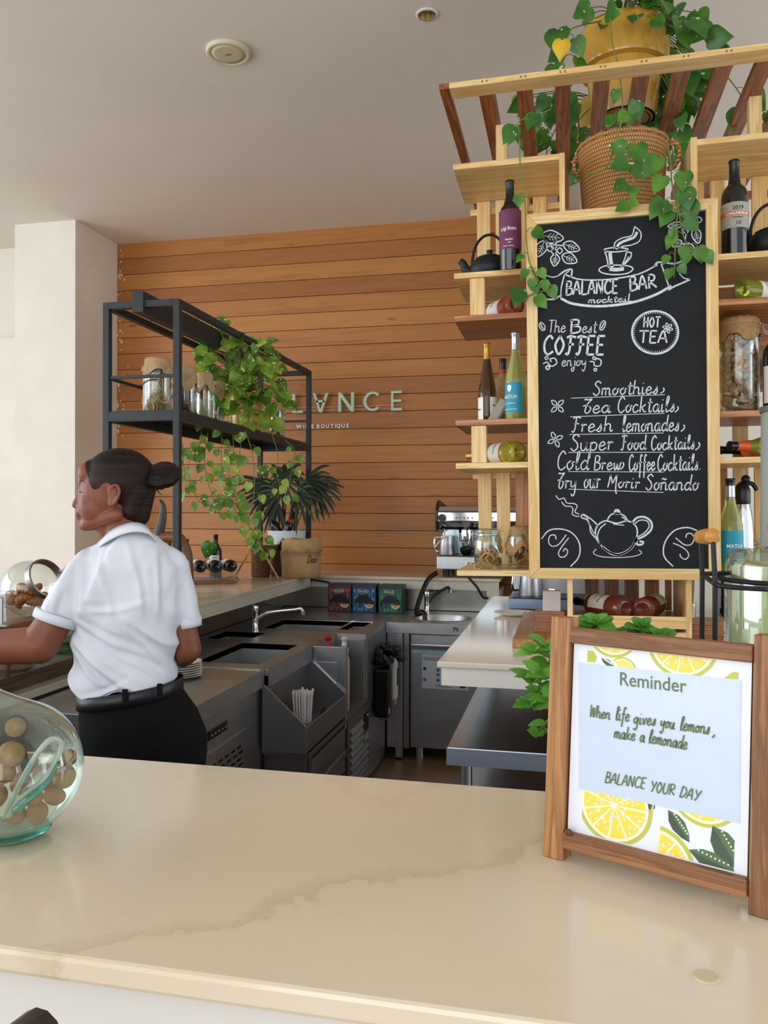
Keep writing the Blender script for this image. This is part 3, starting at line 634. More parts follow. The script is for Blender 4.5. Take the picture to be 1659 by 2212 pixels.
# ================================================================== wooden plank and the tall display unit
UY0, UY1 = 3.0, 3.35
o = G().box(-.185, 1.05, 2.972, 3.80, 1.1005, 1.1328).obj('wooden_plank', wood('oak_y', 'b98a52', '9a6c38', 1, .4), None, bevel=.003)
tag(o, 'thick honey-coloured wooden plank lying on the white peninsula under the display unit', 'board')
UB = 1.1355
r_ = thing('display_unit', 'tall pine display shelving unit with a slatted pergola top, behind the chalkboard', 'shelf', U(.2, 3.17, UB), UR); L0 = Vector((.2, 3.17, UB))
def ub(name, x0, x1, y0, y1, z0, z1, mat, parent=None, bev=.0015):
    g = G(); g.T = Matrix.Translation(-L0); g.box(x0, x1, y0, y1, z0, z1); o = g.obj(name, mat, parent or r_, bevel=bev); return o
T = .021
ZS = [2.892, 2.487, 2.328, 1.941, 1.781, 1.384]       # tops of the shelves
XL, XR = -.395, 1.02
for i, z in enumerate(ZS):
    if i == 0: ub('shelf_board', XL, -.010, UY0, UY1, z-T, z, PX); ub('shelf_board', .461, XR, UY0, UY1, z-T, z, PX)
    else: ub('shelf_board', XL, -.05, UY0, UY1, z-T, z, RX if i in (2, 3) else PX); ub('shelf_board', .45, XR, UY0, UY1, z-T, z, RX if i in (2, 3) else PX)
ub('side_panel', -.010, .010, UY0, UY1, 2.50, 2.894, PZ); ub('side_panel', .440, .461, UY0, UY1, 2.50, 2.901, PZ)
# carcass sides hidden behind the board, and the open box below
ub('side_panel', -.052, -.030, UY0+.005, UY1, 1.363, 2.487, PZ); ub('side_panel', .448, .470, UY0+.005, UY1, 1.363, 2.487, PZ)
ub('shelf_board', -.010, .461, UY0, UY1, 2.478, 2.498, PX)
ub('shelf_board', -.03, .448, UY0, UY1, 1.363, 1.384, PX)
ub('side_panel', .005, .024, UY0, UY1, UB, 1.362, PZ); ub('side_panel', .410, .429, UY0, UY1, UB, 1.362, PZ)
ub('shelf_board', .024, .410, UY0+.012, UY1, 1.187, 1.204, RX)
ub('front_rail', .024, .410, UY0, UY0+.012, 1.182, 1.225, PX); ub('front_rail', .024, .410, UY0, UY0+.012, 1.137, 1.170, PX)
for k in range(5): ub('back_slat', .075+k*.0765-.0, .075+k*.0765+.054 if k < 4 else .405, UY1, UY1+.015, 1.205, 1.362, RZ)
# short front posts
for x0 in (-.337,): ub('post', x0, x0+.054, UY0+.006, UY0+.05, 2.329, 2.465, PZ); ub('post', x0, x0+.055, UY0+.006, UY0+.05, 1.782, 1.919, PZ)
for x0 in (.93,): ub('post', x0, x0+.054, UY0+.006, UY0+.05, 2.329, 2.465, PZ); ub('post', x0, x0+.055, UY0+.006, UY0+.05, 1.782, 1.919, PZ)
# back slats: top tier, bottom tier, right-hand tiers
for k in range(5): ub('back_slat', -.342+k*.0755, -.342+k*.0755+.053, UY1-.018, UY1, ZS[1]+.001, ZS[0]-T-.001, PZ) if k < 4 else None
for k in range(4): ub('back_slat', -.348+k*.0755, -.348+k*.0755+.054, UY1-.018, UY1, ZS[5]+.001, ZS[4]-T-.001, RZ if k == 2 else PZ)
for k in range(7):
    x0 = .481+k*.0755
    ub('back_slat', x0, x0+.054, UY1-.018, UY1, ZS[1]+.001, ZS[0]-T-.001, PZ)
    ub('back_slat', x0, x0+.054, UY1-.018, UY1, ZS[5]+.001, ZS[4]-T-.001, RZ if k % 3 == 1 else PZ)
    if k in (2, 5): ub('back_slat', x0, x0+.054, UY1-.018, UY1, ZS[4]+.001, ZS[3]-T-.001, PZ)
ub('back_rail', -.371, .0, UY1+.001, UY1+.03, 2.823, 2.848, PX); ub('back_rail', .47, XR, UY1+.001, UY1+.03, 2.80, 2.825, RX)
ub('back_rail', -.371, .45, UY1+.001, UY1+.03, 1.735, 1.755, PX); ub('back_rail', .47, XR, UY1+.001, UY1+.03, 2.36, 2.46, RX)
# right-hand dark backing board in the middle tier
ub('back_board', .475, XR, UY1, UY1+.012, 2.05, 2.306, RX); ub('back_board', .475, XR, UY1, UY1+.012, 2.34, 2.40, RX)
RAFT = wood('rafter_wood', 'a8683a', '74401e', 1, .42, 1, '4a2410')
# pergola: front beam lying flat, rafters running back, two stub posts carrying them
ub('beam', -.407, 1.25, UY0, UY0+.083, 3.176, 3.197, PX)
for k in range(12):
    x0 = -.445+k*.1405
    ub('rafter', x0, x0+.038 if k == 0 else x0+.058, UY0 if k == 0 else UY0+.0835, 4.35, 3.176, 3.212 if k else 3.197, RAFT)
    g = G(); g.T = Matrix.Translation(-L0); g.use(M('screw_mark', '8a6a44', .7))
    for q in (.018, .034): g.box(x0+q+.0, x0+q+.006, UY0-.0006, UY0+.0001, 3.182, 3.190)
    if k: g.obj('screw_head', None, r_)
for x0 in (-.262, .70): ub('stub_post', x0, x0+.045, UY1-.022, UY1+.02, ZS[0]+.001, 3.1755, PZ)
ub('rear_post', .93, .975, 4.1, 4.145, 1.1015, 3.1755, PZ)
# ================================================================== chalkboard
BX0, BX1, BZ0, BZ1, BY = -.129, .521, 1.357, 2.672, 2.968
r_ = thing('chalkboard_sign', 'large black chalkboard menu in a pale pine frame hung on the display unit', 'chalkboard', U(.196, 2.984, BZ0), UR); L0 = Vector((.196, 2.984, BZ0))
FWD = .039
def frame_rail(pts, m): g = G(); g.T = Matrix.Translation(-L0); g.prism(pts, BY, 2.9985); return g.obj('frame_rail', m, r_, bevel=.002)
a, b, c, d = (BX0, BZ0), (BX1, BZ0), (BX1, BZ1), (BX0, BZ1); e = FWD
frame_rail([a, b, (b[0]-e, b[1]+e), (a[0]+e, a[1]+e)], PX); frame_rail([d, (d[0]+e, d[1]-e), (c[0]-e, c[1]-e), c], PX)
frame_rail([a, (a[0]+e, a[1]+e), (d[0]+e, d[1]-e), d], PZ); frame_rail([b, c, (c[0]-e, c[1]-e), (b[0]-e, b[1]+e)], PZ)
SLATE = M('chalkboard_black', '1b1d20', .66, 0, .3, var=(5, '16181b', (1, 1, .6)))
g = G(); g.T = Matrix.Translation(-L0); g.box(BX0+e-.003, BX1-e+.003, 2.982, 2.997, BZ0+e-.003, BZ1-e+.003); slate = g.obj('slate', SLATE, r_)
CHALK = M('chalk', 'e4e8ec', .95, spec=.1, var=(160, 'b8c0c8')); SOFT = M('soft_chalk', '8d949a', .95, spec=.1)
# ---- a hand-lettered alphabet: strokes on a grid, x-height 4, capitals 8
GL = {
'a': '5|4,3.3 2.2,4 .4,2 1.5,.1 3.2,.9 4,3.9 3.9,1 4.4,0 5.3,.7', 'b': '4.4|.7,8 .6,.4;.6,2.6 2,4 3.9,3 3.6,.8 2,0 .6,.8', 'c': '4.2|3.6,3.3 2.2,4 .5,2.4 .8,.5 2.4,0 4.4,1.2',
'd': '5|4,3.3 2.2,4 .4,2 1.5,.1 3.3,.9 4,2.6;4.5,8 4.1,4 4,1.2 4.5,0 5.3,.7', 'e': '4.2|.5,1.7 3.3,2.6 3,3.8 1.8,4 .5,2.3 .9,.4 2.4,0 4.4,1.2', 'f': '4|4,7 3,8 2.2,6.6 2,2 1.8,-3.6;.5,3.9 3.8,4.2',
'g': '5|4,3.3 2.2,4 .4,2.2 1.5,.4 3.2,1.2 4,3.9 3.9,-1.8 2.6,-3.8 .8,-2.8', 'h': '5|.8,8 .6,0;.6,2.4 2,4 3.6,3.4 3.7,1 4.3,0 5.2,.7', 'i': '2.2|.7,4 .7,.8 1.3,0 2.3,.7;.8,5.9 1,6.3',
'j': '2.4|1.8,4 1.7,-2.2 .7,-3.8 -.7,-2.4 1.4,-.6 2.6,.8;1.8,5.9 2,6.3', 'k': '4.6|.8,8 .6,0;3.9,4 .8,1.9;1.7,2.5 3,.5 4.7,.2', 'l': '2.6|.6,1.6 2.1,6.4 1.7,8 .9,6.6 .9,1 1.6,0 2.8,.8',
'm': '6.4|.5,4 .5,0;.5,2.6 1.8,4 2.8,3.2 2.8,0;2.8,2.6 4,4 5.1,3.2 5.2,.9 5.7,0 6.5,.7', 'n': '5|.5,4 .5,0;.5,2.6 2,4 3.5,3.2 3.6,.9 4.1,0 5.1,.7', 'o': '4.4|2.4,4 .5,2.3 1.8,0 3.8,1.8 2.5,3.9 3,3.2 4.6,3.5',
'p': '4.6|.6,4 .5,-4;.6,2.6 2,4 3.9,3 3.6,.8 2,0 .6,.9', 'r': '3.6|.3,3.2 1,4 1,0;1,2.6 2.2,3.9 3.4,3.5', 's': '3.6|.1,.4 1.9,2.4 2.4,4 2.7,2.4 2.8,.8 1.6,0 .6,.6', 't': '3.2|1.7,7 1.5,1 2.2,0 3.3,.7;.2,4.7 3.4,5',
'u': '5|.4,4 .6,1 1.8,0 3.2,1 3.7,4 3.6,.9 4.2,0 5.1,.7', 'v': '4|.4,4 1.8,0 3.2,3.6 4,3.8', 'w': '5.4|.4,4 .9,.4 1.9,.2 2.7,3.3 3.2,.4 4.2,.3 5,3.8 5.6,3.8', 'y': '4.6|.4,4 .8,1.3 2,.9 3.4,2 3.9,4 3.7,-1.8 2.5,-3.8 1.1,-2.6',
'A': '5|.1,0 2.5,8 4.8,0;!1,3 4.2,3', 'B': '4.8|.8,8 .7,0;.2,7.6 2,8.1 3.7,7.4 3.4,5 1.2,4.3 4.2,3.6 4.4,1 2.4,0 .4,.1', 'C': '5|4.7,6.6 3,8.1 .9,5.6 .9,1.8 2.8,-.1 5.2,1.3', 'D': '5|.8,8 .8,0;.3,7.8 2.8,7.6 4.7,4.4 3,.6 .4,.1',
'E': '4.2|!3.9,8 .7,8 .6,0 3.9,0;.6,4.2 3.3,4.2', 'F': '4.6|.3,7.2 2,7.9 4.8,7.4;2.2,7.7 2,2 1.2,0 .2,.6;1.3,4.3 4,4.4', 'H': '5|!.7,8 .6,0;!4.2,8 4.1,0;!.6,4 4.2,4', 'L': '4.2|!.7,8 .6,0 4,0', 'M': '6.6|.3,0 1,7.8 1.2,7.6 3,2.6 3.2,2.6 5.2,8 5.4,7.6 5.8,1 6.4,-2.6 7.2,-4',
'N': '5|!.6,0 .7,8 4.3,0 4.4,8', 'O': '5.2|2.6,8 .6,4 2.6,0 4.7,4 2.6,8', 'R': '4.8|!.8,0 .8,8;.3,7.6 2.4,8 4.1,6.6 3.2,4.4 1,4 3.2,2 5,.2', 'S': '5|4.7,6.8 2.8,8.1 .9,6.4 3.6,3.8 4,1.4 2,0 .1,1.4', 'T': '5|!.2,8 5.2,8;2.6,8 2.5,0', 'U': '5|.6,8 .6,2 2.4,0 4.2,2 4.5,8',
'V': '5|!.3,8 2.4,0 4.8,8', 'W': '7|!.3,8 1.7,0 3.4,6.4 5,0 7,8', 'Y': '4.6|!.3,8 2.3,4.2;!4.6,8 1.8,0', '&': '5|.8,7.2 1.2,7.9 2.6,7.4 4.6,7.8 2.4,5 1.5,1.6 2.2,.1 3.6,.5 4.5,2.6 3.6,3.9;.2,4 1.6,4.4 2.8,4.1',
'ñ': '5|.5,4 .5,0;.5,2.6 2,4 3.5,3.2 3.6,.9 4.1,0 5.1,.7;.6,5.4 1.6,6 2.7,5.3 3.6,5.9', ',': '2|1,.5 .9,-.5 .4,-1.4', '.': '2|.8,.1 1,.4 1.2,.1', ')': '2|.9,5.6 1.7,3.8 1.4,1.4 .2,-.4',
}
def glyph(ch):
    w, st = GL[ch].split('|', 1); out = []
    for s_ in st.split(';'):
        hard = s_.startswith('!'); s_ = s_.lstrip('!')
        P = [tuple(map(float, q.split(','))) for q in s_.split()]
        if hard and len(P) > 2: out += [[Vector((*P[i], 0)), Vector((*P[i+1], 0))] for i in range(len(P)-1)]
        else: out.append([Vector((x, y, 0)) for x, y in P] if hard or len(P) < 3 else sm(P, 5))
    return float(w), out
def hand(g, s_, p0, p1, h, w, nrm, slant=.1, gap=.5, th=.0008, fit=True, upv=None, bendf=None):
    """write s_ from p0 to p1 (3-D points), cap height h, stroke width w"""
    p0, p1 = Vector(p0), Vector(p1); ex = (p1-p0).normalized(); n = Vector(nrm).normalized(); ez = upv or n.cross(ex).normalized()
    x = 0; S = []
    for ch in s_:
        if ch == ' ': x += 2.6; continue
        gw, st = glyph(ch)
        for q in st: S.append([(x+v.x+v.y*slant, v.y) for v in q])
        x += gw+gap
    k = h/8; kx = (p1-p0).length/(x-gap) if fit else k
    for q in S:
        pts = [p0+ex*(a*kx)+ez*(b_*k) for a, b_ in q]
        if bendf: pts = [bendf(p) for p in pts]
        g.ribbon(pts, w, n, th=th)
# pixel of the photo -> slate plane (in the board's own upright frame)
Li = Matrix.Translation(U(.196, 2.984, BZ0)) @ Euler(UR).to_matrix().to_4x4(); Li = Li.inverted()
def S_(px, py, lift=0): p = Li @ atY(px, py, 2.982); return Vector((p.x, 2.982-L0.y-lift, p.z))
NB = (0, -1, 0)
def Q(ox, oy, s): return lambda *p: [S_(ox+a/s, oy+b_/s) for a, b_ in p]
q4 = Q(1130, 440, 3.858); q5 = Q(1130, 800, 3.858)
def strokes(name, lst, mat=None):
    g = G()
    for w, closed, pts in lst: g.ribbon(sm(pts, 5, closed), w, NB, closed)
    return g.obj(name, mat or CHALK, slate_p)
slate_p = slate
# headline banner
g = G()
for s_, p0, p1, h, w in (('BALANCE', (352, 762), (790, 745), 108/3.858, .0062), ('BAR', (885, 728), (1110, 700), 108/3.858, .0062)):
    a_, b_ = q4(p0, p1); hand(g, s_, a_, b_, h*.00172, w, NB, .02)
a_, b_ = q4((540, 830), (915, 815)); hand(g, 'mocktai', a_, a_+(b_-a_)*.86, .023, .0042, NB, .1); hand(g, 'L', a_+(b_-a_)*.88, b_, .030, .0042, NB)
g.obj('lettering_headline', CHALK, slate)
strokes('drawing_banner', [(.005, False, q4((345, 590), (480, 632), (700, 632), (950, 590), (1120, 510))), (.005, False, q4((345, 590), (318, 700), (315, 790))), (.009, False, q4((315, 790), (420, 835), (640, 855), (900, 825), (1100, 760), (1235, 685))), (.005, False, q4((1150, 500), (1180, 590), (1215, 690))),
  (.006, False, q4((300, 595), (350, 560), (405, 550), (400, 612))), (.004, False, q4((345, 590), (385, 560))), (.004, False, q4((160, 585), (240, 612), (300, 600))), (.004, False, q4((160, 590), (190, 640), (225, 670))), (.006, False, q4((130, 768), (190, 795), (260, 795), (310, 765))), (.003, False, q4((130, 765), (200, 700))),
  (.006, False, q4((1095, 520), (1120, 490), (1180, 490), (1260, 500), (1340, 470), (1360, 445))), (.004, False, q4((1360, 445), (1355, 500), (1310, 550))), (.004, False, q4((1300, 580), (1340, 620), (1390, 630))), (.006, False, q4((1390, 632), (1330, 660), (1260, 690), (1210, 720)))])
strokes('drawing_cup', [(.0045, True, q4((680, 380), (770, 365), (865, 375), (860, 390), (770, 402), (690, 398))), (.0045, False, q4((675, 385), (695, 440), (712, 535))), (.004, False, q4((865, 385), (850, 450), (815, 535))), (.0045, True, q4((632, 550), (680, 520), (780, 512), (880, 520), (915, 545), (870, 580), (770, 592), (670, 580))),
  (.0045, False, q4((868, 405), (900, 410), (895, 450), (860, 490), (838, 512))), (.012, False, q4((725, 410), (730, 470), (742, 530))), (.013, False, q4((720, 545), (775, 550), (840, 542))), (.004, False, q4((755, 375), (770, 320), (830, 285), (905, 265), (930, 190))), (.004, False, q4((800, 372), (830, 355), (900, 345), (970, 310), (980, 240), (930, 190))), (.009, False, q4((775, 380), (800, 335), (860, 305), (925, 280), (950, 235))), (.004, False, q4((880, 440), (865, 470), (835, 505)))])
def leafd(ax, ay, bx, by_, wd):
    a_, b_ = Vector((ax, ay, 0)), Vector((bx, by_, 0)); d_ = b_-a_; n_ = Vector((-d_.y, d_.x, 0))*wd
    L = lambda v: (v.x, v.y)
    out = [(.0042, True, q4(L(a_), L(a_+d_*.35+n_), L(a_+d_*.75+n_*.7), L(b_), L(a_+d_*.75-n_*.7), L(a_+d_*.35-n_))), (.002, False, q4(L(a_), L(a_+d_*.85)))]
    for k in (.3, .45, .6): out += [(.002, False, q4(L(a_+d_*k), L(a_+d_*(k+.14)+n_*.55))), (.002, False, q4(L(a_+d_*k), L(a_+d_*(k+.14)-n_*.55)))]
    return out
strokes('drawing_leaves', leafd(150, 265, 335, 290, .28)+leafd(180, 310, 120, 440, .3)+leafd(335, 335, 470, 385, .3)+leafd(272, 420, 260, 520, .36)+leafd(325, 430, 448, 485, .33)+[(.004, False, q4((110, 235), (150, 265), (180, 310), (235, 340), (335, 350)))]+[(.0038, True, q4((cx-22, cy_), (cx, cy_-24), (cx+22, cy_), (cx, cy_+24))) for cx, cy_ in ((222, 375), (262, 350), (258, 398), (305, 392))])
strokes('drawing_leaves', leafd(1330, 170, 1205, 190, .2)+leafd(1320, 310, 1245, 355, .3)+leafd(1340, 330, 1320, 420, .3)+leafd(1365, 330, 1420, 425, .3)+leafd(1430, 200, 1460, 330, .28)+[(.004, False, q4((1330, 170), (1360, 220), (1350, 300))), (.006, False, q4((1350, 250), (1400, 190), (1450, 140)))]+[(.0038, True, q4((cx-24, cy_), (cx, cy_-24), (cx+24, cy_), (cx, cy_+24))) for cx, cy_ in ((1465, 135), (1355, 225), (1420, 120))])
# the best coffee / hot tea
g = G()
for s_, p0, p1, h, w in (('The', (205, 1075), (352, 1070), .044, .0034), ('B', (385, 1080), (480, 1075), .047, .0062), ('est', (490, 1078), (610, 1075), .045, .0034), ('COFFEE', (160, 1255), (675, 1258), .066, .0078), ('enjoy', (318, 1355), (525, 1350), .040, .0032)):
    a_, b_ = q4(p0, p1); hand(g, s_, a_, b_, h, w, NB, .12 if s_[0] in 'Tee' else .04)
g.obj('lettering_coffee', CHALK, slate)
strokes('drawing_beans', [(.0036, True, q4((135, 1005), (150, 990), (178, 1015), (180, 1050), (160, 1055), (140, 1035))), (.004, False, q4((145, 1000), (155, 1025), (172, 1045))), (.0036, True, q4((685, 985), (665, 978), (645, 1005), (640, 1045), (660, 1052), (682, 1020))), (.004, False, q4((675, 990), (665, 1015), (650, 1040))),
  (.0042, False, q4((165, 1335), (200, 1320), (215, 1340), (240, 1355), (280, 1330), (265, 1290), (225, 1295), (235, 1320))), (.0042, False, q4((555, 1315), (590, 1320), (595, 1350), (640, 1350), (650, 1310), (620, 1290), (600, 1305))), (.010, True, q4((195, 1280), (201, 1286), (195, 1292), (189, 1286))), (.012, True, q4((205, 1358), (212, 1366), (205, 1374), (198, 1366))), (.009, True, q4((592, 1280), (598, 1287), (592, 1293), (586, 1287))), (.009, True, q4((602, 1378), (608, 1384), (602, 1390), (596, 1384)))])
g = G()
for s_, p0, p1, h, w in (('HOT', (1000, 1030), (1140, 1030), .036, .0052), ('TEA', (960, 1160), (1200, 1160), .042, .0056)):
    a_, b_ = q4(p0, p1); hand(g, s_, a_, b_, h, w, NB, .02)
g.obj('lettering_tea', CHALK, slate)
ring = [(1100+192*math.cos(a), 1073+178*math.sin(a)) for a in [2*PI*i/28 for i in range(28)]]
petals = [(.003, True, q4(*[(1205+(28+15*math.cos(b_))*math.cos(a)-9*math.sin(b_)*math.sin(a), 1037+(28+15*math.cos(b_))*math.sin(a)+9*math.sin(b_)*math.cos(a)) for b_ in [2*PI*i/6 for i in range(6)]])) for a in [2*PI*k/6+.3 for k in range(6)]]
strokes('drawing_ring', [(.0068, True, q4(*ring))]+petals+[(.006, True, q4((1200, 1034), (1205, 1030), (1210, 1037), (1204, 1042)))]+[(.0022, False, q4((1100+170*math.cos(a), 1073+157*math.sin(a)), (1100+186*math.cos(a), 1073+172*math.sin(a)))) for a in [2*PI*i/60 for i in range(60)]])
# the menu
g = G()
for words, w in (([('Smoothies', 580, 210, 1125, 195, 112), (')', 1140, 190, 1172, 190, 60)], .0042), ([('&ea', 490, 360, 725, 352, 116), ('Cocktails', 780, 352, 1262, 345, 124), (')', 1262, 345, 1290, 345, 60)], .0042), ([('Fresh', 400, 515, 742, 508, 122), ('lemonades', 822, 512, 1300, 505, 128), (')', 1312, 505, 1342, 505, 70)], .0042),
   ([('Super', 392, 672, 748, 662, 130), ('Food', 812, 665, 1022, 660, 118), ('Cocktails', 1062, 665, 1428, 655, 112), (')', 1432, 660, 1468, 660, 80)], .0042), ([('Cold', 275, 828, 545, 830, 150), ('Brew', 585, 830, 812, 828, 112), (')', 806, 822, 836, 822, 75), ('Coffee', 878, 838, 1098, 832, 128), ('Cocktails.', 1115, 838, 1480, 830, 128)], .0042), ([('&ry', 280, 985, 442, 985, 128), ('our', 502, 982, 642, 982, 150), ('Morir', 702, 975, 968, 985, 100), ('Soñando', 1018, 998, 1460, 1000, 124)], .0042)):
    for s_, ax, ay, bx, by_, hp in words:
        a_, b_ = q5((ax, ay), (bx, by_)); hand(g, s_, a_, b_, hp/3.858*.00171, w, NB, .12)
g.obj('lettering_menu', CHALK, slate)
strokes('ruled_lines', [(.0022, False, q5(p0, p1)) for p0, p1 in (((398, 232), (1182, 203)), ((392, 387), (1178, 358)), ((386, 535), (1170, 522)), ((378, 684), (1170, 682)), ((376, 844), (1172, 848)), ((378, 990), (1170, 1018)))])
def flower(cx, cy_, r0):
    out = []
    for k in range(4):
        a = PI/4+k*PI/2+r0; f = lambda r, da: (cx+r*math.cos(a+da), cy_+r*math.sin(a+da))
        out.append((.0034, True, q5(f(12, 0), f(40, .42), f(68, 0), f(40, -.42))))
    return out+[(.008, True, q5((cx-5, cy_), (cx, cy_-5), (cx+5, cy_), (cx, cy_+5)))]
strokes('drawing_flowers', flower(286, 298, 0)+flower(268, 577, .35))
strokes('drawing_teapot', [(.005, True, q5((610, 1310), (680, 1255), (780, 1275), (870, 1255), (940, 1300), (948, 1380), (900, 1480), (820, 1530), (760, 1532), (680, 1490), (610, 1400))), (.004, False, q5((690, 1275), (640, 1320), (620, 1390), (645, 1460))), (.005, False, q5((700, 1250), (730, 1205), (780, 1192), (840, 1210), (872, 1252))), (.010, True, q5((768, 1185), (775, 1168), (792, 1170), (800, 1188), (785, 1192))),
  (.003, False, q5((750, 1280), (800, 1288), (842, 1290))), (.004, False, q5((820, 1220), (845, 1235), (862, 1255))), (.0045, False, q5((628, 1300), (590, 1260), (545, 1225), (500, 1200), (485, 1225), (530, 1245), (555, 1290), (565, 1350), (605, 1400))), (.003, False, q5((500, 1205), (535, 1235), (580, 1340), (605, 1375))),
  (.007, False, q5((905, 1275), (950, 1228), (1020, 1225), (1070, 1270), (1065, 1330), (1010, 1380), (945, 1410))), (.004, False, q5((925, 1285), (970, 1250), (1030, 1255), (1050, 1300), (1010, 1355), (940, 1395))), (.007, False, q5((945, 1410), (950, 1450), (990, 1450), (1000, 1430), (970, 1425))), (.009, False, q5((950, 1400), (900, 1480), (820, 1528), (740, 1528), (660, 1470))),
  (.003, False, q5((610, 1490), (585, 1520), (640, 1550), (780, 1560), (920, 1550), (985, 1525), (965, 1495)))])
strokes('drawing_steam', [(.0034, False, q5((272, 1042), (300, 1075), (340, 1065), (365, 1105), (420, 1110), (450, 1130), (432, 1180), (468, 1198))), (.0034, False, q5((320, 1095), (350, 1130), (400, 1135), (415, 1160), (410, 1200), (450, 1217), (470, 1215)))])
strokes('drawing_swirls', [(.0046, False, q5((152, 1405), (215, 1335), (310, 1322), (400, 1350), (460, 1420), (475, 1500), (455, 1570), (395, 1635))), (.0038, False, q5((275, 1410), (265, 1375), (225, 1378), (212, 1430), (240, 1465), (290, 1455), (330, 1410), (358, 1370))), (.0038, False, q5((380, 1395), (330, 1460), (295, 1520), (310, 1555), (350, 1550), (372, 1510), (350, 1485), (333, 1510))),
  (.0046, False, q5((1450, 1335), (1370, 1310), (1270, 1330), (1200, 1400), (1170, 1480), (1180, 1560), (1250, 1635))), (.0038, False, q5((1355, 1395), (1365, 1365), (1400, 1360), (1425, 1400), (1400, 1450), (1350, 1455), (1305, 1425), (1270, 1395))), (.0038, False, q5((1250, 1440), (1310, 1465), (1360, 1500), (1380, 1545), (1350, 1575), (1310, 1550), (1310, 1530)))])
# ================================================================== bottles, jars, teapots
def liquid(name, col, trans=.7, rough=.05):
    return M(name, col, rough, 0, .5, .3, trans, 1.33)
GL_BLACK = M('dark_bottle_glass', '0b0d0a', .06, 0, .5, .4); GL_BROWN = liquid('brown_bottle_glass', '5a3a10', .45); GL_PALE = liquid('pale_wine_glass', 'c8d488', .75)
GL_YEL = liquid('yellow_wine_glass', 'd0cc58', .7); GL_GREEN = liquid('green_wine_glass', 'b4bc4a', .7); GL_ROSE = liquid('rose_wine_glass', 'd07050', .65); GL_ROSE2 = liquid('dark_rose_glass', '8a4434', .45)
CAP_BLACK = M('capsule_black', '0e0e10', .3); CAP_GOLD = M('capsule_gold', 'b98a3e', .35, .6); CAP_SILVER = M('capsule_silver', 'b4bac0', .25, .8); CAP_RED = M('capsule_red', 'b8242a', .35); CAP_ORANGE = M('capsule_orange', 'd8582a', .4)
INK = M('ink_black', '1a1a1c', .6); INKW = M('ink_white', 'e8e6e0', .6)
PROF = {  # (r, z) on a unit height
 'bordeaux': [(.6, 0), (.94, .004), (1, .02), (1, .60), (.97, .65), (.85, .695), (.6, .735), (.42, .765), (.37, .79), (.36, .97), (.40, .972), (.40, .995), (.36, 1)],
 'riesling': [(.6, 0), (.94, .004), (1, .02), (1, .36), (.96, .42), (.86, .50), (.70, .60), (.54, .70), (.42, .78), (.37, .84), (.36, .97), (.40, .972), (.40, .995), (.36, 1)],
 'burgundy': [(.6, 0), (.94, .004), (1, .02), (1, .42), (.97, .48), (.86, .55), (.66, .63), (.49, .70), (.40, .77), (.36, .82), (.35, .97), (.39, .972), (.39, .995), (.35, 1)]}
def interp(P, z):
    for (r0, z0), (r1, z1) in zip(P, P[1:]):
        if z0 <= z <= z1: return r0+(r1-r0)*(z-z0)/max(z1-z0, 1e-6)
    return P[-1][0]
def bottle(kind, label, style, r, h, mat, cap, cap_z, loc, rot, labels=(), group=None, ring=None):
    """labels: (z0, z1, a0, a1, material, [(text, z, size, angle, material, width)]) with angles in degrees, 0 = towards -y"""
    root = thing(kind, label, 'bottle', loc, rot, group); P = [(a*r, z*h) for a, z in PROF[style]]
    G().lathe([(0, .014), (r*.55, .004)]+P, 32).obj('glass_body', mat, root, True, auto=60)
    cz = cap_z*h; cpr = [(interp(P, z)+.0007, z) for z in (cz, cz+.3*(h-cz), .965*h)]+[(a*r+.0008, z*h) for a, z in PROF[style][-3:]]
    G().lathe(cpr+[(0, h+.0008)], 28).obj('capsule', cap, root, True, auto=50)
    if ring: G().lathe([(interp(P, ring[0]*h)+.0012, ring[0]*h), (interp(P, ring[1]*h)+.0012, ring[1]*h)], 28, cap=False).obj('neck_ring', ring[2], root, True)
    for z0, z1, a0, a1, lm, txt in labels:
        n = max(6, int(abs(a1-a0)/10)); rr_ = max(interp(P, z0), interp(P, z1))+.0007
        lb = G().lathe([(rr_, z0), (rr_, z1)], n, cap=False, a0=math.radians(a0-90), a1=math.radians(a1-90)).obj('label', lm, root, True)
        g = G()
        for s_, z, size, ang, im, wide in txt:
            g.use(im); R1 = rr_+.0005
            bend = lambda p, R1=R1, z=z, ang=ang: Vector((R1*math.cos(math.radians(ang-90)+p.x/R1), R1*math.sin(math.radians(ang-90)+p.x/R1), z+p.y))
            text(g, s_, size, None, 0, 'CENTER', .0002, wide, bend)
        if txt: g.obj('lettering', None, lb)
    return root
def lying(direction, roll=0, view=(-.05, -1, .35)):
    """neck towards direction, label (local -y) turned towards view, then rolled"""
    d = Vector(direction).normalized(); n = Vector(view); n = (n-d*n.dot(d)).normalized(); y = -n; x = y.cross(d)
    return (Matrix((x, y, d)).transposed().to_quaternion() @ Euler((0, 0, roll)).to_quaternion()).to_euler()
def ux(px, py, Y): p = atY(px, py, Y); return p.x+LEAN*(p.z-UZ)
E_ = .0006
PURPLE = M('label_purple', '6a2f52', .6); TEAL = M('label_teal', '1f90aa', .5); LWHITE = M('label_white', 'e6e2d8', .6); LGREY = M('label_grey', 'b4b0a6', .6, var=(200, '8f8b80')); LORANGE = M('label_orange', 'c85a22', .5); LPINK = M('label_pink', 'c06a78', .5)
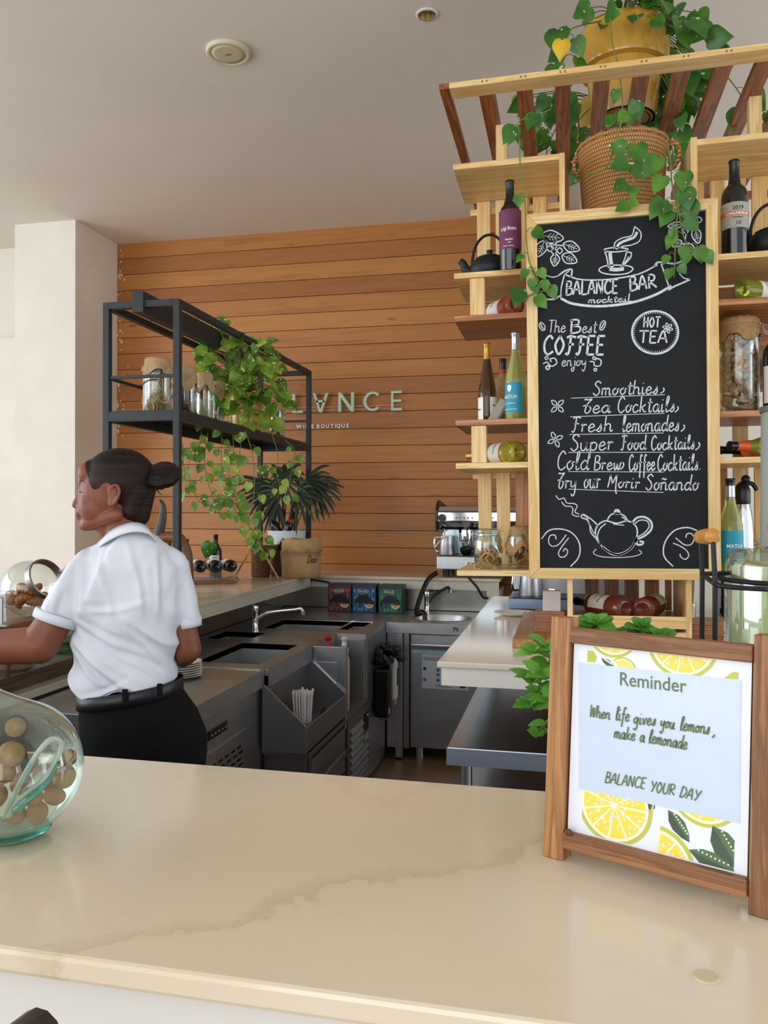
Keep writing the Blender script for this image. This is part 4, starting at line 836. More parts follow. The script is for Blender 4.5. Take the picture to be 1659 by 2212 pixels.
# --- left-hand shelves
bottle('wine_bottle', 'dark red wine bottle with a purple label beside the black teapot', 'bordeaux', .0405, .342, GL_BLACK, CAP_BLACK, .74, U(ux(1102, 480, 3.05), 3.05, ZS[1]+E_), UR,
       [(.08, .225, -105, 105, PURPLE, [('Luigi Bosca', .148, .019, -8, INKW, .062), ('MALBEC', .110, .008, -2, INKW, None), ('2018', .100, .006, -2, INKW, None), ('MENDOZA   ARGENTINA', .088, .0036, -6, INKW, None)])])
bottle('wine_bottle', 'rose wine bottle lying with its punted base to the front on a reddish shelf', 'bordeaux', .040, .315, GL_ROSE, CAP_BLACK, .74, U(ux(1114, 645, 3.045), 3.045, ZS[2]+.041), lying((-.56, .8, 0), 0),
       [(.07, .15, -70, 120, LWHITE, [('ROSADO', .11, .012, 20, INK, .05)]), (.062, .0698, -70, 120, LPINK, [])])
bottle('wine_bottle', 'tall brown slender bottle with a gold cap, left shelf', 'riesling', .0365, .32, GL_BROWN, CAP_GOLD, .80, U(ux(1053, 850, 3.2), 3.2, ZS[3]+E_), UR,
       [(.012, .105, -95, -22, LWHITE, [('Riesling', .055, .010, -60, INK, None)]), (.012, .105, 20, 95, LWHITE, [('Mosel', .07, .008, 50, INK, None)])])
matua_label = lambda: [(.028, .142, -100, 40, TEAL, [('MATUA', .082, .0185, -32, INKW, .062), ('SAUVIGNON BLANC', .062, .005, -32, INKW, None), ('MARLBOROUGH  NEW ZEALAND', .040, .004, -32, INKW, None)])]
def shield(root, a):
    R1 = .0415; g = G(); n = 8
    P = [(-.009, .012), (0, .014), (.009, .012), (.009, 0), (.005, -.008), (0, -.012), (-.005, -.008), (-.009, 0)]
    g.poly([(R1*math.sin(a+x/R1), -R1*math.cos(a+x/R1), .118+z) for x, z in P]); g.obj('shield_emblem', M('emblem_silver', 'c4ccd2', .3, .6), root)
b_ = bottle('wine_bottle', 'pale green wine bottle with a silver cap and teal label, left of the chalkboard', 'burgundy', .040, .335, GL_PALE, CAP_SILVER, .80, U(ux(1114, 850, 3.10), 3.10, ZS[3]+E_), UR, matua_label()); shield(b_, math.radians(-32))
b_ = bottle('wine_bottle', 'small bottle in a burlap sleeve with a red neck ring, behind the slender brown bottle', 'bordeaux', .037, .272, BURLAP, CAP_BLACK, .84, U(ux(1087, 850, 3.29), 3.29, ZS[3]+E_), UR, ring=(.78, .84, CAP_RED))
o = thing('table_card', 'grey folded card leaning between the brown bottle and the teal-labelled bottle', 'card', U(ux(1076, 890, 3.13), 3.13, ZS[3]+E_), UR)
for k in range(3): g = G(); g.bar((-.028+k*.004, .004*k, .004), (.022+k*.003, .004*k, .085), .030, .0022, (0, 1, 0)); g.obj('card_leaf', M('card_grey', 'a09a8c', .7), o)
bottle('wine_bottle', 'white wine bottle lying on its side with an orange-edged label, lower left shelf', 'burgundy', .040, .30, GL_YEL, CAP_GOLD, .80, U(ux(1122, 972, 3.06), 3.06, ZS[4]+.041), lying((-.70, .68, 0), 0),
       [(.075, .135, -110, 110, LWHITE, [('Verdejo', .10, .012, 0, INK, .045)]), (.068, .0745, -110, 110, LORANGE, [])])
# --- jars
def ring_slices(g, n, R_, z0, z1, seed, skins, flesh, rr_=.02, face=True):
    rr = random.Random(seed)
    for i in range(n):
        a = -PI/2+rr.uniform(-1.9, 1.9); z = z0+(z1-z0)*(i+.5)/n+rr.uniform(-.004, .004); s_ = rr_*rr.uniform(.8, 1.15); q = R_-.004-rr.uniform(0, .012)
        T_ = Matrix.Translation((q*math.cos(a), q*math.sin(a), z)) @ Euler((rr.uniform(-.5, .5), rr.uniform(-.3, .3), a+PI/2+rr.uniform(-.4, .4))).to_matrix().to_4x4()
        old = g.T; g.T = (old @ T_) if old else T_
        ring_ = [(s_*math.cos(2*PI*k/16), 0, s_*math.sin(2*PI*k/16)) for k in range(16)]
        g.use(skins).tube(ring_, s_*.10, 5, True)
        g.use(flesh); g.prism([(s_*.95*math.cos(2*PI*k/14), s_*.95*math.sin(2*PI*k/14)) for k in range(14)], -.0012, .0012)
        g.use(skins)
        for k in range(7): g.bar((0, -.0016, 0), (s_*.9*math.cos(2*PI*k/7), -.0016, s_*.9*math.sin(2*PI*k/7)), .0012, .0012)
        g.T = old
    return g
PEEL = M('dried_peel', 'd8b078', .6); PULP = M('dried_pulp', '6a3416', .4, var=(60, '8e5222')); PULP2 = M('dried_pulp_pale', 'a8814a', .5, var=(60, '7a5428'))
def clip_jar(kind, label, loc, rot, r, h, fill, group=None):
    root = thing(kind, label, 'jar', loc, rot, group)
    G().lathe([(0, 0), (r*.86, 0), (r, .008), (r, h*.62), (r*.95, h*.72), (r*.80, h*.80), (r*.80, h*.86), (r*.77, h*.86), (r*.77, h*.79), (r*.9, h*.71), (r*.955, h*.62), (r*.955, .01), (r*.8, .004), (0, .004)], 32, sq=.92).obj('glass_jar', GLASS, root, True, auto=60)
    l_ = G().lathe([(r*.84, h*.865), (r*.86, h*.88), (r*.86, h*.93), (r*.80, h*.95), (r*.70, h*.96), (r*.66, h*.985), (0, h*.985)], 32, sq=.92).obj('lid', glass('lid_glass', 'dfe9e2', .06, .9), root, True, auto=50)
    g = G(); g.lathe([(r*.83, h*.845), (r*.85, h*.85), (r*.83, h*.858)], 28, cap=False, sq=.92); g.obj('seal', M('rubber_seal', 'b89a78', .6), root, True)
    g = G()
    for zz in (.80, .90): g.tube([(r*.87*math.cos(2*PI*k/24), .92*r*.87*math.sin(2*PI*k/24), h*zz) for k in range(24)], .0013, 5, True)
    for s_ in (-1, 1): g.tube(sm([(s_*r*.87, -.006, h*.80), (s_*(r*.87+.008), -.012, h*.84), (s_*(r*.87+.010), -.008, h*.91), (s_*r*.87, .0, h*.90)], 4), .0016, 6)
    g.obj('wire_clip', CHROME, root, True)
    if fill: fill(root)
    return root
def fill_orange(root):
    g = G(); ring_slices(g, 12, .048, .016, .085, 4, PEEL, PULP, .023); g.obj('dried_orange_slices', None, root)['kind'] = 'stuff'
clip_jar('clip_top_jar', 'clip-top glass jar of dark dried orange slices at the left end of the lowest shelf', U(ux(1055, 1190, 3.12), 3.12, ZS[5]+E_), UR, .054, .155, fill_orange)
def cloth_cap(root, r, z, R_, drop, seed, tie=True, mat=None, corners=4):
    """burlap square tied over a jar mouth, its hem hanging unevenly"""
    rr = random.Random(seed); g = G(); n = 40; rings = []
    hem = [1+.32*math.cos(corners*2*PI*k/n+seed)+.08*rr.uniform(-1, 1) for k in range(n)]
    prof_ = [(0, .012), (.6, .014), (.9, .010), (1.0, .002), (1.03, -.010), (1.0, -.020)]
    for a, dz in prof_: rings.append(g.addv([(r*a*math.cos(2*PI*k/n), r*a*math.sin(2*PI*k/n), z+dz+(.002*math.sin(k*2.2) if a > .5 else 0)) for k in range(n)]))
    for t_ in (.25, .5, .75, 1.0):
        rings.append(g.addv([((r+(R_-r)*min(1, t_*1.25)+.006*t_+.004*math.sin(5*2*PI*k/n+seed)*t_)*math.cos(2*PI*k/n), (r+(R_-r)*min(1, t_*1.25)+.006*t_+.004*math.sin(5*2*PI*k/n+seed)*t_)*math.sin(2*PI*k/n), z-.020-drop*t_*hem[k]) for k in range(n)]))
    for a, b in zip(rings, rings[1:]):
        for k in range(n): g.face(a+k, a+(k+1) % n, b+(k+1) % n, b+k)
    o = g.obj('burlap_cover', mat or BURLAP, root, True, solid=.0012)
    if tie: g = G(); g.tube([(r*1.04*math.cos(2*PI*k/24), r*1.04*math.sin(2*PI*k/24), z-.012) for k in range(24)], .0022, 6, True); g.tube(sm([(r*.5, -r*.95, z-.012), (r*.55, -r*1.1, z-.05), (r*.5, -r*1.3, z-.095)], 4), .0015, 5); g.obj('twine', M('twine', 'b89a6a', .9), root, True)
    return o
def plain_jar(kind, label, loc, rot, r, h, neck, fill, cover=None, group=None):
    root = thing(kind, label, 'jar', loc, rot, group)
    G().lathe([(0, 0), (r*.9, 0), (r, .008), (r, h*.80), (r*.97, h*.85), (neck, h*.93), (neck, h), (neck-.003, h), (neck-.003, h*.93), (r*.94, h*.84), (r-.004, h*.79), (r-.004, .01), (r*.88, .005), (0, .005)], 32).obj('glass_jar', GLASS, root, True, auto=60)
    if fill: fill(root)
    if cover: cloth_cap(root, neck+.004, h, *cover)
    return root
CHIPS = M('dried_fruit', 'c48c4c', .6, var=(50, '9c6028')); PETAL = M('dried_petals', 'd8b090', .7, var=(40, 'b98868')); POPP = M('pale_grain', 'cbb78e', .7); DPINK = M('dried_roses', 'a8284c', .7, var=(60, '7a2040')); BARK = M('dried_bark', '5a3a20', .7, var=(40, '7e5630'))
def flakes(name, mat, R_, z0, z1, n, size, seed):
    def f(root):
        rr = random.Random(seed); g = G()
        for i in range(n):
            a = rr.uniform(0, 2*PI); q = R_*math.sqrt(rr.uniform(.35, 1)); s_ = size*rr.uniform(.7, 1.2)
            g.ball((q*math.cos(a), q*math.sin(a), rr.uniform(z0, z1)), s_, s_*rr.uniform(.5, .9), s_*rr.uniform(.2, .5), 8, 5, Euler((rr.uniform(-1.5, 1.5), rr.uniform(-1.5, 1.5), rr.uniform(0, 3))))
        g.obj(name, mat, root, True)['kind'] = 'stuff'
    return f
plain_jar('burlap_topped_jar', 'glass jar of dried fruit under a drooping burlap cover beside the clip-top jar', U(ux(1124, 1190, 3.13), 3.13, ZS[5]+E_), UR, .050, .145, .036, flakes('dried_fruit', CHIPS, .036, .015, .06, 45, .013, 3), (.052, .06, 2))
root = plain_jar('burlap_topped_jar', 'tall glass jar of pale dried petals under burlap, right of the chalkboard', U(ux(1597, 800, 3.14), 3.14, ZS[3]+E_), UR, .068, .335, .064, flakes('dried_petals', PETAL, .057, .016, .285, 340, .019, 8), (.066, .045, 5))
g = G(); g.tube(sm([(.066, -.01, .318), (.078, -.012, .325), (.078, -.014, .305), (.095, -.02, .285)], 4), .0022, 6); g.tube(sm([(.066, .0, .318), (.076, -.002, .32), (.076, -.006, .30), (.092, -.012, .282)], 4), .0022, 6); g.obj('wire_clip', CHROME, root, True)
clip_jar('clip_top_jar', 'small empty clip-top jar at the right end of the lowest shelf by the siphon', U(ux(1655, 1180, 3.2), 3.2, ZS[5]+E_), UR, .04, .11, None)
# --- cast iron teapots
def teapot(label, loc, rot, s, spout=-1):
    root = thing('teapot', label, 'teapot', loc, rot)
    P = [(0, 0), (.038, 0), (.046, .004), (.058, .020), (.062, .036), (.060, .050), (.052, .062), (.040, .068), (.036, .070)]
    G().lathe([(a*s, z*s) for a, z in P], 32).obj('pot_body', IRON, root, True)
    l_ = G().lathe([(a*s, z*s) for a, z in [(.041, .0685), (.041, .072), (.028, .078), (.010, .081), (.006, .083), (.005, .086), (.010, .090), (.009, .096), (0, .098)]], 28).obj('lid', IRON, root, True)
    G().tube(sm([(spout*.050*s, 0, .028*s), (spout*.070*s, 0, .040*s), (spout*.078*s, 0, .058*s), (spout*.088*s, 0, .068*s)], 5), [.017*s]+[.015*s-.0004*s*i for i in range(15)], 12).obj('spout', IRON, root, True)
    arc = [(.052*s*math.cos(a), 0, (.058+.085*math.sin(a))*s) for a in [PI*i/18 for i in range(19)]]
    G().tube(arc, .0042*s, 8).obj('handle', IRON, root, True)
    return root
teapot('small black cast iron teapot with an arched handle, left of the purple-labelled bottle', U(ux(1058, 560, 3.16), 3.16, ZS[1]+E_), (0, -LEAN, .15), 1.3)
teapot('large black cast iron teapot at the right edge beside the grey-labelled bottle', U(ux(1668, 520, 3.13), 3.13, ZS[1]+E_), (0, -LEAN, 0), 1.42, 1)
# --- right-hand shelves
bottle('wine_bottle', 'dark wine bottle with a grey label and orange band, right of the chalkboard', 'bordeaux', .0455, .345, GL_BLACK, CAP_BLACK, .76, U(ux(1587, 480, 3.07), 3.07, ZS[1]+E_), UR,
       [(.095, .185, -95, 95, LGREY, [('2019', .158, .019, 4, INK, None), ('ANNIVERSARY', .129, .0055, 2, INK, None), ('10', .105, .018, 4, INK, None)]), (.138, .1515, -95, 95, LORANGE, [])]).children[3]
o = bpy.data.objects['label.%03d' % 0] if 0 else None
g = G(); bend = lambda p: Vector((.0468*math.cos(-PI/2+p.x/.0468), .0468*math.sin(-PI/2+p.x/.0468), .1405+p.y)); text(g, 'CONUNDRUM', .0125, None, 0, 'CENTER', .0004, .084, bend)
rt_ = [o for o in bpy.data.objects if o.get('label', '').startswith('dark wine bottle with a grey label')][0]
lb_ = [c for c in rt_.children if c.name.startswith('label') and c.data.materials[0].name == 'label_orange'][0]; g.obj('lettering', INKW, lb_)
for v_ in lb_.data.vertices: v_.co.x *= 1.012; v_.co.y *= 1.012
bottle('wine_bottle', 'green-gold wine bottle lying base-forward on the upper right shelf', 'bordeaux', .040, .31, GL_GREEN, CAP_GOLD, .74, U(ux(1600, 618, 3.05), 3.05, ZS[2]+.041), lying((.80, .58, 0), 0),
       [(.062, .135, -100, 100, LWHITE, [('OREMUS', .102, .013, -8, INK, .055), ('MANDOLAS', .085, .006, -8, INK, None), ('TOKAJI', .12, .005, -8, INK, None)])])
bottle('wine_bottle', 'black bottle with a narrow cream label at the right edge, beside the petal jar', 'bordeaux', .040, .325, GL_BLACK, CAP_BLACK, .74, U(ux(1674, 800, 3.09), 3.09, ZS[3]+E_), UR, [(.03, .16, -75, -30, LWHITE, [])])
bottle('wine_bottle', 'green bottle lying with its orange and black neck forward, lower right shelf', 'burgundy', .040, .30, GL_GREEN, CAP_BLACK, .90, U(.83, 3.20, ZS[4]+.041), lying((-.86, -.46, 0), 0), ring=(.74, .90, CAP_ORANGE))
bottle('wine_bottle', 'amber rose bottle lying behind the one with the orange neck', 'bordeaux', .038, .29, GL_ROSE, CAP_BLACK, .76, U(.86, 3.285, ZS[4]+.039), lying((-.985, -.10, 0), 0))
b_ = bottle('wine_bottle', 'clear green wine bottle with a black cap and teal label, bottom right shelf', 'burgundy', .042, .325, GL_PALE, CAP_BLACK, .92, U(ux(1578, 1140, 3.06), 3.06, ZS[5]+E_), UR, [(a, b, -75, 95, m_, [(t_, z, s_, 12, im, w_) for t_, z, s_, an, im, w_ in tx]) for a, b, c, d, m_, tx in matua_label()], ring=(.80, .92, CAP_SILVER)); shield(b_, math.radians(12))
r_ = thing('cream_siphon', 'steel whipping siphon with a black head behind the teal-labelled bottle, bottom right', 'siphon', U(ux(1604, 1140, 3.17), 3.17, ZS[5]+E_), UR)
G().lathe([(0, 0), (.036, 0), (.039, .006), (.039, .12), (.036, .17), (.029, .215), (.024, .235)], 28).obj('flask', CHROME, r_, True, auto=50)
h_ = G().lathe([(.026, .235), (.028, .24), (.028, .285), (.020, .305), (.010, .315), (0, .318)], 24).obj('head', BLACK, r_, True, auto=50)
g = G(); g.tube(sm([(-.01, 0, .30), (.03, 0, .31), (.05, 0, .285)], 4), .008, 8); g.ball((.012, 0, .325), .016); g.obj('lever', BLACK, h_, True)
g = G(); g.tube(sm([(-.02, 0, .28), (-.045, 0, .275), (-.055, 0, .255)], 4), .007, 8); g.obj('nozzle', BLACK, h_, True)
# --- two rose bottles in the open box below the chalkboard
bottle('wine_bottle', 'rose wine bottle lying in the open box, the left one, with a white label', 'bordeaux', .0405, .285, GL_ROSE2, CAP_BLACK, .74, U(ux(1352, 1313, 3.035), 3.035, 1.2045+.041), lying((-.60, .80, 0), 0, (0, -1, .7)),
       [(.075, .165, -60, 62, LWHITE, [('Protos', .105, .020, 8, INK, .050), ('ROSADO', .132, .006, 4, INK, None)])])
bottle('wine_bottle', 'rose wine bottle lying in the open box, the right one, with a pink-edged label', 'bordeaux', .0405, .285, GL_ROSE2, CAP_BLACK, .74, U(ux(1388, 1318, 3.035), 3.035, 1.2045+.041), lying((.34, .94, 0), 0, (-.1, -1, .9)),
       [(.10, .19, -62, 62, LWHITE, [('SAUVIGNON', .145, .009, 0, INK, .055), ('ROSE', .125, .007, 0, INK, None)]), (.088, .0995, -62, 62, LPINK, [])])
# ================================================================== coasters, card and plate on the plank and peninsula
CO = M('coaster_print', 'b8a894', .6, var=(70, '8d7a68')); CE = M('coaster_edge', 'a87252', .7)
def stack(n, x, y, z, w, d, lab_top, lab, grp, seed):
    rr = random.Random(seed)
    for i in range(n):
        o = thing('coaster', lab_top if i == n-1 else lab, 'coaster', (x+rr.uniform(-.006, .006), y+rr.uniform(-.004, .004), z+.0004+i*.0095), (0, 0, rr.uniform(-.06, .06)), grp)
        G().box(-w/2, w/2, -d/2, d/2, 0, .0078).obj('cork_base', CE, o); G().box(-w/2+.003, w/2-.003, -d/2+.003, d/2-.003, .0079, .0088).obj('printed_face', CO, o)
p = atY(1196, 1380, 3.12)
stack(8, -.058, 3.24, 1.1328, .115, .115, 'topmost square printed coaster of the stack left of the open box', 'square printed coaster in the stack left of the open box, under the topmost', 'coasters left of the open box', 1)
stack(7, .500, 3.16, 1.1328, .115, .13, 'topmost square coaster of the stack right of the open box, behind the black stand', 'square coaster in the stack right of the open box, under the topmost', 'coasters right of the open box', 2)
stack(3, .625, 3.14, 1.1328, .115, .13, 'topmost of three coasters fanned beside the taller right stack', 'lower coaster of the three fanned beside the taller right stack', 'three coasters by the right stack', 6)
r_ = thing('card_box', 'small plain white card box standing on the coasters left of the open box', 'box', (-.050, 3.235, 1.1328+8*.0095+.0005))
G().box(-.034, .034, -.025, .025, 0, .078).obj('carton', M('card_white', 'd2d0d2', .6), r_, bevel=.001); G().box(-.012, .012, -.004, .004, .078, .084).obj('clip', CHROME, r_)
r_ = thing('saucer', 'white saucer with a wrapped biscuit on the peninsula behind the wooden plank', 'plate', (-.235, 3.90, 1.1005))
G().lathe([(0, 0), (.05, 0), (.06, .004), (.095, .014), (.096, .016), (.06, .008), (0, .006)], 36).obj('dish', PL, r_, True, auto=50)
# ================================================================== coffee machines
CB = M('machine_side', '2e2418', .35)
r_ = thing('espresso_machine', 'chrome two-group espresso machine on the back ledge, half hidden by the shelves', 'coffee machine', (-.60, 5.95, LZ)); L0 = Vector((-.60, 5.95, LZ))
w = .345; X0 = atY(942, 1150, 5.72).x+.60; X1 = X0+.72
BR = M('machine_panel', 'c8dce4', .18, .7)
G().box(X0, X1, -.20, .20, .055, .15).obj('drip_base', STEEL, r_, bevel=.006)
G().box(X0+.02, X1-.02, -.19, .06, .1505, .156).obj('drip_grid', BLACK, r_)
G().box(X0+.01, X1-.01, .03, .22, .1565, .50).obj('back_panel', BR, r_, bevel=.004)
g = G(); g.T = Matrix.Translation((0, 0, 0))
pr = [(-.20, .36), (-.23, .40), (-.23, .47), (-.19, .505), (.21, .505), (.21, .34), (-.17, .34)]
n = len(pr); a = g.addv([(X0+.012, y, z) for y, z in pr]); b = g.addv([(X1-.012, y, z) for y, z in pr]); g.face(*range(a, a+n)); g.face(*range(b+n-1, b-1, -1))
for k in range(n): g.face(a+k, b+k, b+(k+1) % n, a+(k+1) % n)
hd = g.obj('head', CHROME, r_, bevel=.004)
for xs_ in (X0, X1-.012):
    g = G(); pr2 = [(-.215, .33), (-.245, .40), (-.245, .48), (-.19, .535), (-.14, .55), (.20, .515), (.22, .30)]; n = len(pr2); a = g.addv([(xs_-.004, y, z) for y, z in pr2]); b = g.addv([(xs_+.012, y, z) for y, z in pr2]); g.face(*range(a+n-1, a-1, -1)); g.face(*range(b, b+n))
    for k in range(n): g.face(a+k, a+(k+1) % n, b+(k+1) % n, b+k)
    g.obj('end_cheek', CB, r_)
G().box(X0+.01, X1-.01, -.232, -.2295, .462, .474).obj('trim_strip', BLACK, hd)
g = G()
for k in range(5): g.ball((X0+.145+k*.028, -.232, .425), .006, .003, .006, 8, 6)
for k in range(3): g.ball((X0+.345+k*.028, -.232, .425), .006, .003, .006, 8, 6)
g.obj('buttons', DSTEEL, hd, True)
G().cyl((X0+.045, -.262, .425), (X0+.045, -.228, .425), .027).obj('steam_knob', BLACK, hd, True, auto=40)
for k in (0, 1):
    gx = X0+.20+k*.26
    g_ = G().lathe([(.05, .255), (.052, .265), (.052, .335), (.05, .345)], 28, (gx, -.11, 0)).obj('group_head', CHROME, r_, True, auto=40)
    ph = G().lathe([(.012, .205), (.03, .215), (.036, .25), (.036, .256)], 24, (gx, -.11, 0)).obj('portafilter', CHROME, r_, True, auto=40)
    G().tube([(gx, -.14, .235), (gx+.02, -.20, .222), (gx+.035, -.27, .205)], [.008, .013, .015], 12).obj('filter_handle', BLACK, ph, True)
G().tube(sm([(X0+.055, -.21, .345), (X0+.06, -.225, .30), (X0+.03, -.24, .26), (X0+.0, -.245, .22), (X0-.01, -.24, .20)], 5), .006, 8).obj('steam_wand', CHROME, r_, True)
G().box(X0+.20, X0+.44, -.204, -.2005, .085, .118).obj('badge', M('badge_steel', 'd0d2d0', .3, .8), r_)
g = G(); text(g, 'EXPOBAR', .026, Matrix.Translation((X0+.32, -.2046, .092)) @ FRONT, 0, 'CENTER', .0006, .20); g.obj('lettering', INK, r_)
for xs_ in (X0+.06, X1-.06):
    for y in (-.15, .15): G().cyl((xs_, y, 0), (xs_, y, .056), .022).obj('foot', BLACK, r_, True, auto=40)
G().box(X0+.08, X0+.085, .0298, .0302, .23, .27).obj('switch', BLACK, r_)
def jug(kind, label, loc, rz, s, hm):
    r = thing(kind, label, 'jug', loc, (0, 0, rz))
    G().lathe([(0, 0), (.046*s, 0), (.047*s, .004), (.040*s, .075*s), (.041*s, .10*s), (.0395*s, .10*s), (.038*s, .075*s), (.045*s, .006), (0, .004)], 28).obj('jug_body', STEEL, r, True, auto=50)
    G().tube(sm([(-.040*s, 0, .092*s), (-.066*s, 0, .094*s), (-.072*s, 0, .06*s), (-.066*s, 0, .022*s), (-.046*s, 0, .02*s)], 5), .005*s, 8).obj('handle', hm, r, True); return r
jug('milk_jug', 'steel milk jug standing in the drip tray of the espresso machine on the ledge', (-.60+X0+.06, 5.82, LZ+.157), .6, 1.35, CHROME)
o = thing('espresso_cup', 'black espresso cup on the machine tray under the coffee spout', 'cup', (-.60+X0+.20, 5.83, LZ+.157)); G().lathe([(0, 0), (.025, 0), (.04, .02), (.043, .055), (.040, .055), (.036, .02), (0, .006)], 24).obj('cup_body', BLACK, o, True, auto=60); G().tube(sm([(.042, 0, .045), (.062, 0, .04), (.060, 0, .02), (.04, 0, .018)], 4), .004, 8).obj('handle', BLACK, o, True)
# second machine on the peninsula seen under the shelves
r_ = thing('coffee_machine', 'low steel coffee machine with a drip tray under the lowest shelf', 'coffee machine', (0, 4.38, 1.1005))
xa, xb = atY(1098, 1300, 4.12).x, .36
G().box(xa, xb, -.27, .20, .004, .058).obj('drip_tray', M('blue_steel', '7d8ea6', .35, 1), r_, bevel=.003)
G().box(xa+.01, xb-.01, -.02, .20, .0585, .40).obj('machine_body', STEEL, r_, bevel=.005)
G().box(xa+.012, xb-.012, -.20, .20, .3, .42).obj('machine_head', STEEL, r_, bevel=.006)
G().box(xa+.02, xb-.02, -.26, -.025, .0585, .062).obj('tray_grid', BLACK, r_)
g = G(); g.lathe([(.03, .255), (.034, .265), (.034, .30)], 20, (xa+.14, -.12, 0)); g.obj('group_head', CHROME, r_, True, auto=40)
G().tube(sm([(xa+.02, -.15, .30), (xa+.02, -.17, .2), (xa+.012, -.18, .1)], 4), .004, 8).obj('steam_wand', CHROME, r_, True)
G().box(xa+.17, xa+.27, -.0225, -.0195, .155, .18).obj('badge', M('badge_steel', 'd0d2d0', .3, .8), r_)
jug('milk_jug', 'steel milk jug with a black handle on the low coffee machine under the shelves', (xa+.105, 4.22, 1.1005+.0625), 0, 1.3, BLACK)
# black grinder and pale panel behind the right-hand coasters
r_ = thing('coffee_grinder', 'black appliance with chrome buttons behind the right-hand coasters', 'grinder', (.80, 4.2, 1.1005))
G().box(-.08, .07, -.12, .12, 0, .36).obj('grinder_body', M('gloss_black', '0a0c0e', .12), r_, bevel=.008)
for z in (.09, .17, .25): G().ball((-.03, -.122, z), .012, .006, .006, 12, 8).obj('button', CHROME, r_, True)
G().box(-.10, .30, -.20, -.13, .02, .05).obj('tray', M('gloss_black', '0a0c0e', .12), r_, bevel=.004)
r_ = thing('grey_canister', 'grey storage canister beside the black appliance behind the right coasters', 'canister', (1.02, 4.3, 1.1005)); G().lathe([(0, 0), (.09, 0), (.09, .33), (.088, .34), (0, .34)], 24).obj('canister_body', M('canister_grey', '6a6860', .5), r_, True, auto=40); G().lathe([(.092, .30), (.093, .345), (.06, .355), (0, .357)], 24).obj('lid', M('canister_lid', '8a8880', .5), r_, True, auto=40)
r_ = thing('skewer_glass', 'glass of wooden stirrers standing behind the right stack of coasters', 'glass', (.475, 3.42, 1.1333)); G().lathe([(0, 0), (.032, 0), (.036, .10), (.034, .10), (.03, .004), (0, .004)], 20).obj('tumbler', GLASS, r_, True, auto=50)
rr = random.Random(4)
for i in range(14): a = rr.uniform(0, 6.28); q = rr.uniform(0, .022); G().bar((q*math.cos(a), q*math.sin(a), .006), (q*1.5*math.cos(a), q*1.5*math.sin(a), .20+rr.uniform(-.02, .02)), .006, .002).obj('stirrer', M('stirrer_wood', 'b89a70', .7), r_)
# ================================================================== plants: leaves and vines
def leafmat(name, dark, mid, light, cream=None, amt=.72):
    m = bpy.data.materials.new(name); m.use_nodes = True; t = NT(m); v = t.coord()
    c = t.ramp(t.noise(v, 9, 2, .5), [(.30, dark), (.52, mid), (.70, light)])
    if cream:
        f = t.ramp(t.noise(v, 34, 3, .6, .5), [(amt-.04, (0, 0, 0, 1)), (amt, (1, 1, 1, 1))])
        mx = t.add('ShaderNodeMix', data_type='RGBA'); t.ln(f, mx.inputs[0]); t.ln(c, mx.inputs[6]); mx.inputs[7].default_value = lin(cream); c = mx.outputs[2]
    t.ln(c, t.p.inputs['Base Color']); t.p.inputs['Roughness'].default_value = .38
    tr = t.add('ShaderNodeBsdfTranslucent'); t.ln(c, tr.inputs[0]); ms = t.add('ShaderNodeMixShader'); ms.inputs[0].default_value = .22
    t.ln(t.p.outputs[0], ms.inputs[1]); t.ln(tr.outputs[0], ms.inputs[2]); t.ln(ms.outputs[0], t.out.inputs[0]); MATS[name] = m; return m
POTHOS = leafmat('pothos_leaf', '40661a', '72982c', 'aebf4a', 'e6e8b4', .66); POTHOS_D = leafmat('pothos_leaf_dark', '2b5a1e', '447a26', '6a9a34', 'e4eac0', .70)
MINTL = leafmat('mint_leaf', '3c7424', '569634', '74b048'); PALM = leafmat('palm_leaf', '18260f', '24381a', '32491f'); VINE = M('vine_stem', '6a7a34', .6); VINED = M('vine_stem_dark', '4a4a26', .7)
HEART = [(0, .13, .03), (.03, .33, .03), (.13, .46, .02), (.28, .50, 0), (.45, .45, -.01), (.62, .33, -.03), (.80, .17, -.07), (.93, .05, -.11), (1, 0, -.13)]
def leaf(g, p, tip, nrm, size, fold=.18, prof=HEART, back=.10):
    """heart leaf: base at p, pointing along tip, face towards nrm"""
    p = Vector(p); d = Vector(tip).normalized(); n = Vector(nrm); n = (n-d*n.dot(d)); n = n.normalized() if n.length > 1e-4 else d.orthogonal().normalized(); s_ = d.cross(n)
    mid = []; lf = []; rt = []
    for t_, w, dz in prof:
        c = p+d*(size*t_)+n*(size*dz); b = p+d*(size*(t_-(back if t_ < .01 else back*.8 if t_ < .05 else 0)))
        mid.append(c); lf.append(b+n*(size*(dz+fold*w))+s_*(size*w*.92)); rt.append(b+n*(size*(dz+fold*w))-s_*(size*w*.92))
    a = g.addv(mid); b = g.addv(lf); c = g.addv(rt)
    for i in range(len(prof)-1):
        g.face(b+i, b+i+1, a+i+1, a+i); g.face(a+i, a+i+1, c+i+1, c+i)
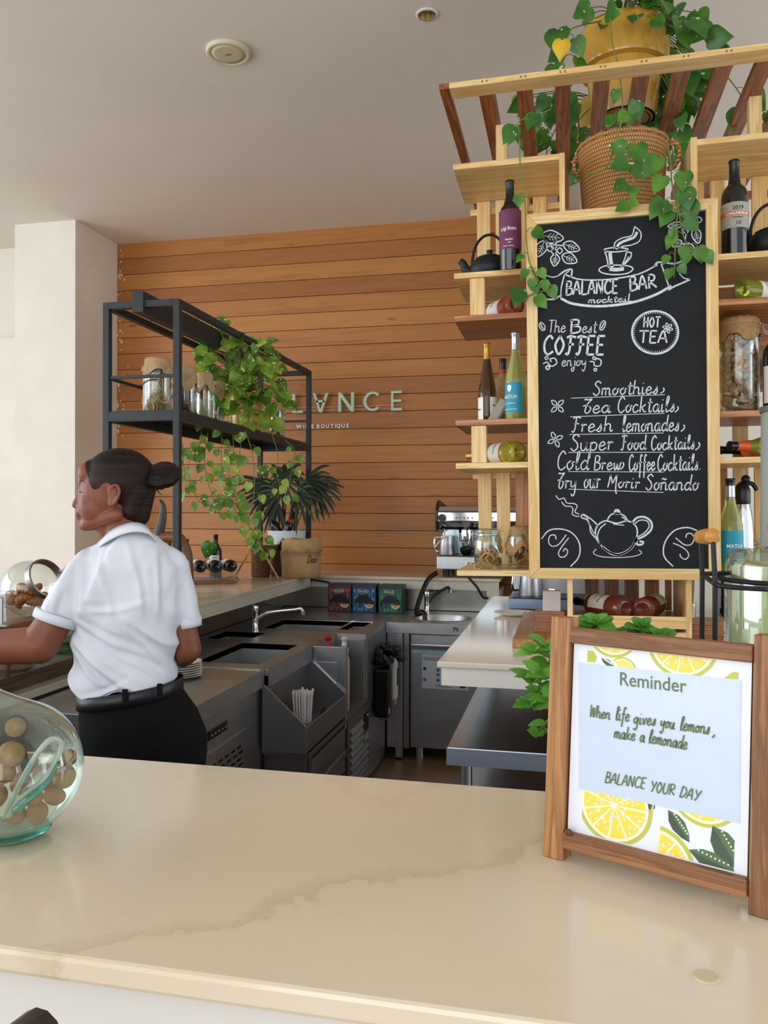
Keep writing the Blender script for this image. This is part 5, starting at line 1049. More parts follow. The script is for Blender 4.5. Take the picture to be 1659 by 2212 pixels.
def vine(gs, gl, pts, n, size, rr, r=.0028, view=None, start=0):
    P = sm(pts, 6); gs.tube(P, [r, r*.7], 6)
    for k in range(n):
        t_ = start+(1-start)*(k+.6)/n; i = min(int(t_*(len(P)-1)), len(P)-2); p = P[i]; side = 1 if k % 2 else -1
        to = (EYEP-p).normalized(); lat = RT*side*rr.uniform(.4, 1)+Vector((0, 0, rr.uniform(-.3, .5)))+to*rr.uniform(-.1, .5)
        q = p+lat.normalized()*size*rr.uniform(.35, .7); gs.tube(sm([p, (p+q)/2+Vector((0, 0, .012)), q], 3), r*.5, 5)
        tip = Vector((rr.uniform(-.5, .5), rr.uniform(-.3, .2), -1))+RT*side*rr.uniform(.1, .7)
        nr = to+Vector((rr.uniform(-.6, .6), rr.uniform(-.3, .3), rr.uniform(-.1, .7)))
        leaf(gl, q, tip, nr, size*rr.uniform(.75, 1.2))
def clump(gs, gl, centre, pts_px, n, d0, d1, size, rr):
    """leaves filling an outline given in the photo at depths d0..d1, each on its own petiole from the pot"""
    xs = [a for a, b in pts_px]; ys = [b for a, b in pts_px]; k = 0
    def inside(x, y):
        c = False; m = len(pts_px)
        for i in range(m):
            (x1, y1), (x2, y2) = pts_px[i], pts_px[(i+1) % m]
            if (y1 > y) != (y2 > y) and x < (x2-x1)*(y-y1)/(y2-y1)+x1: c = not c
        return c
    while k < n:
        x, y = rr.uniform(min(xs), max(xs)), rr.uniform(min(ys), max(ys))
        if not inside(x, y): continue
        k += 1; q = atD(x, y, rr.uniform(d0, d1)); out = (q-centre); out.z *= .3
        gs.tube(sm([centre+Vector((rr.uniform(-.03, .03), rr.uniform(-.03, .03), 0)), (centre+q)/2+Vector((0, 0, .05)), q], 4), .0022, 5)
        tip = out.normalized()*.6+Vector((rr.uniform(-.5, .5), rr.uniform(-.5, .3), rr.uniform(-1.1, -.1)))
        nr = (EYEP-q).normalized()*.7+Vector((rr.uniform(-.7, .7), rr.uniform(-.4, .4), rr.uniform(.1, .9)))
        leaf(gl, q, tip, nr, size*rr.uniform(.7, 1.25))
# ================================================================== black steel shelf on the left ledge
MET = M('charcoal_metal', '2a2d30', .5, .0, .4); SX1 = -1.868; SY0, SY1 = 3.70, 5.85; TZ, SZ = 2.645, 2.092
SX0 = atY(228, 800, SY0).x-.017; tb = .034
r_ = thing('metal_shelf', 'black steel frame shelf standing on the left ledge with a glass shelf', 'shelf', (-2.1, 4.78, LZ+.0005)); L0 = Vector((-2.1, 4.78, LZ+.0005))
def fb(name, *b, mat=MET, bev=.002, par=None): g = G(); g.T = Matrix.Translation(-L0); g.box(*b); return g.obj(name, mat, par or r_, bevel=bev)
for x in (SX0, SX1-tb):
    for y in (SY0, SY1-tb): fb('post', x, x+tb, y, y+tb, LZ+.0005, TZ)
for y in (SY0, SY1-tb):
    fb('cross_bar', SX0+tb, SX1-tb, y, y+tb, TZ-tb, TZ); fb('cross_bar', SX0+tb, SX1-tb, y, y+tb, SZ-.05, SZ); fb('thin_bar', SX0+tb, SX1-tb, y+.008, y+.022, 2.258, 2.274)
for x in (SX0, SX1-tb):
    fb('side_rail', x, x+tb, SY0+tb, SY1-tb, TZ-tb, TZ); fb('side_rail', x, x+tb, SY0+tb, SY1-tb, SZ-.05, SZ-.004)
fb('thin_bar', SX0+.008, SX0+.022, SY0+tb, SY1-tb, 2.258, 2.274)
fb('post', SX0, SX0+tb, 4.76, 4.76+tb, SZ-.004, TZ-tb)
xm = (SX0+SX1)/2; fb('centre_beam', xm-.04, xm+.02, SY0-.01, SY1-.30, TZ-.06, TZ+.045)
fb('glass_shelf', SX0+.01, SX1-.004, SY0+.012, SY1-.01, SZ-.0035, SZ+.0045, mat=M('dark_shelf_glass', '2c3a34', .08, 0, .6), bev=0)
JZ = SZ+.005
def jd(px, py, d): p = atD(px, py, d); return Vector((p.x, p.y, JZ))
def fill_slices(root):
    g = G(); ring_slices(g, 30, .070, .02, .19, 11, PEEL, PULP2, .027); g.obj('dried_citrus_slices', None, root)['kind'] = 'stuff'
KRAFT = M('pale_burlap', 'c4a57c', .9, 0, .2, var=(120, 'ad8d64'), bump=(260, .5, .002))
plain_jar('burlap_topped_jar', 'big glass jar of dried citrus slices under burlap, left end of the black shelf', jd(341, 800, 4.22), (0, 0, 0), .075, .275, .062, fill_slices, (.074, .05, 1, False, KRAFT))
plain_jar('burlap_topped_jar', 'glass jar of dried bark under burlap just right of the black post', jd(402, 800, 4.45), (0, 0, 0), .060, .275, .050, flakes('dried_bark', BARK, .045, .02, .15, 60, .018, 12), (.060, .09, 4, False, KRAFT))
plain_jar('burlap_topped_jar', 'glass jar half full of pale grain under burlap, middle of the black shelf jars', jd(441, 810, 4.68), (0, 0, 0), .055, .275, .046, lambda r: G().lathe([(0, .006), (.049, .006), (.050, .13), (.03, .135), (0, .136)], 24).obj('grain', POPP, r, True), (.054, .07, 7, False, KRAFT))
plain_jar('burlap_topped_jar', 'glass jar of dark pink dried roses beside the trailing plant on the black shelf', jd(470, 815, 4.90), (0, 0, 0), .046, .265, .040, flakes('dried_roses', DPINK, .035, .015, .16, 60, .014, 5), (.046, .07, 3, False, KRAFT))
plain_jar('burlap_topped_jar', 'dark glass jar of coffee-brown pods at the right end of the black shelf', jd(597, 870, 5.72), (0, 0, 0), .060, .26, .050, flakes('dried_pods', BARK, .046, .015, .22, 80, .016, 9), (.058, .06, 6, False, KRAFT))
YEL = M('yellow_glaze', 'c99a3a', .22, 0, .5, .4, var=(3, 'be8f30')); CLAY = M('grey_clay', 'b4aca4', .8); SOIL = M('soil', '2e2218', .95, bump=(80, .8, .01))
def glazed_pot(root, s, hollow=True):
    P = [(.105, 0), (.125, .004), (.132, .03), (.150, .20), (.176, .205), (.180, .215), (.180, .345), (.176, .365), (.160, .375), (.152, .370), (.150, .33)]
    po = G().lathe([(a*s, z*s) for a, z in P], 44, cap=False).obj('pot', YEL, root, True, auto=50)
    G().lathe([(.124*s, .002*s), (.100*s, .002*s), (.096*s, .012*s), (.0, .014*s)], 40).obj('pot_base', CLAY, po, True, auto=40)
    G().lathe([(.151*s, .335*s), (.08*s, .345*s), (0, .35*s)], 30).obj('soil', SOIL, root, True)
# trailing pothos in a yellow pot on the black shelf
rr = random.Random(21); L1 = jd(525, 850, 5.12)
r_ = thing('trailing_pothos', 'leafy variegated pothos in a yellow pot trailing down from the black shelf', 'plant', L1); glazed_pot(r_, .62)
gs, gl = G(), G(); gs.T = gl.T = Matrix.Translation(-L1); C = L1+Vector((0, 0, .22))
clump(gs, gl, C, [(430, 712), (490, 690), (520, 730), (590, 750), (618, 800), (612, 850), (560, 850), (500, 890), (470, 860), (432, 790)], 150, 4.80, 5.35, .088, rr)
clump(gs, gl, C, [(470, 790), (560, 790), (620, 870), (615, 950), (560, 900), (490, 960), (470, 900)], 26, 4.75, 5.1, .085, rr)
def vp(d, *px): return [atD(x, y, d) for x, y in px]
D_ = 4.78
vine(gs, gl, vp(D_, (500, 900), (505, 985), (495, 1010), (500, 1050), (505, 1090), (515, 1120)), 14, .062, rr)
vine(gs, gl, vp(D_, (480, 930), (478, 1000), (490, 1060), (480, 1090)), 11, .058, rr)
vine(gs, gl, vp(4.85, (440, 900), (430, 960), (412, 980), (408, 1030), (428, 1080), (455, 1095)), 12, .058, rr)
vine(gs, gl, vp(4.85, (450, 930), (442, 990), (446, 1030), (462, 1080), (475, 1115)), 12, .055, rr)
vine(gs, gl, vp(D_, (530, 930), (545, 980), (550, 1040), (545, 1090), (538, 1120), (540, 1140), (560, 1170)), 13, .068, rr)
vine(gs, gl, vp(D_, (520, 960), (508, 1060), (512, 1095), (530, 1120)), 7, .058, rr)
vine(gs, gl, vp(D_, (560, 1165), (570, 1180), (590, 1192)), 5, .066, rr)
vine(gs, gl, vp(5.0, (585, 930), (600, 980), (597, 1020), (604, 1050), (600, 1080)), 3, .05, rr, start=.3)
vine(gs, gl, vp(5.0, (615, 950), (635, 970), (634, 1000), (622, 1060), (630, 1085)), 7, .055, rr, start=.2)
vine(gs, gl, vp(4.8, (395, 960), (396, 1000), (402, 1040), (400, 1075)), 7, .05, rr)
gs.obj('vines', VINE, r_, True); gl.obj('foliage', POTHOS, r_, True)
L1 = jd(556, 860, 5.42); r_ = thing('yellow_planter', 'second yellow glazed planter behind the trailing pothos on the black shelf', 'planter', L1); glazed_pot(r_, .62)
# ================================================================== things on the left ledge
def lz(px, py): return atZ(px, py, LZ)
WD = wood('carved_wood', '8a5c34', '6a4022', 2, .4, 2); DWD = M('dark_horn', '3c3834', .35, var=(12, '4c463e'))
p0 = atD(372, 1240, 4.32); p0.z = LZ+.0005; k = 4.32/FPX
def sp3(px, py, dy=0): p = atD(px, py, 4.32); return Vector((p.x-p0.x, p.y-p0.y+dy, p.z-p0.z))
r_ = thing('carved_figure', 'carved dark wooden horned figure on the ledge behind the bartender', 'carving', p0)
G().tube(sm([sp3(345, 1080), sp3(352, 1095), sp3(350, 1125), sp3(343, 1155), sp3(346, 1185)], 6), [.010]+[.010+.0011*i for i in range(1, 25)], 14, flat=.7).obj('horn', DWD, r_, True)
G().tube(sm([sp3(342, 1150), sp3(337, 1175), sp3(335, 1215), sp3(337, 1265)], 6), [.018]*7+[.022]*12, 14).obj('face', WD, r_, True)
zb = -0.0
G().tube(sm([sp3(346, 1165), sp3(362, 1160), sp3(385, 1165), sp3(400, 1195), sp3(403, 1235), sp3(404, 1290)], 6), [.030]*12+[.036]*19, 16).obj('figure_body', WD, r_, True)
G().tube(sm([sp3(362, 1170), sp3(360, 1200), sp3(361, 1245), sp3(361, 1288)], 6), .020, 12).obj('arm', WD, r_, True)
g = G()
for i in range(4): g.bar(sp3(390, 1180+i*8, -.037), sp3(400, 1180+i*8, -.037), .005, .004)
g.obj('carved_grooves', DWD, r_)
zb_ = sp3(380, 1292).z; G().box(-.12, .10, -.05, .05, 0, max(.012, zb_+.02)).obj('base', WD, r_, bevel=.004)
p = atD(402, 1240, 4.62); bottle('wine_bottle', 'dark wine bottle standing behind the carved figure on the left ledge', 'bordeaux', .038, .31, GL_BLACK, CAP_BLACK, .74, (p.x, p.y, LZ+E_), (0, 0, 0), [(.07, .15, -60, 90, LWHITE, [])])
p = atD(466, 1240, 5.50); bottle('wine_bottle', 'dark wine bottle with gold neck marks standing behind the bottle rack', 'bordeaux', .040, .31, GL_BLACK, CAP_BLACK, .74, (p.x, p.y, LZ+E_), (0, 0, 0), [(.08, .17, -60, 60, LWHITE, [('RESERVA', .15, .010, 10, INK, None)])], ring=(.80, .815, CAP_GOLD))
g = G(); q = atD(455, 1172, 5.40); leaf(g, q, (-.35, 0, -1), EYEP-q, .12); o = g.obj('fallen_leaf', POTHOS_D, None, True, solid=.0008); tag(o, 'single large green leaf tucked against the bottle behind the rack', 'leaf')
# rack with three lying bottles
pr_ = lz(462, 1262); r_ = thing('bottle_rack', 'low wooden wine rack with a clear acrylic front holding three bottles', 'rack', pr_)
ACR = glass('acrylic', 'f6f4ee', .03, .6); ax = Vector((.86, .51, 0)).normalized(); ay = Vector((-ax.y, ax.x, 0)); MR = Matrix((ax, ay, Vector((0, 0, 1)))).transposed().to_4x4()
def rb(name, *b, mat): g = G(); g.T = MR; g.box(*b); return g.obj(name, mat, r_, bevel=.0015)
rb('base_board', -.135, .135, -.02, .20, .0005, .022, mat=WD); rb('front_plate', -.14, .16, .0, .005, .0225, .075, mat=ACR); rb('back_plate', -.14, .16, .15, .155, .0225, .075, mat=ACR)
g = G(); g.T = MR
for x in (-.09, .01, .11): g.tube(sm([(x-.012, -.004, .045), (x-.008, -.010, .03), (x+.008, -.010, .03), (x+.012, -.004, .045)], 4), .0015, 5)
g.obj('wire_hook', DSTEEL, r_)
for i, (x, lab) in enumerate(((-.085, 'left'), (.012, 'middle'), (.108, 'right'))):
    c = pr_+MR @ Vector((x, -.03, .116)); bottle('wine_bottle', f'dark wine bottle lying base-forward in the ledge rack, {lab} of three', 'bordeaux', .0385, .30, GL_BLACK, CAP_BLACK, .74, c, lying(MR @ Vector((-.12, 1, 0)), 0, (-.4, -.3, 1)), [(.055, .15, -75, 75, LWHITE, []), (.045, .0545, -75, 75, M('label_red', 'a02a24', .5), [])])
# A-shaped wooden menu stand
a1 = atD(602, 1247, 5.55); a0 = atD(505, 1243, 5.55); ap = atD(554, 1168, (a1-EYEP).dot(FW)*.5+(a0-EYEP).dot(FW)*.5); r_ = thing('menu_stand', 'small A-shaped stand of two light wooden boards on the ledge corner', 'stand', (ap.x, ap.y, LZ))
PW = wood('stand_wood_z', 'b98a54', '8e5f34', 2, .45); b0 = Vector((ap.x, ap.y, LZ))
for e in (a0, a1):
    e = Vector((e.x, e.y, LZ+.006)); g = G(); t_ = Vector((ap.x, ap.y, ap.z))+(ap-e)*.0; dv = (e-t_); off = Vector((dv.x, dv.y, 0)).normalized()*.004; vr = ray(554, 1200); vr.z = 0; vr.normalize(); g.bar(t_-b0+off, e-b0, .11, .012, vr.cross(dv.normalized())); g.obj('board', PW, r_, bevel=.001)
# two fuzzy brown pouches
FUZ = M('brown_felt', '6e5238', 1, 0, .1, var=(30, '5a4029'), bump=(220, .9, .004))
def pouch(label, px0, px1, py0, d):
    c = atD((px0+px1)/2, 1240, d); w = (px1-px0)/2*d/FPX; h = (atD(px0, py0, d).z-LZ); r = thing('felt_pouch', label, 'pouch', (c.x, c.y, LZ+.0005))
    G().lathe([(0, 0), (w*.9, 0), (w*1.02, .02), (w*.96, h*.12), (w*1.0, h*.18), (w*.97, h*.5), (w*1.02, h*.9), (w*.99, h), (w*.9, h*1.0), (w*.88, h*.8), (0, h*.78)], 30).obj('pouch_body', FUZ, r, True); G().lathe([(w*1.0, h*.93), (w*1.05, h*.96), (w*1.0, h*.985)], 30, cap=False).obj('rolled_rim', FUZ, r, True)
pouch('fuzzy brown felt pouch on the ledge, directly behind the A-shaped stand', 543, 584, 1178, 5.78); pouch('fuzzy brown felt pouch on the ledge beside the printed burlap sack', 584, 614, 1176, 5.92)
# printed burlap sack
c = atD(651, 1240, 5.72); w = 42*5.72/FPX; h = atD(651, 1164, 5.72).z-LZ; SACK = M('sack_paper', 'b8966a', .9, 0, .2, var=(25, 'a8865a'), bump=(200, .5, .003))
r_ = thing('burlap_sack', 'tan burlap sack with a rolled rim and dark script, on the ledge corner', 'sack', (c.x, c.y, LZ+.0005))
g = G(); n = 48; rr = random.Random(4); rings = []
for z_, rad in ((0, .90), (.012, .97), (h*.2, 1), (h*.5, 1.0), (h*.66, 1.0), (h*.665, 1.05), (h*.8, 1.05), (h*.97, 1.03), (h, 1.0), (h*.98, .95), (h*.7, .93)):
    rings.append(g.addv([(w*rad*(1+.012*math.sin(5*2*PI*k/n+z_*30))*math.cos(2*PI*k/n), w*rad*.8*(1+.012*math.sin(7*2*PI*k/n))*math.sin(2*PI*k/n), z_+(.006*math.sin(6*2*PI*k/n+1) if z_ > h*.6 else 0)) for k in range(n)]))
for a, b in zip(rings, rings[1:]):
    for k in range(n): g.face(a+k, a+(k+1) % n, b+(k+1) % n, b+k)
g.face(*[rings[0]+k for k in range(n-1, -1, -1)]); g.obj('sack_body', SACK, r_, True)
g = G(); R1 = w*1.012; bd = lambda p: Vector((R1*math.sin(p.x/R1+.62), -R1*.815*math.cos(p.x/R1+.62), p.z))
hand(g, 'Don', (-.01, 0, h*.40), (.075, 0, h*.40), .058, .005, (0, -1, 0), .25, th=.002, bendf=bd)
for dx in (.028, .045): g.ribbon([bd(Vector((dx, 0, h*.68+.004*0))), bd(Vector((dx+.004, 0, h*.70)))], .008, (.5, -1, 0), th=.003)
g.obj('lettering', M('sack_print', '3a2a1c', .8), r_)
# white planter with lady palm and two bottles stuck in it
c = atD(619, 1240, 5.99); rw = 42*5.99/FPX; h = atD(619, 1146, 5.99).z-LZ
r_ = thing('lady_palm', 'dark green lady palm in a round white planter on the ledge corner', 'plant', (c.x, c.y, LZ+.0005)); L0 = Vector((c.x, c.y, LZ+.0005))
G().lathe([(rw*.80, 0), (rw*.82, .004), (rw*.97, h*.9), (rw, h), (rw*.95, h), (rw*.93, h*.9), (rw*.9, h*.86)], 40, sq=.9).obj('planter', M('planter_white', 'ccd3d6', .4), r_, True, auto=40); G().lathe([(rw*.93, h*.86), (0, h*.88)], 30, sq=.9).obj('soil', SOIL, r_, True)
rr = random.Random(8); gs, gl = G(), G(); gs.T = gl.T = Matrix.Translation(-L0)
def frond(px, py, d, base, n, ln, spread, ang0):
    hub = atD(px, py, d); gs.tube(sm([base, (base+hub)/2+Vector((0, 0, .03)), hub], 5), .004, 6)
    for i in range(n):
        a = ang0+spread*(i/(n-1)-.5); dv = RT*math.cos(a)+Vector((0, 0, math.sin(a)))+FW*rr.uniform(-.35, .25); L_ = ln*rr.uniform(.8, 1.1)
        P = [hub, hub+dv*L_*.35, hub+dv*L_*.7+Vector((0, 0, -.02)), hub+dv*L_+Vector((0, 0, -.065))]; P = sm(P, 3); wv = [.004, .009, .012, .013, .013, .012, .011, .009, .006, .001]
        n_ = (EYEP-hub).normalized(); s_ = [(P[min(j+1, len(P)-1)]-P[max(j-1, 0)]).normalized().cross(n_) for j in range(len(P))]
        A = gl.addv([p+q*w_ for p, q, w_ in zip(P, s_, wv)]); M_ = gl.addv([p+n_*.004 for p in P]); B = gl.addv([p-q*w_ for p, q, w_ in zip(P, s_, wv)])
        for j in range(len(P)-1): gl.face(A+j, A+j+1, M_+j+1, M_+j); gl.face(M_+j, M_+j+1, B+j+1, B+j)
b1, b2 = L0+Vector((-.02, 0, h*.86)), L0+Vector((.05, .02, h*.86))
for px, py, ln, sp_, a0 in ((612, 1040, .22, 3.6, .2), (660, 1035, .26, 2.2, -.35), (610, 1062, .24, 2.6, 3.0), (590, 1050, .30, 1.5, 3.5), (640, 1070, .22, 3.0, -.4), (622, 1025, .17, 4.0, 1.4), (675, 1048, .24, 1.8, -.5), (600, 1085, .17, 2.4, 3.9)): frond(px, py, 5.95+rr.uniform(-.12, .08), b1 if px < 630 else b2, 9, ln, sp_, a0)
gs.tube(sm([b1, b1+Vector((-.01, 0, .10)), b1+Vector((.0, 0, .2))], 4), .010, 8); gs.tube(sm([b2, b2+Vector((.005, 0, .10)), b2+Vector((.0, 0, .18))], 4), .010, 8)
gs.obj('stems', M('palm_stem', '4a3a24', .8), r_, True); gl.obj('fronds', PALM, r_, True)
c1 = atD(600, 1150, 5.93); bottle('wine_bottle', 'dark bottle stuck slanting in the white palm planter, the left one', 'bordeaux', .034, .30, GL_BLACK, CAP_BLACK, .74, atD(618, 1185, 5.93), lying(-RT*.45+UP*.9), [])
bottle('wine_bottle', 'dark bottle with a red neck ring stuck slanting in the white palm planter', 'bordeaux', .034, .30, GL_BLACK, CAP_BLACK, .80, atD(604, 1188, 5.90), lying(RT*.35+UP*.95), [], ring=(.72, .80, CAP_RED))
q = lz(505, 1252); g = G(); leaf(g, q+Vector((-.04, 0, .006)), (1, .12, .02), (0, -.15, 1), .085, .25); o = g.obj('fallen_leaf', POTHOS_D, None, True, solid=.0008); tag(o, 'dark green leaf fallen flat on the ledge in front of the rack', 'leaf')
# ================================================================== pastry case at far left
r_ = thing('pastry_counter', 'low counter with a pale steel edge under the glass pastry case at far left', 'counter', (-2.3, 2.6, 0)); L0 = Vector((-2.3, 2.6, 0))
def pb(name, *b, mat, bev=.002): g = G(); g.T = Matrix.Translation(-L0); g.box(*b); return g.obj(name, mat, r_, bevel=bev)
CZ = .92; pb('countertop', -2.9, -1.945, 1.6, 3.24, CZ-.03, CZ, mat=M('pale_steel', 'c8c4ba', .35, .6)); pb('front_panel', -2.9, -1.97, 1.62, 3.24, .08, CZ-.0305, mat=DSTEEL)
r_ = thing('pastry_case', 'glass pastry case with a dark wooden base frame, behind the bartender\'s arm', 'display case', (-2.3, 2.6, CZ+.0005)); L0 = Vector((-2.3, 2.6, CZ+.0005))
DW = wood('dark_frame_wood', '4c3826', '382818', 1, .4); OWD = wood('case_wood', '8a5a34', '6a3f22', 1, .45)
pb('base_frame', -2.85, -2.0, 1.65, 3.22, CZ+.0005, CZ+.035, mat=DW); pb('base_frame', -2.03, -2.0, 1.65, 3.22, CZ+.0355, CZ+.058, mat=DW)
pb('glass_front', -2.008, -2.003, 1.66, 3.21, CZ+.0585, 1.125, mat=GLASS, bev=0); pb('glass_side', -2.84, -2.01, 3.20, 3.205, CZ+.0365, 1.125, mat=GLASS, bev=0)
pb('corner_strip', -2.006, -2.0, 2.615, 2.625, CZ+.0585, 1.125, mat=DW, bev=0); pb('glass_top', -2.85, -2.0, 1.65, 3.22, 1.1255, 1.131, mat=GLASS, bev=0)
TRY = CZ+.0365
STN = [M('stone_green', '6d7a5c', .5, var=(8, '5a664c')), M('stone_grey', '85887a', .5, var=(8, '6e7266')), M('stone_yellow', 'a89a5a', .5, var=(8, '94864a')), M('stone_dark', '4c5448', .45, var=(8, '3e463c'))]
rr = random.Random(31)
STp = [(128, 1405, 46, 2, 'flat yellowish pebble, largest in the case just under the bartender\'s elbow'), (105, 1438, 40, 0, 'long grey-green pebble lying along the case\'s front glass'), (155, 1425, 26, 1, 'pale grey pebble by the case glass next to the white shirt'), (60, 1452, 30, 3, 'dark round pebble in the middle of the pastry case'), (35, 1440, 26, 0, 'small green pebble behind the dark round one in the case'), (88, 1425, 30, 3, 'dark pebble behind the long grey-green one'), (140, 1388, 22, 3, 'dark pebble at the back of the case'), (78, 1461, 24, 1, 'small flat pebble at the front of the case')]
for i, (px, py, w, mi, lab) in enumerate(STp):
    q = atX(px, py, -2.09-.02*(i % 3) if i in (0, 3, 4, 5, 6) else -2.055); w = w*2.9/FPX*.62
    o = G().ball((0, 0, 0), w*.62, w, w*.42, 20, 12).obj('pebble', STN[mi], None, True); o.location = (q.x, q.y, TRY+w*.42+.0005+(.0 if i not in (0, 6) else .03)); o.rotation_euler = (0, 0, rr.uniform(-.4, .4)); tag(o, lab, 'stone')
CRO = M('croissant_crust', 'b8783a', .5, 0, .4, var=(22, '8a4c1e'), bump=(40, .5, .006))
def croissant(loc, rot, s, label, group=None):
    P = sm([(-.055, .028, -.006), (-.036, .004, .002), (0, -.006, .006), (.036, .004, .002), (.055, .028, -.006)], 7); n = len(P); g = G()
    rad = [(.006+.020*math.sin(PI*i/(n-1))**.8)*(1+.16*math.sin(i*2*PI/3.6)) for i in range(n)]
    g.tube([p*s for p in P], [a*s for a in rad], 14); o = g.obj('croissant', CRO, None, True); o.location = loc; o.rotation_euler = rot; return tag(o, label, 'croissant', group)
for px, py, i in ((8, 1453, 0), (40, 1466, 1)):
    q = atX(px, py, -2.06); croissant((q.x, q.y, TRY+.028), (0, 0, 1.2+i), 1.0, ['orange-brown croissant in the pastry case at the very left edge', 'pale croissant lying beside the small flat pebble in the case'][i])
g = G(); q = atX(150, 1385, -2.10); leaf(g, q, (.2, -.8, -.3), (1, -.5, .6), .13); o = g.obj('fallen_leaf', POTHOS_D, None, True, solid=.0008); tag(o, 'broad green leaf standing among the pebbles in the pastry case', 'leaf')
# wooden board and the tilted croissant jar on the case
o = G().box(-2.62, -2.03, 2.45, 3.18, 1.1315, 1.165).obj('wooden_board', OWD, None, bevel=.003); tag(o, 'brown wooden board lying on the glass pastry case under the croissant jar', 'board')
jc = atD(64, 1278, 3.28); R_ = 61*3.28/FPX; jc.z = 1.1655+R_*.985
r_ = thing('croissant_jar', 'round tilted glass jar of small croissants with an open steel rim, on the wooden board', 'jar', jc)
dv = (RT*.80+Vector((0, 0, .42))-FW*.42).normalized(); q = dv.to_track_quat('Z', 'Y')
MJ = q.to_matrix().to_4x4(); g = G(); g.T = MJ; g.lathe([(R_*math.sin(a), -R_*math.cos(a)) for a in [PI*i/30 for i in range(0, 24)]], 40, cap=False); g.obj('glass_bowl', GLASS, r_, True)
g = G(); g.T = MJ; z1 = -R_*math.cos(PI*23/30); r1 = R_*math.sin(PI*23/30); g.lathe([(r1*1.0, z1-.004), (r1*1.06, z1), (r1*1.06, z1+.028), (r1*.98, z1+.03), (r1*.97, z1+.0), (r1*.97, z1-.004)], 40, cap=False); g.obj('steel_rim', M('pewter', '8a857e', .35, .9), r_, True, auto=40)
rr = random.Random(12)
CP = [(-.055, -.04, -.05), (-.01, -.055, -.045), (.04, -.05, -.055), (-.06, .01, -.03), (-.02, -.03, .0), (.02, -.02, -.01), (.0, .03, -.05), (.05, .02, -.045)]
names = ['at the far left of the jar', 'at the jar\'s lower front', 'at the jar\'s lower right', 'high against the jar\'s left wall', 'in the middle of the pile in the jar', 'just below the jar\'s steel rim', 'deep behind the others in the jar', 'behind the sleeve at the jar\'s right']
for i, (a, b, c_) in enumerate(CP):
    p = jc+RT*a+FW*b*.9+Vector((0, 0, c_)); croissant(p, (rr.uniform(-.8, .8), rr.uniform(-.6, .6), rr.uniform(-1, 1)), .72, 'small golden croissant '+names[i], 'croissants in the tilted jar')
r_ = thing('sign_holder', 'clear acrylic sign holder with a white card at the left edge of the picture', 'sign holder', (0, 0, 1.1315)); e = atD(13, 1330, 2.98); r_.location = (e.x, e.y, 1.1655)
g = G(); h0 = atD(13, 1290, 2.98).z-1.1655; uu = RT; Tm = Matrix((RT, FW, Vector((0, 0, 1)))).transposed().to_4x4(); g.T = Tm; g.box(-.13, 0, -.003, .003, 0, h0+.02).box(-.13, 0, -.003, .03, 0, .004); g.obj('holder', glass('acrylic_edge', 'e4ece8', .03, .85), r_)
g = G(); g.T = Tm; g.box(-.126, -.009, -.0042, -.0032, .01, h0); g.obj('card', M('card_lilac', 'd0ccd0', .6), r_); g = G(); g.T = Tm; g.box(-.012, -.0095, -.0052, -.0042, .01, h0).box(-.126, -.0095, -.0052, -.0042, h0-.002, h0); g.obj('card_border', M('border_grey', '4a4a4e', .6), r_)
# ================================================================== the bartender
PD = 2.25
pb0 = atD(310, 1102, PD); PB = Vector((pb0.x, pb0.y, 0))
PR = Matrix.Rotation(YAW, 4, 'Z'); PI_ = (Matrix.Translation(PB) @ PR).inverted()
def H(px, py, dd=0): return PI_ @ atD(px, py, PD+dd)
PXM = PD/FPX
def cap(g, a, b, ra, rb, n=18):
    a, b = Vector(a), Vector(b); d = b-a; g.ball(a, ra, n=n, m=12); g.ball(b, rb, n=n, m=12)
    g.tube([a+d*i/4 for i in range(5)], [ra+(rb-ra)*i/4 for i in range(5)], n); return g
def remesh(g, name, mat, parent, voxel, it=6, disp=None, fac=.5):
    o = g.obj(name, mat, None); md = o.modifiers.new('r', 'REMESH'); md.mode = 'VOXEL'; md.voxel_size = voxel
    sm_ = o.modifiers.new('s', 'SMOOTH'); sm_.factor = fac; sm_.iterations = it
    bpy.context.view_layer.update(); me = bpy.data.meshes.new_from_object(o.evaluated_get(bpy.context.evaluated_depsgraph_get())); old = o.data; o.modifiers.clear(); o.data = me; bpy.data.meshes.remove(old); me.name = name
    if disp:
        nr = [v.normal.copy() for v in me.vertices]
        for v, n_ in zip(me.vertices, nr): v.co += n_*disp(v.co)
    me.shade_smooth(); o.parent = parent; return o
person = thing('person', 'person with a hair bun in a white polo shirt and black trousers, reaching left', 'person', PB, (0, 0, YAW))
SKIN = M('brown_skin', '7e4a34', .48, 0, .4, sub=.12, var=(14, '733f2b'), bump=(300, .05, .001))
def hand_geo(g, wrist, d, up, side, s=1.0):
    """palm, four unequal curled fingers and a thumb; d forward, up = back of the hand, side = towards the thumb"""
    d, up, side = Vector(d).normalized(), Vector(up).normalized(), Vector(side).normalized(); w = Vector(wrist)
    for k in (-1, 0, 1): cap(g, w+d*.012+side*.012*k, w+d*.085*s+side*.024*k, .017, .014, 12)
    for k, L in zip((1.5, .5, -.5, -1.5), (.068, .078, .072, .056)):
        p = w+d*.088*s+side*.0185*k; q = p+d*L*.45-up*L*.10; r = q+d*L*.28-up*L*.20; e = r+d*L*.18-up*L*.22
        cap(g, p, q, .0095, .0088, 10); cap(g, q, r, .0088, .008, 10); cap(g, r, e, .008, .0068, 10)
    p = w+d*.028+side*.030; q = p+d*.030+side*.026-up*.010; r = q+d*.030+side*.008-up*.012; cap(g, w+d*.02+side*.012, p, .016, .013, 10); cap(g, p, q, .0125, .0105, 10); cap(g, q, r, .0105, .008, 10)
g = G()
k = PXM
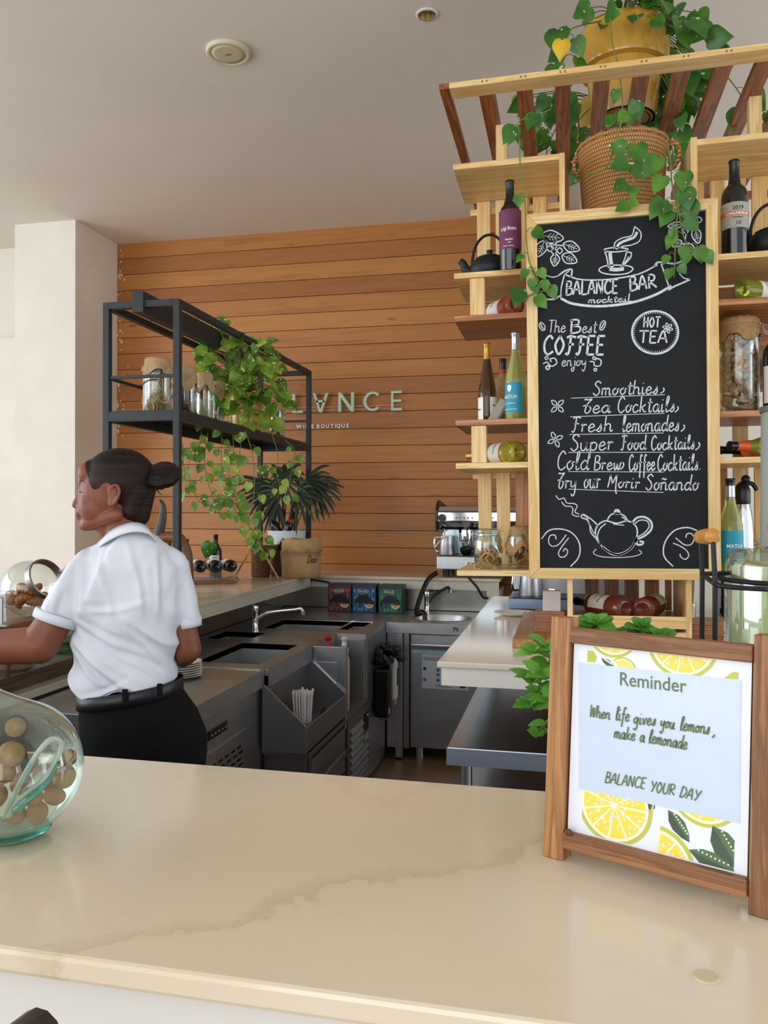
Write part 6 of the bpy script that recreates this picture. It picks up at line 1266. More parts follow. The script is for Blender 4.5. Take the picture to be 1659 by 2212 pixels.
# skull, face, jaw
g.ball(H(258, 1038, .0), 76*k, .073, 67*k, 24, 16); g.ball(H(232, 1062, .0), 58*k, .066, 66*k, 24, 16); g.ball(H(214, 1090), 44*k, .058, 50*k, 20, 14)
g.ball(H(198, 1024), 28*k, .052, 30*k, 18, 12)
cap(g, H(252, 1112, -.045), H(190, 1131, -.014), 15*k, 15*k); cap(g, H(252, 1112, .045), H(190, 1131, .014), 15*k, 15*k); cap(g, H(225, 1122), H(190, 1133), 22*k, 14*k)
g.ball(H(186, 1135), 15*k, .022, 12*k, 16, 12)
cap(g, H(181, 1040, -.022), H(181, 1040, .022), 13*k, 13*k)
cap(g, H(179, 1058), H(164, 1089), 8*k, 8.5*k, 14); g.ball(H(163.5, 1091), 8.5*k, .012, 7.5*k, 14, 10); g.ball(H(171, 1094, -.011), 7*k, .008, 6*k, 12, 8); g.ball(H(171, 1094, .011), 7*k, .008, 6*k, 12, 8)
g.ball(H(176, 1106), 12*k, .024, 11*k, 14, 10); g.ball(H(172, 1113.5), 7*k, .021, 4.2*k, 14, 10); g.ball(H(173, 1119.5), 7*k, .019, 4.6*k, 14, 10); g.ball(H(180, 1128), 11*k, .02, 9*k, 14, 10)
g.ball(H(196, 1080, -.032), 22*k, .026, 20*k, 14, 10); g.ball(H(196, 1080, .032), 22*k, .026, 20*k, 14, 10)
for s_ in (-1, 1): g.ball(H(184, 1062, s_*.033), 9*k, .014, 7.5*k, 14, 10)
# ears: outer rim, lobe, inner fold
for s_ in (-1, 1):
    P = [H(239, 1086, s_*.066), H(236, 1068, s_*.070), H(241, 1052, s_*.076), H(252, 1048, s_*.082), H(258, 1058, s_*.084), H(256, 1072, s_*.082), H(249, 1086, s_*.076), H(241, 1093, s_*.070)]
    g.tube(sm(P, 4), 3.6*k, 8); g.ball(H(247, 1070, s_*.071), 10*k, .007, 20*k, 12, 10); cap(g, H(241, 1076, s_*.068), H(238, 1090, s_*.067), 5*k, 6*k, 10)
# neck and trunk inside the clothes
cap(g, H(262, 1095), H(270, 1172, .005), 37*k, 38*k, 22); cap(g, H(222, 1125), H(247, 1162, .015), 20*k, 26*k)
cap(g, H(275, 1225, .01), H(275, 1330, .01), .060, .060, 22); cap(g, H(275, 1330, .01), H(285, 1430, .01), .060, .060, 22); cap(g, H(200, 1232, -.02), H(355, 1228, .02), .040, .036)
# left arm reaching left, right arm bent forward
cap(g, H(176, 1250, -.03), H(86, 1393, -.07), .040, .0505, 20); cap(g, H(86, 1393, -.07), H(0, 1398, -.05), .0505, .0475, 20); cap(g, H(0, 1398, -.05), H(-95, 1402, .03), .0475, .030, 20)
wl = H(-95, 1402, .03); hand_geo(g, wl, H(-150, 1404, .07)-wl, (0, 0, 1), (.3, 1, 0))
cap(g, H(376, 1250, .02), H(404, 1402, .03), .030, .040, 20); cap(g, H(404, 1402, .03), H(395, 1415, .12), .040, .036, 20); cap(g, H(395, 1415, .12), H(345, 1408, .24), .036, .026, 20)
wr = H(345, 1408, .24); hand_geo(g, wr, H(315, 1412, .30)-wr, (0, 0, 1), (-.6, .3, .1))
for s_ in (-1, 1):
    hp = Vector((.0+.075*s_, .01, .92)); kn = Vector((.01+.08*s_, -.01, .50)); an = Vector((.0+.085*s_, .02, .09)); cap(g, hp, kn, .078, .055); cap(g, kn, an, .052, .036); cap(g, an, an+Vector((-.09, .08, -.045)), .034, .030)
body = remesh(g, 'body', SKIN, person, .0034, 5)
# hair: smooth cap pulled back into a bun
HAIR = M('dark_brown_hair', '110a08', .6, 0, .25, var=(26, '2a1a14', (.25, .25, 3)), bump=(90, .7, .004, (.10, .3, 1)))
g = G(); g.ball(H(260, 1036), 77.5*k, .0765, 68.5*k, 30, 20); g.ball(H(234, 1058), 57*k, .0685, 64*k, 24, 16); cap(g, H(305, 1050), H(298, 1112), 33*k, 26*k, 22); cap(g, H(295, 1060, -.025), H(282, 1105, -.028), 26*k, 20*k); cap(g, H(295, 1060, .025), H(282, 1105, .028), 26*k, 20*k); g.ball(H(201, 1022), 27*k, .055, 30*k, 18, 12)
hair = remesh(g, 'hair', HAIR, person, .004, 6)
line = [(193, 994), (190, 940), (360, 940), (350, 1142), (284, 1142), (274, 1112), (266, 1074), (262, 1052), (250, 1042), (238, 1048), (226, 1061), (214, 1056), (207, 1036), (200, 1016)]
poly = [H(a, b) for a, b in line]
def inpoly(x, z):
    c = False; m = len(poly)
    for i in range(m):
        x1, z1, x2, z2 = poly[i].x, poly[i].z, poly[(i+1) % m].x, poly[(i+1) % m].z
        if (z1 > z) != (z2 > z) and x < (x2-x1)*(z-z1)/(z2-z1)+x1: c = not c
    return c
import bmesh
bm = bmesh.new(); bm.from_mesh(hair.data); bmesh.ops.delete(bm, geom=[f for f in bm.faces if not inpoly(f.calc_center_median().x, f.calc_center_median().z)], context='FACES')
for _ in range(8):
    for v in [v for v in bm.verts if v.is_boundary]:
        nb = [e.other_vert(v) for e in v.link_edges if e.is_boundary]
        if len(nb) == 2: v.co = v.co*.4+(nb[0].co+nb[1].co)*.3
bm.to_mesh(hair.data); bm.free()
g = G(); c = H(352, 1028); g.ball(c, 35*k, .042, 27*k, 22, 16)
for i in range(7):
    a0 = i*.9; g.tube([c+Vector((35*k*1.0*math.cos(a)*(.92), .044*math.sin(a0)*math.sin(a)+.02*math.cos(a0), 27*k*math.sin(a)*math.cos(a0*.4))) for a in [a0+2*PI*j/14 for j in range(10)]], .0085, 8)
bun = remesh(g, 'hair_bun', HAIR, person, .004, 3)
G().tube([H(326, 1028)+Vector((.002, .024*math.cos(a), .024*math.sin(a))) for a in [2*PI*i/20 for i in range(20)]], .006, 8, True).obj('hair_tie', M('hair_tie_black', '08080a', .6), bun, True)
G().tube(sm([H(330, 1040, -.03), H(338, 1056, -.03), H(348, 1069, -.028)], 5), [.004, .0008], 6, flat=.4).obj('loose_strand', HAIR, hair, True)
g = G(); BROW = M('brow_hair', '1a100c', .6)
for s_ in (-1,):
    g.tube(sm([H(168.5, 1041, -.020), H(174, 1037.5, -.036), H(184, 1041, -.048)], 5), [.0028]*4+[.0034]*4+[.0015]*3, 8, flat=.5)
g.obj('eyebrow', BROW, person, True)
G().tube(sm([H(171.5, 1062, -.034), H(175, 1063.5, -.042), H(180, 1062, -.047)], 4), .0013, 6).obj('eyelashes', BROW, person, True)
# polo shirt
from mathutils import noise as mn
SHIRT = M('white_polo', 'd3d5de', .8, 0, .25, sub=0, bump=(420, .12, .0015))
g = G()
def ring_loft(g, rows, n=36):
    """rows: (px left, px right, py left, py right, depth half, depth offset)"""
    rings = []
    for xl, xr, yl, yr, dh, do in rows:
        a, b = H(xl, yl, do), H(xr, yr, do); c = (a+b)/2; h = (b-a)/2
        rings.append(g.addv([c+h*math.copysign(abs(math.cos(t))**.85, math.cos(t))+Vector((0, dh*math.copysign(abs(math.sin(t))**.9, math.sin(t)), 0)) for t in [2*PI*i/n for i in range(n)]]))
    for a, b in zip(rings, rings[1:]):
        for i in range(n): g.face(a+i, a+(i+1) % n, b+(i+1) % n, b+i)
    g.face(*[rings[0]+i for i in range(n-1, -1, -1)]); g.face(*[rings[-1]+i for i in range(n)])
ring_loft(g, [(230, 318, 1152, 1148, .055, 0), (205, 345, 1175, 1168, .075, 0), (178, 376, 1200, 1192, .095, 0), (160, 397, 1230, 1222, .108, 0), (154, 402, 1270, 1262, .115, 0), (156, 398, 1320, 1312, .118, 0), (160, 394, 1365, 1350, .115, 0), (163, 384, 1400, 1388, .110, 0), (170, 380, 1440, 1425, .108, 0), (168, 386, 1475, 1450, .112, 0), (172, 388, 1497, 1464, .110, 0), (185, 382, 1508, 1474, .100, 0)])
cap(g, H(180, 1232, -.02), H(160, 1262, -.035), 46*k, 48*k, 22)
g.tube([H(172, 1225, -.02), H(150, 1270, -.04), H(132, 1310, -.05), H(119, 1342, -.056)], [47*k, 51*k, 50*k, 47*k], 26)
cap(g, H(372, 1215, .02), H(385, 1250, .02), 38*k, 36*k, 22); g.tube([H(378, 1222, .02), H(395, 1270, .02), H(404, 1315, .02), H(410, 1352, .02)], [38*k, 33*k, 28*k, 25*k], 26)
ap = H(165, 1365, -.05); wp = H(280, 1470)
FOLDL = []
for a_, b_, amp in (((170, 1352), (300, 1440), .010), ((168, 1372), (330, 1478), .011), ((172, 1395), (260, 1470), .009), ((182, 1330), (330, 1400), .008), ((185, 1310), (340, 1290), .006), ((200, 1190), (215, 1340), .009), ((245, 1180), (262, 1330), .007), ((300, 1180), (330, 1330), .008), ((345, 1190), (372, 1330), .008), ((180, 1240), (150, 1330), .007), ((300, 1350), (375, 1450), .009), ((280, 1400), (368, 1465), .008), ((200, 1490), (300, 1458), .008), ((395, 1250), (400, 1330), .006), ((165, 1440), (200, 1495), .007)):
    q0, q1 = H(*a_), H(*b_); FOLDL.append((q0.x, q0.z, q1.x, q1.z, amp, .0085)); FOLDL.append((q0.x+.010, q0.z+.014, q1.x+.010, q1.z+.014, -amp*.7, .009))
def folds(p):
    d1 = .0; x, z = p.x, p.z; q = p
    a = .6; u = x*math.cos(a)-z*math.sin(a); v = x*math.sin(a)+z*math.cos(a)
    low = max(0, min(1, (H(270, 1290).z-z)/.10+.0))
    f1 = mn.noise(Vector((u*3.2+3, p.y*3, v*15)))*.030*low
    b = -1.15; u2 = x*math.cos(b)-z*math.sin(b); v2 = x*math.sin(b)+z*math.cos(b); hi = max(0, 1-low)
    f2 = mn.noise(Vector((u2*4+9, p.y*3, v2*13)))*.026*(.35+.65*hi)
    f3 = mn.noise(Vector((x*9, p.y*9, z*9+4)))*.004
    f4 = -abs(mn.noise(Vector((u*2.2+7, p.y*2, v*11))))*.030*low-abs(mn.noise(Vector((u2*2.5+1, p.y*2, v2*12))))*.022*hi
    # sharp drag lines from the left armpit and up from the belt
    f5 = 0
    for ox, oz, tx, tz, amp, wd_ in FOLDL:
        dx_, dz_ = tx-ox, tz-oz; L2 = dx_*dx_+dz_*dz_; t_ = ((x-ox)*dx_+(z-oz)*dz_)/L2
        if -.1 < t_ < 1.1:
            dd_ = ((x-ox)*dz_-(z-oz)*dx_)/math.sqrt(L2)+.012*math.sin(t_*3+ox*20); f5 += amp*math.exp(-(dd_/wd_)**2)*max(0, math.sin(PI*(t_+.1)/1.2))
    if p.y > .02: f5 = 0
    return f1+f2+f3+f4+f5
shirt = remesh(g, 'polo_shirt', SHIRT, person, .0055, 4, folds)
def band(name, up, lo, mat, par, th=.003, n=6):
    a = sm([H(*p) for p in up], n); b = sm([H(*p) for p in lo], n); g = G(); A = g.addv(a); B = g.addv(b)
    mid = g.addv([(p+q)/2+Vector((0, -.004, 0)) for p, q in zip(a, b)])
    for i in range(len(a)-1): g.face(A+i, A+i+1, mid+i+1, mid+i); g.face(mid+i, mid+i+1, B+i+1, B+i)
    return g.obj(name, mat, par, True, solid=th)
band('collar', [(222, 1163, -.015), (238, 1147, -.045), (265, 1134, -.064), (292, 1129, -.066), (315, 1136, -.050), (328, 1154, -.02), (326, 1160, .03)], [(207, 1187, -.035), (228, 1172, -.068), (260, 1156, -.088), (292, 1149, -.090), (322, 1154, -.072), (338, 1172, -.035), (338, 1178, .03)], SHIRT, shirt)
band('collar', [(222, 1163, -.015), (214, 1170, .02), (222, 1166, .05), (262, 1150, .07), (326, 1160, .03)], [(207, 1187, -.035), (200, 1190, .03), (215, 1185, .07), (262, 1172, .09), (338, 1178, .03)], SHIRT, shirt)
# sleeve hems: a stitched band round each cuff
def cuff(c0, c1, r0, r1):
    d = (c1-c0).normalized(); g = G(); g.tube([c0, c0+(c1-c0)*.5, c1, c1-d*.001], [r0, (r0+r1)/2+.001, r1, r1-.006], 30, cap=False); g.obj('sleeve_hem', SHIRT, shirt, True, solid=.002)
cuff(H(126, 1326, -.053), H(118, 1345, -.057), 46.8*k, 46*k); cuff(H(407, 1334, .02), H(410.5, 1354, .02), 26*k, 25*k)
# trousers, belt, shoes
TRO = M('black_trousers', '0c0c0e', .85, 0, .2, bump=(240, .2, .001)); g = G()
ring_loft(g, [(180, 384, 1512, 1478, .100, 0), (176, 396, 1534, 1496, .112, .0), (178, 424, 1570, 1535, .125, .0), (178, 444, 1605, 1585, .13, .0), (174, 446, 1640, 1625, .13, .0), (176, 440, 1690, 1680, .125, 0), (184, 420, 1750, 1745, .11, 0)])
for s_, c in ((-1, H(240, 1700)), (1, H(355, 1695))):
    kn = Vector((.0+.085*s_, -.005, .50)); an = Vector((.0+.088*s_, .02, .075)); cap(g, c, kn, .112, .082, 22); g.tube([kn, (kn+an)/2, an], [.080, .072, .068], 22)
tro = remesh(g, 'trousers', TRO, person, .007, 4, lambda p: mn.noise(Vector((p.x*6, p.y*6, p.z*9)))*.004)
g = G(); n = 48; R_ = []
for j, (off, ex) in enumerate(((-2, .004), (-1, .008), (14, .009), (25, .008), (26, .003))):
    a, b = H(174, 1500+off), H(391, 1465+off); c = (a+b)/2; h = (b-a)/2*(1+ex)
    R_.append(g.addv([c+h*math.copysign(abs(math.cos(t))**.85, math.cos(t))+Vector((0, (.112+ex)*math.copysign(abs(math.sin(t))**.9, math.sin(t)), 0)) for t in [2*PI*i/n for i in range(n)]]))
for a, b in zip(R_, R_[1:]):
    for i in range(n): g.face(a+i, a+(i+1) % n, b+(i+1) % n, b+i)
belt = g.obj('belt', M('black_leather', '141418', .4, 0, .5, bump=(150, .2, .001)), person, True, solid=.003)
for px in ((270, 1502), (345, 1490)): p0 = H(px[0], px[1], -.126); g = G(); g.T = Matrix.Translation(p0); g.box(-.007, .007, -.004, .004, -.017, .016); g.obj('belt_loop', TRO, belt, bevel=.002)
for s_ in (-1, 1):
    c = Vector((.088*s_-.05, .065, .0)); g = G(); g.ball(c+Vector((0, 0, .045)), .075, .045, .045, 18, 12, Euler((0, 0, -.72+PI))); g.ball(c+Vector((-.075, .065, .035)), .07, .045, .034, 18, 12, Euler((0, 0, -.72+PI)))
    for v in range(len(g.v)): g.v[v] = (g.v[v][0], g.v[v][1], max(.001, g.v[v][2]))
    g.obj('shoe', M('black_shoe', '0e0e10', .35), person, True)
# ================================================================== plants and pots on top of the display unit
def pot_at(px, d, z, s, kind, label):
    p = atD(px, 600, d); r = thing(kind, label, 'plant', (p.x, p.y, z)); glazed_pot(r, s); return r, Vector((p.x, p.y, z))
RZT = 3.2125+LEAN*.03
r_, L1 = pot_at(1346, 3.36, RZT, 1.0, 'potted_pothos', 'pothos in the large yellow glazed pot standing on the pergola slats, in front')
rr = random.Random(5); gs, gl = G(), G(); gs.T = gl.T = Matrix.Translation(-L1); C = L1+Vector((0, 0, .36))
clump(gs, gl, C, [(1240, 30), (1300, 5), (1360, -40), (1440, -40), (1500, 10), (1545, 60), (1555, 90), (1500, 90), (1440, 60), (1400, 35), (1340, 40), (1290, 55)], 40, 3.05, 3.35, .082, rr)
clump(gs, gl, C, [(1435, 40), (1530, 30), (1545, 100), (1530, 160), (1500, 250), (1440, 260), (1425, 180)], 40, 3.22, 3.55, .082, rr)
vine(gs, gl, vp(3.2, (1300, 45), (1240, 60), (1215, 85)), 2, .10, rr, start=.5)
vine(gs, gl, vp(3.25, (1260, 95), (1225, 110), (1212, 150)), 3, .10, rr, start=.3)
vine(gs, gl, vp(2.98, (1318, 40), (1322, 90), (1335, 140), (1342, 190), (1345, 240), (1342, 262)), 4, .062, rr, start=.6)
vine(gs, gl, vp(3.35, (1500, 20), (1520, 80), (1560, 150), (1590, 190), (1622, 240), (1640, 250)), 6, .09, rr)
vine(gs, gl, vp(3.4, (1450, 150), (1450, 230), (1448, 290), (1455, 340)), 14, .085, rr)
vine(gs, gl, vp(3.4, (1430, 200), (1425, 250), (1415, 310), (1440, 340)), 8, .075, rr)
gs.obj('vines', VINE, r_, True); gl.obj('foliage', POTHOS_D, r_, True)
p = atD(1214, 88, 3.0); g = G(); leaf(g, p, (-.1, 0, -1), EYEP-p, .075); g.T = None
o = g.obj('yellow_leaf', M('yellow_leaf', 'd9b02a', .5), None, True, solid=.0006); tag(o, 'single yellowed leaf hanging left of the large yellow pot', 'leaf')
r_, L1 = pot_at(1328, 3.95, RZT, 1.0, 'potted_pothos', 'pothos in a yellow pot on the pergola slats, mostly hidden behind the front pot')
gs, gl = G(), G(); gs.T = gl.T = Matrix.Translation(-L1); C = L1+Vector((0, 0, .36))
vine(gs, gl, vp(3.8, (1240, 180), (1200, 210), (1165, 250), (1130, 270), (1105, 290)), 8, .085, rr)
vine(gs, gl, vp(3.8, (1235, 200), (1215, 250), (1185, 310), (1180, 335)), 8, .085, rr)
vine(gs, gl, vp(3.75, (1245, 230), (1252, 290), (1248, 340), (1255, 370), (1275, 375)), 7, .075, rr)
clump(gs, gl, C, [(1110, 200), (1240, 180), (1240, 330), (1180, 330), (1120, 290)], 12, 3.7, 4.1, .085, rr)
gs.obj('vines', VINED, r_, True); gl.obj('foliage', POTHOS_D, r_, True)
# woven basket with pothos between the two upper boxes
BSK = bpy.data.materials.new('woven_seagrass'); BSK.use_nodes = True; t = NT(BSK)
v = t.coord(kind='UV') if 0 else None
tcx = t.add('ShaderNodeTexCoord'); sx_ = t.add('ShaderNodeSeparateXYZ'); t.ln(tcx.outputs['Object'], sx_.inputs[0])
def m2(op, a, b=None):
    n_ = t.add('ShaderNodeMath', operation=op)
    for i, q in enumerate((a, b)):
        if q is None: continue
        if isinstance(q, (int, float)): n_.inputs[i].default_value = q
        else: t.ln(q, n_.inputs[i])
    return n_.outputs[0]
ang = m2('ARCTAN2', sx_.outputs['Y'], sx_.outputs['X']); row = m2('MULTIPLY', sx_.outputs['Z'], 68.0)
col_ = m2('ADD', m2('MULTIPLY', ang, 17.0), m2('MULTIPLY', m2('FLOOR', row), .5)); hb = m2('MULTIPLY', m2('ABSOLUTE', m2('SINE', m2('MULTIPLY', col_, PI))), m2('ABSOLUTE', m2('SINE', m2('MULTIPLY', row, PI))))
hb2 = m2('POWER', hb, .5); t.ln(t.ramp(hb2, [(0.05, '7a4e26'), (.5, 'b88148'), (1, 'cf9c60')]), t.p.inputs['Base Color']); t.p.inputs['Roughness'].default_value = .75; t.bump(hb2, .9, .006)
bz_ = 2.4985; pb_ = U(.222, 3.185, bz_); r_ = thing('basket_pothos', 'pothos in a woven seagrass basket standing on top between the two pine boxes', 'plant', pb_, UR); L1 = Vector(pb_)
HB = .475
bk = G().lathe([(.132, 0), (.138, .004), (.143, .10), (.150, .25), (.156, .36), (.160, .43), (.163, .455), (.158, HB), (.152, HB-.01), (.150, HB-.06), (.147, HB-.12)], 56, cap=False).obj('basket', BSK, r_, True)
g = G(); g.tube([(.161*math.cos(2*PI*i/60), .161*math.sin(2*PI*i/60), HB-.008+.003*math.sin(i*2.1)) for i in range(60)], .009, 8, True); g.obj('braided_rim', BSK, bk, True)
g = G(); g.tube(sm([(.158, -.03, HB-.03), (.185, -.035, HB-.02), (.20, -.03, HB-.06), (.185, -.02, HB-.10), (.160, -.02, HB-.11)], 5), .009, 8); g.obj('basket_handle', BSK, bk, True); g = G(); g.tube(sm([(-.160, .0, HB-.04), (-.172, -.005, HB-.03), (-.176, -.0, HB-.07), (-.160, .0, HB-.10)], 5), .008, 8); g.obj('basket_handle', BSK, bk, True)
G().lathe([(.149, HB-.05), (.140, HB-.005), (.132, HB+.006), (.125, HB), (.12, HB-.05)], 40, cap=False).obj('inner_pot', M('terracotta', '9a4a34', .6), r_, True); G().lathe([(.145, HB-.055), (0, HB-.05)], 30).obj('soil', SOIL, r_, True)
gs, gl = G(), G(); Ti = (Matrix.Translation(L1) @ Euler(UR).to_matrix().to_4x4()).inverted(); gs.T = gl.T = Ti
def lf(px, py, d, tipx, tipy, size): p = atD(px, py, d); q = atD(tipx, tipy, d-.02); leaf(gl, p, q-p, (EYEP-p).normalized()+Vector((0, 0, .25)), size)
FD = 2.83
for a in ((1375, 315, 2.83, 1385, 347, .075), (1350, 322, FD, 1310, 312, .066), (1355, 348, FD, 1312, 365, .074), (1372, 350, FD, 1392, 384, .075), (1350, 395, FD, 1318, 415, .058), (1370, 405, FD, 1362, 432, .05), (1355, 440, FD, 1322, 460, .056), (1360, 437, FD, 1372, 440, .045), (1355, 245, 2.86, 1332, 270, .060), (1372, 243, 2.86, 1363, 205, .05)): lf(*a)
for P_ in (((1372, 300), (1368, 340), (1370, 380), (1366, 420), (1360, 445)), ((1345, 250), (1330, 310), (1310, 360), (1290, 372), (1268, 376)), ((1370, 300), (1355, 320), (1345, 320))): gs.tube(sm(vp(FD+.01, *P_), 5), .003, 6)
# strand down the right of the board
vine(gs, gl, vp(2.79, (1440, 300), (1448, 350), (1452, 400), (1462, 440), (1470, 470)), 7, .070, rr, start=.2)
vine(gs, gl, vp(2.77, (1462, 430), (1470, 480), (1480, 520), (1500, 545), (1508, 548)), 6, .050, rr)
vine(gs, gl, vp(2.77, (1464, 450), (1460, 500), (1458, 560), (1456, 600)), 5, .042, rr, start=.3)
# strand down the left of the board
vine(gs, gl, vp(2.92, (1190, 235), (1150, 255), (1122, 262), (1121, 300)), 3, .06, rr)
vine(gs, gl, vp(2.90, (1122, 300), (1124, 360), (1134, 440), (1138, 530), (1148, 580), (1165, 610), (1185, 628)), 6, .044, rr, start=.25)
vine(gs, gl, vp(2.90, (1148, 575), (1160, 600), (1172, 622), (1180, 626)), 4, .042, rr)
vine(gs, gl, vp(2.90, (1195, 625), (1165, 630), (1140, 640), (1138, 650)), 2, .060, rr, start=.6)
gs.obj('vines', VINE, r_, True); gl.obj('foliage', POTHOS_D, r_, True)
# ================================================================== mint pot, lemonade dispenser behind the framed card
FC = 1.1005
fa, fb2 = atZ(1180, 1852, 1.10), atZ(1662, 1990, 1.10); fx = Vector((fb2.x-fa.x, fb2.y-fa.y, 0)); FWID = fx.length; fx.normalize(); fy = Vector((-fx.y, fx.x, 0))
mp_ = fa+fx*.10+fy*.20
r_ = thing('mint_pot', 'bushy fresh mint in a small pot tucked behind the wooden framed card', 'plant', (mp_.x, mp_.y, FC)); L1 = Vector((mp_.x, mp_.y, FC))
G().lathe([(0, 0), (.042, 0), (.055, .10), (.057, .105), (.05, .105), (.05, .09), (0, .09)], 28).obj('pot', M('terracotta', '9a4a34', .6), r_, True, auto=40)
gs, gl = G(), G(); gs.T = gl.T = Matrix.Translation(-L1); rr = random.Random(14)
MPROF = [(0, .06, 0), (.15, .30, .03), (.32, .40, .02), (.40, .36, .035), (.55, .36, 0), (.62, .29, .015), (.78, .22, -.04), (.85, .14, -.03), (1, 0, -.10)]
def sprig(P_, d, n, size):
    pts = [L1+Vector((0, 0, .09))]+vp(d, *P_); Q = sm(pts, 6); gs.tube(Q, [.003, .0018], 6)
    for k_ in range(n):
        t_ = .45+.55*(k_+.5)/n; p = Q[min(int(t_*(len(Q)-1)), len(Q)-1)]
        for s_ in (-1, 1): dv = RT*s_*rr.uniform(.5, 1)+Vector((0, 0, rr.uniform(-.3, .6)))+FW*rr.uniform(-.7, .5); leaf(gl, p, dv, Vector((0, 0, 1))+(EYEP-p).normalized()*rr.uniform(.3, .9), size*rr.uniform(.75, 1.15), .10, MPROF, 0)
    p = Q[-1]
    for k_ in range(4): a = k_*1.57+.4; leaf(gl, p, RT*math.cos(a)+FW*math.sin(a)+Vector((0, 0, .7)), Vector((0, 0, 1))+(EYEP-p).normalized(), size*.7, .1, MPROF, 0)
for P_, d, n, s_ in ((((1290, 1400), (1290, 1350), (1288, 1345)), 1.27, 4, .038), (((1330, 1410), (1370, 1370), (1385, 1352)), 1.27, 4, .034), (((1350, 1420), (1400, 1385), (1425, 1375)), 1.26, 3, .034), (((1220, 1420), (1170, 1400), (1148, 1412)), 1.25, 4, .034), (((1215, 1480), (1165, 1460), (1150, 1475)), 1.25, 4, .037), (((1215, 1520), (1165, 1520), (1140, 1528)), 1.24, 4, .037), (((1230, 1440), (1180, 1440), (1160, 1500)), 1.27, 4, .036), (((1260, 1410), (1265, 1372), (1262, 1365)), 1.28, 3, .033), (((1215, 1560), (1175, 1570), (1160, 1590)), 1.25, 2, .03)): sprig(P_, d, n, s_)
gs.obj('stems', M('mint_stem', '4a5a28', .7), r_, True); gl.obj('foliage', MINTL, r_, True)
# lemonade dispenser in its wire stand
jd_ = 1.42; jc = atD(1724, 1300, jd_); r_ = thing('lemonade_dispenser', 'large glass drink dispenser of cloudy lemonade in a black wire stand, right edge', 'dispenser', (jc.x, jc.y, FC)); L0 = Vector((jc.x, jc.y, FC)); R_ = 148*jd_/FPX
ztop = atD(1668, 1186, jd_).z-FC; zs = .10
G().lathe([(0, zs), (R_*.92, zs), (R_, zs+.02), (R_, ztop-.03), (R_*.95, ztop-.010), (R_*.84, ztop-.001), (R_*.62, ztop), (R_*.38, ztop+.006), (R_*.38, ztop+.03), (R_*.35, ztop+.03), (R_*.35, ztop)], 48, cap=False).obj('glass_jar', glass('jar_glass', 'e8eee0', .04, .7), r_, True, auto=60)
G().lathe([(0, zs+.006), (R_*.84, zs+.006), (R_*.90, zs+.02), (R_*.90, ztop-.035), (R_*.84, ztop-.027), (0, ztop-.027)], 44).obj('lemonade', M('cloudy_lemonade', 'd6dbae', .35, 0, .4, sub=.1), r_, True, auto=40)
G().lathe([(R_*.40, ztop+.026), (R_*.42, ztop+.04), (R_*.3, ztop+.055), (0, ztop+.06)], 36).obj('lid', glass('lid_glass', 'dfe9e2', .06, .9), r_, True)
rw_ = .0042; zr = atD(1600, 1262, jd_-.1).z-FC; RR = R_*1.10; g = G()
g.tube([(RR*math.cos(2*PI*i/48), RR*math.sin(2*PI*i/48), zr) for i in range(48)], rw_, 8, True); g.tube([(RR*math.cos(2*PI*i/48), RR*math.sin(2*PI*i/48), .05) for i in range(48)], rw_, 8, True)
for a in (PI*.25, PI*.75, PI*1.6): g.tube([(RR*math.cos(a), RR*math.sin(a), .0045), (RR*math.cos(a), RR*math.sin(a), zr)], rw_, 8)
g.tube([(-RR, 0, .095), (RR, 0, .095)], rw_, 8); g.tube([(0, -RR, .095), (0, RR, .095)], rw_, 8); g.tube([(-RR, 0, .095), (-RR, 0, .05)], rw_, 8); g.tube([(RR, 0, .095), (RR, 0, .05)], rw_, 8); g.tube([(0, -RR, .095), (0, -RR, .05)], rw_, 8); g.tube([(0, RR, .095), (0, RR, .05)], rw_, 8)
st_ = g.obj('wire_stand', IRON, r_, True)
T_ = lambda px, py, d: atD(px, py, d)-L0
h1a, h1b = T_(1541, 1158, 1.31), T_(1513, 1160, 1.42)
def down(p, z): return Vector((p.x, p.y, z))
k1, k2 = T_(1545, 1262, 1.31), T_(1517, 1240, 1.42)
g = G(); g.tube([down(k1, .0045), k1, down(h1a, h1a.z-.012), h1a+Vector((-.003, .003, -.003)), h1a], rw_, 10); g.tube([down(k2, .0045), k2, down(h1b, h1b.z-.012), h1b+Vector((.003, -.003, -.003)), h1b], rw_, 10)
g.tube([k1, k2], rw_, 8); g.tube(sm([k1, T_(1560, 1266, 1.29), T_(1600, 1270, 1.285), T_(1660, 1273, 1.29)], 5), rw_, 8); g.tube(sm([k2, T_(1560, 1238, 1.46), T_(1600, 1236, 1.5)], 5), rw_, 8)
g.obj('wire_handle', IRON, r_, True)
hd = (h1b-h1a); L_ = hd.length; q = hd.to_track_quat('Z', 'Y').to_matrix().to_4x4(); g = G(); g.T = Matrix.Translation(h1a+hd*.0) @ q
g.lathe([(.004, -.004), (.011, -.002), (.0125, .004), (.0125, L_*.14), (.0115, L_*.18), (.0128, L_*.3), (.0135, L_*.5), (.0128, L_*.7), (.0115, L_*.82), (.0125, L_*.86), (.0118, L_), (.004, L_+.002)], 24); g.obj('wooden_grip', wood('grip_wood', 'd8a050', 'b87a30', 0, .35), r_, True)
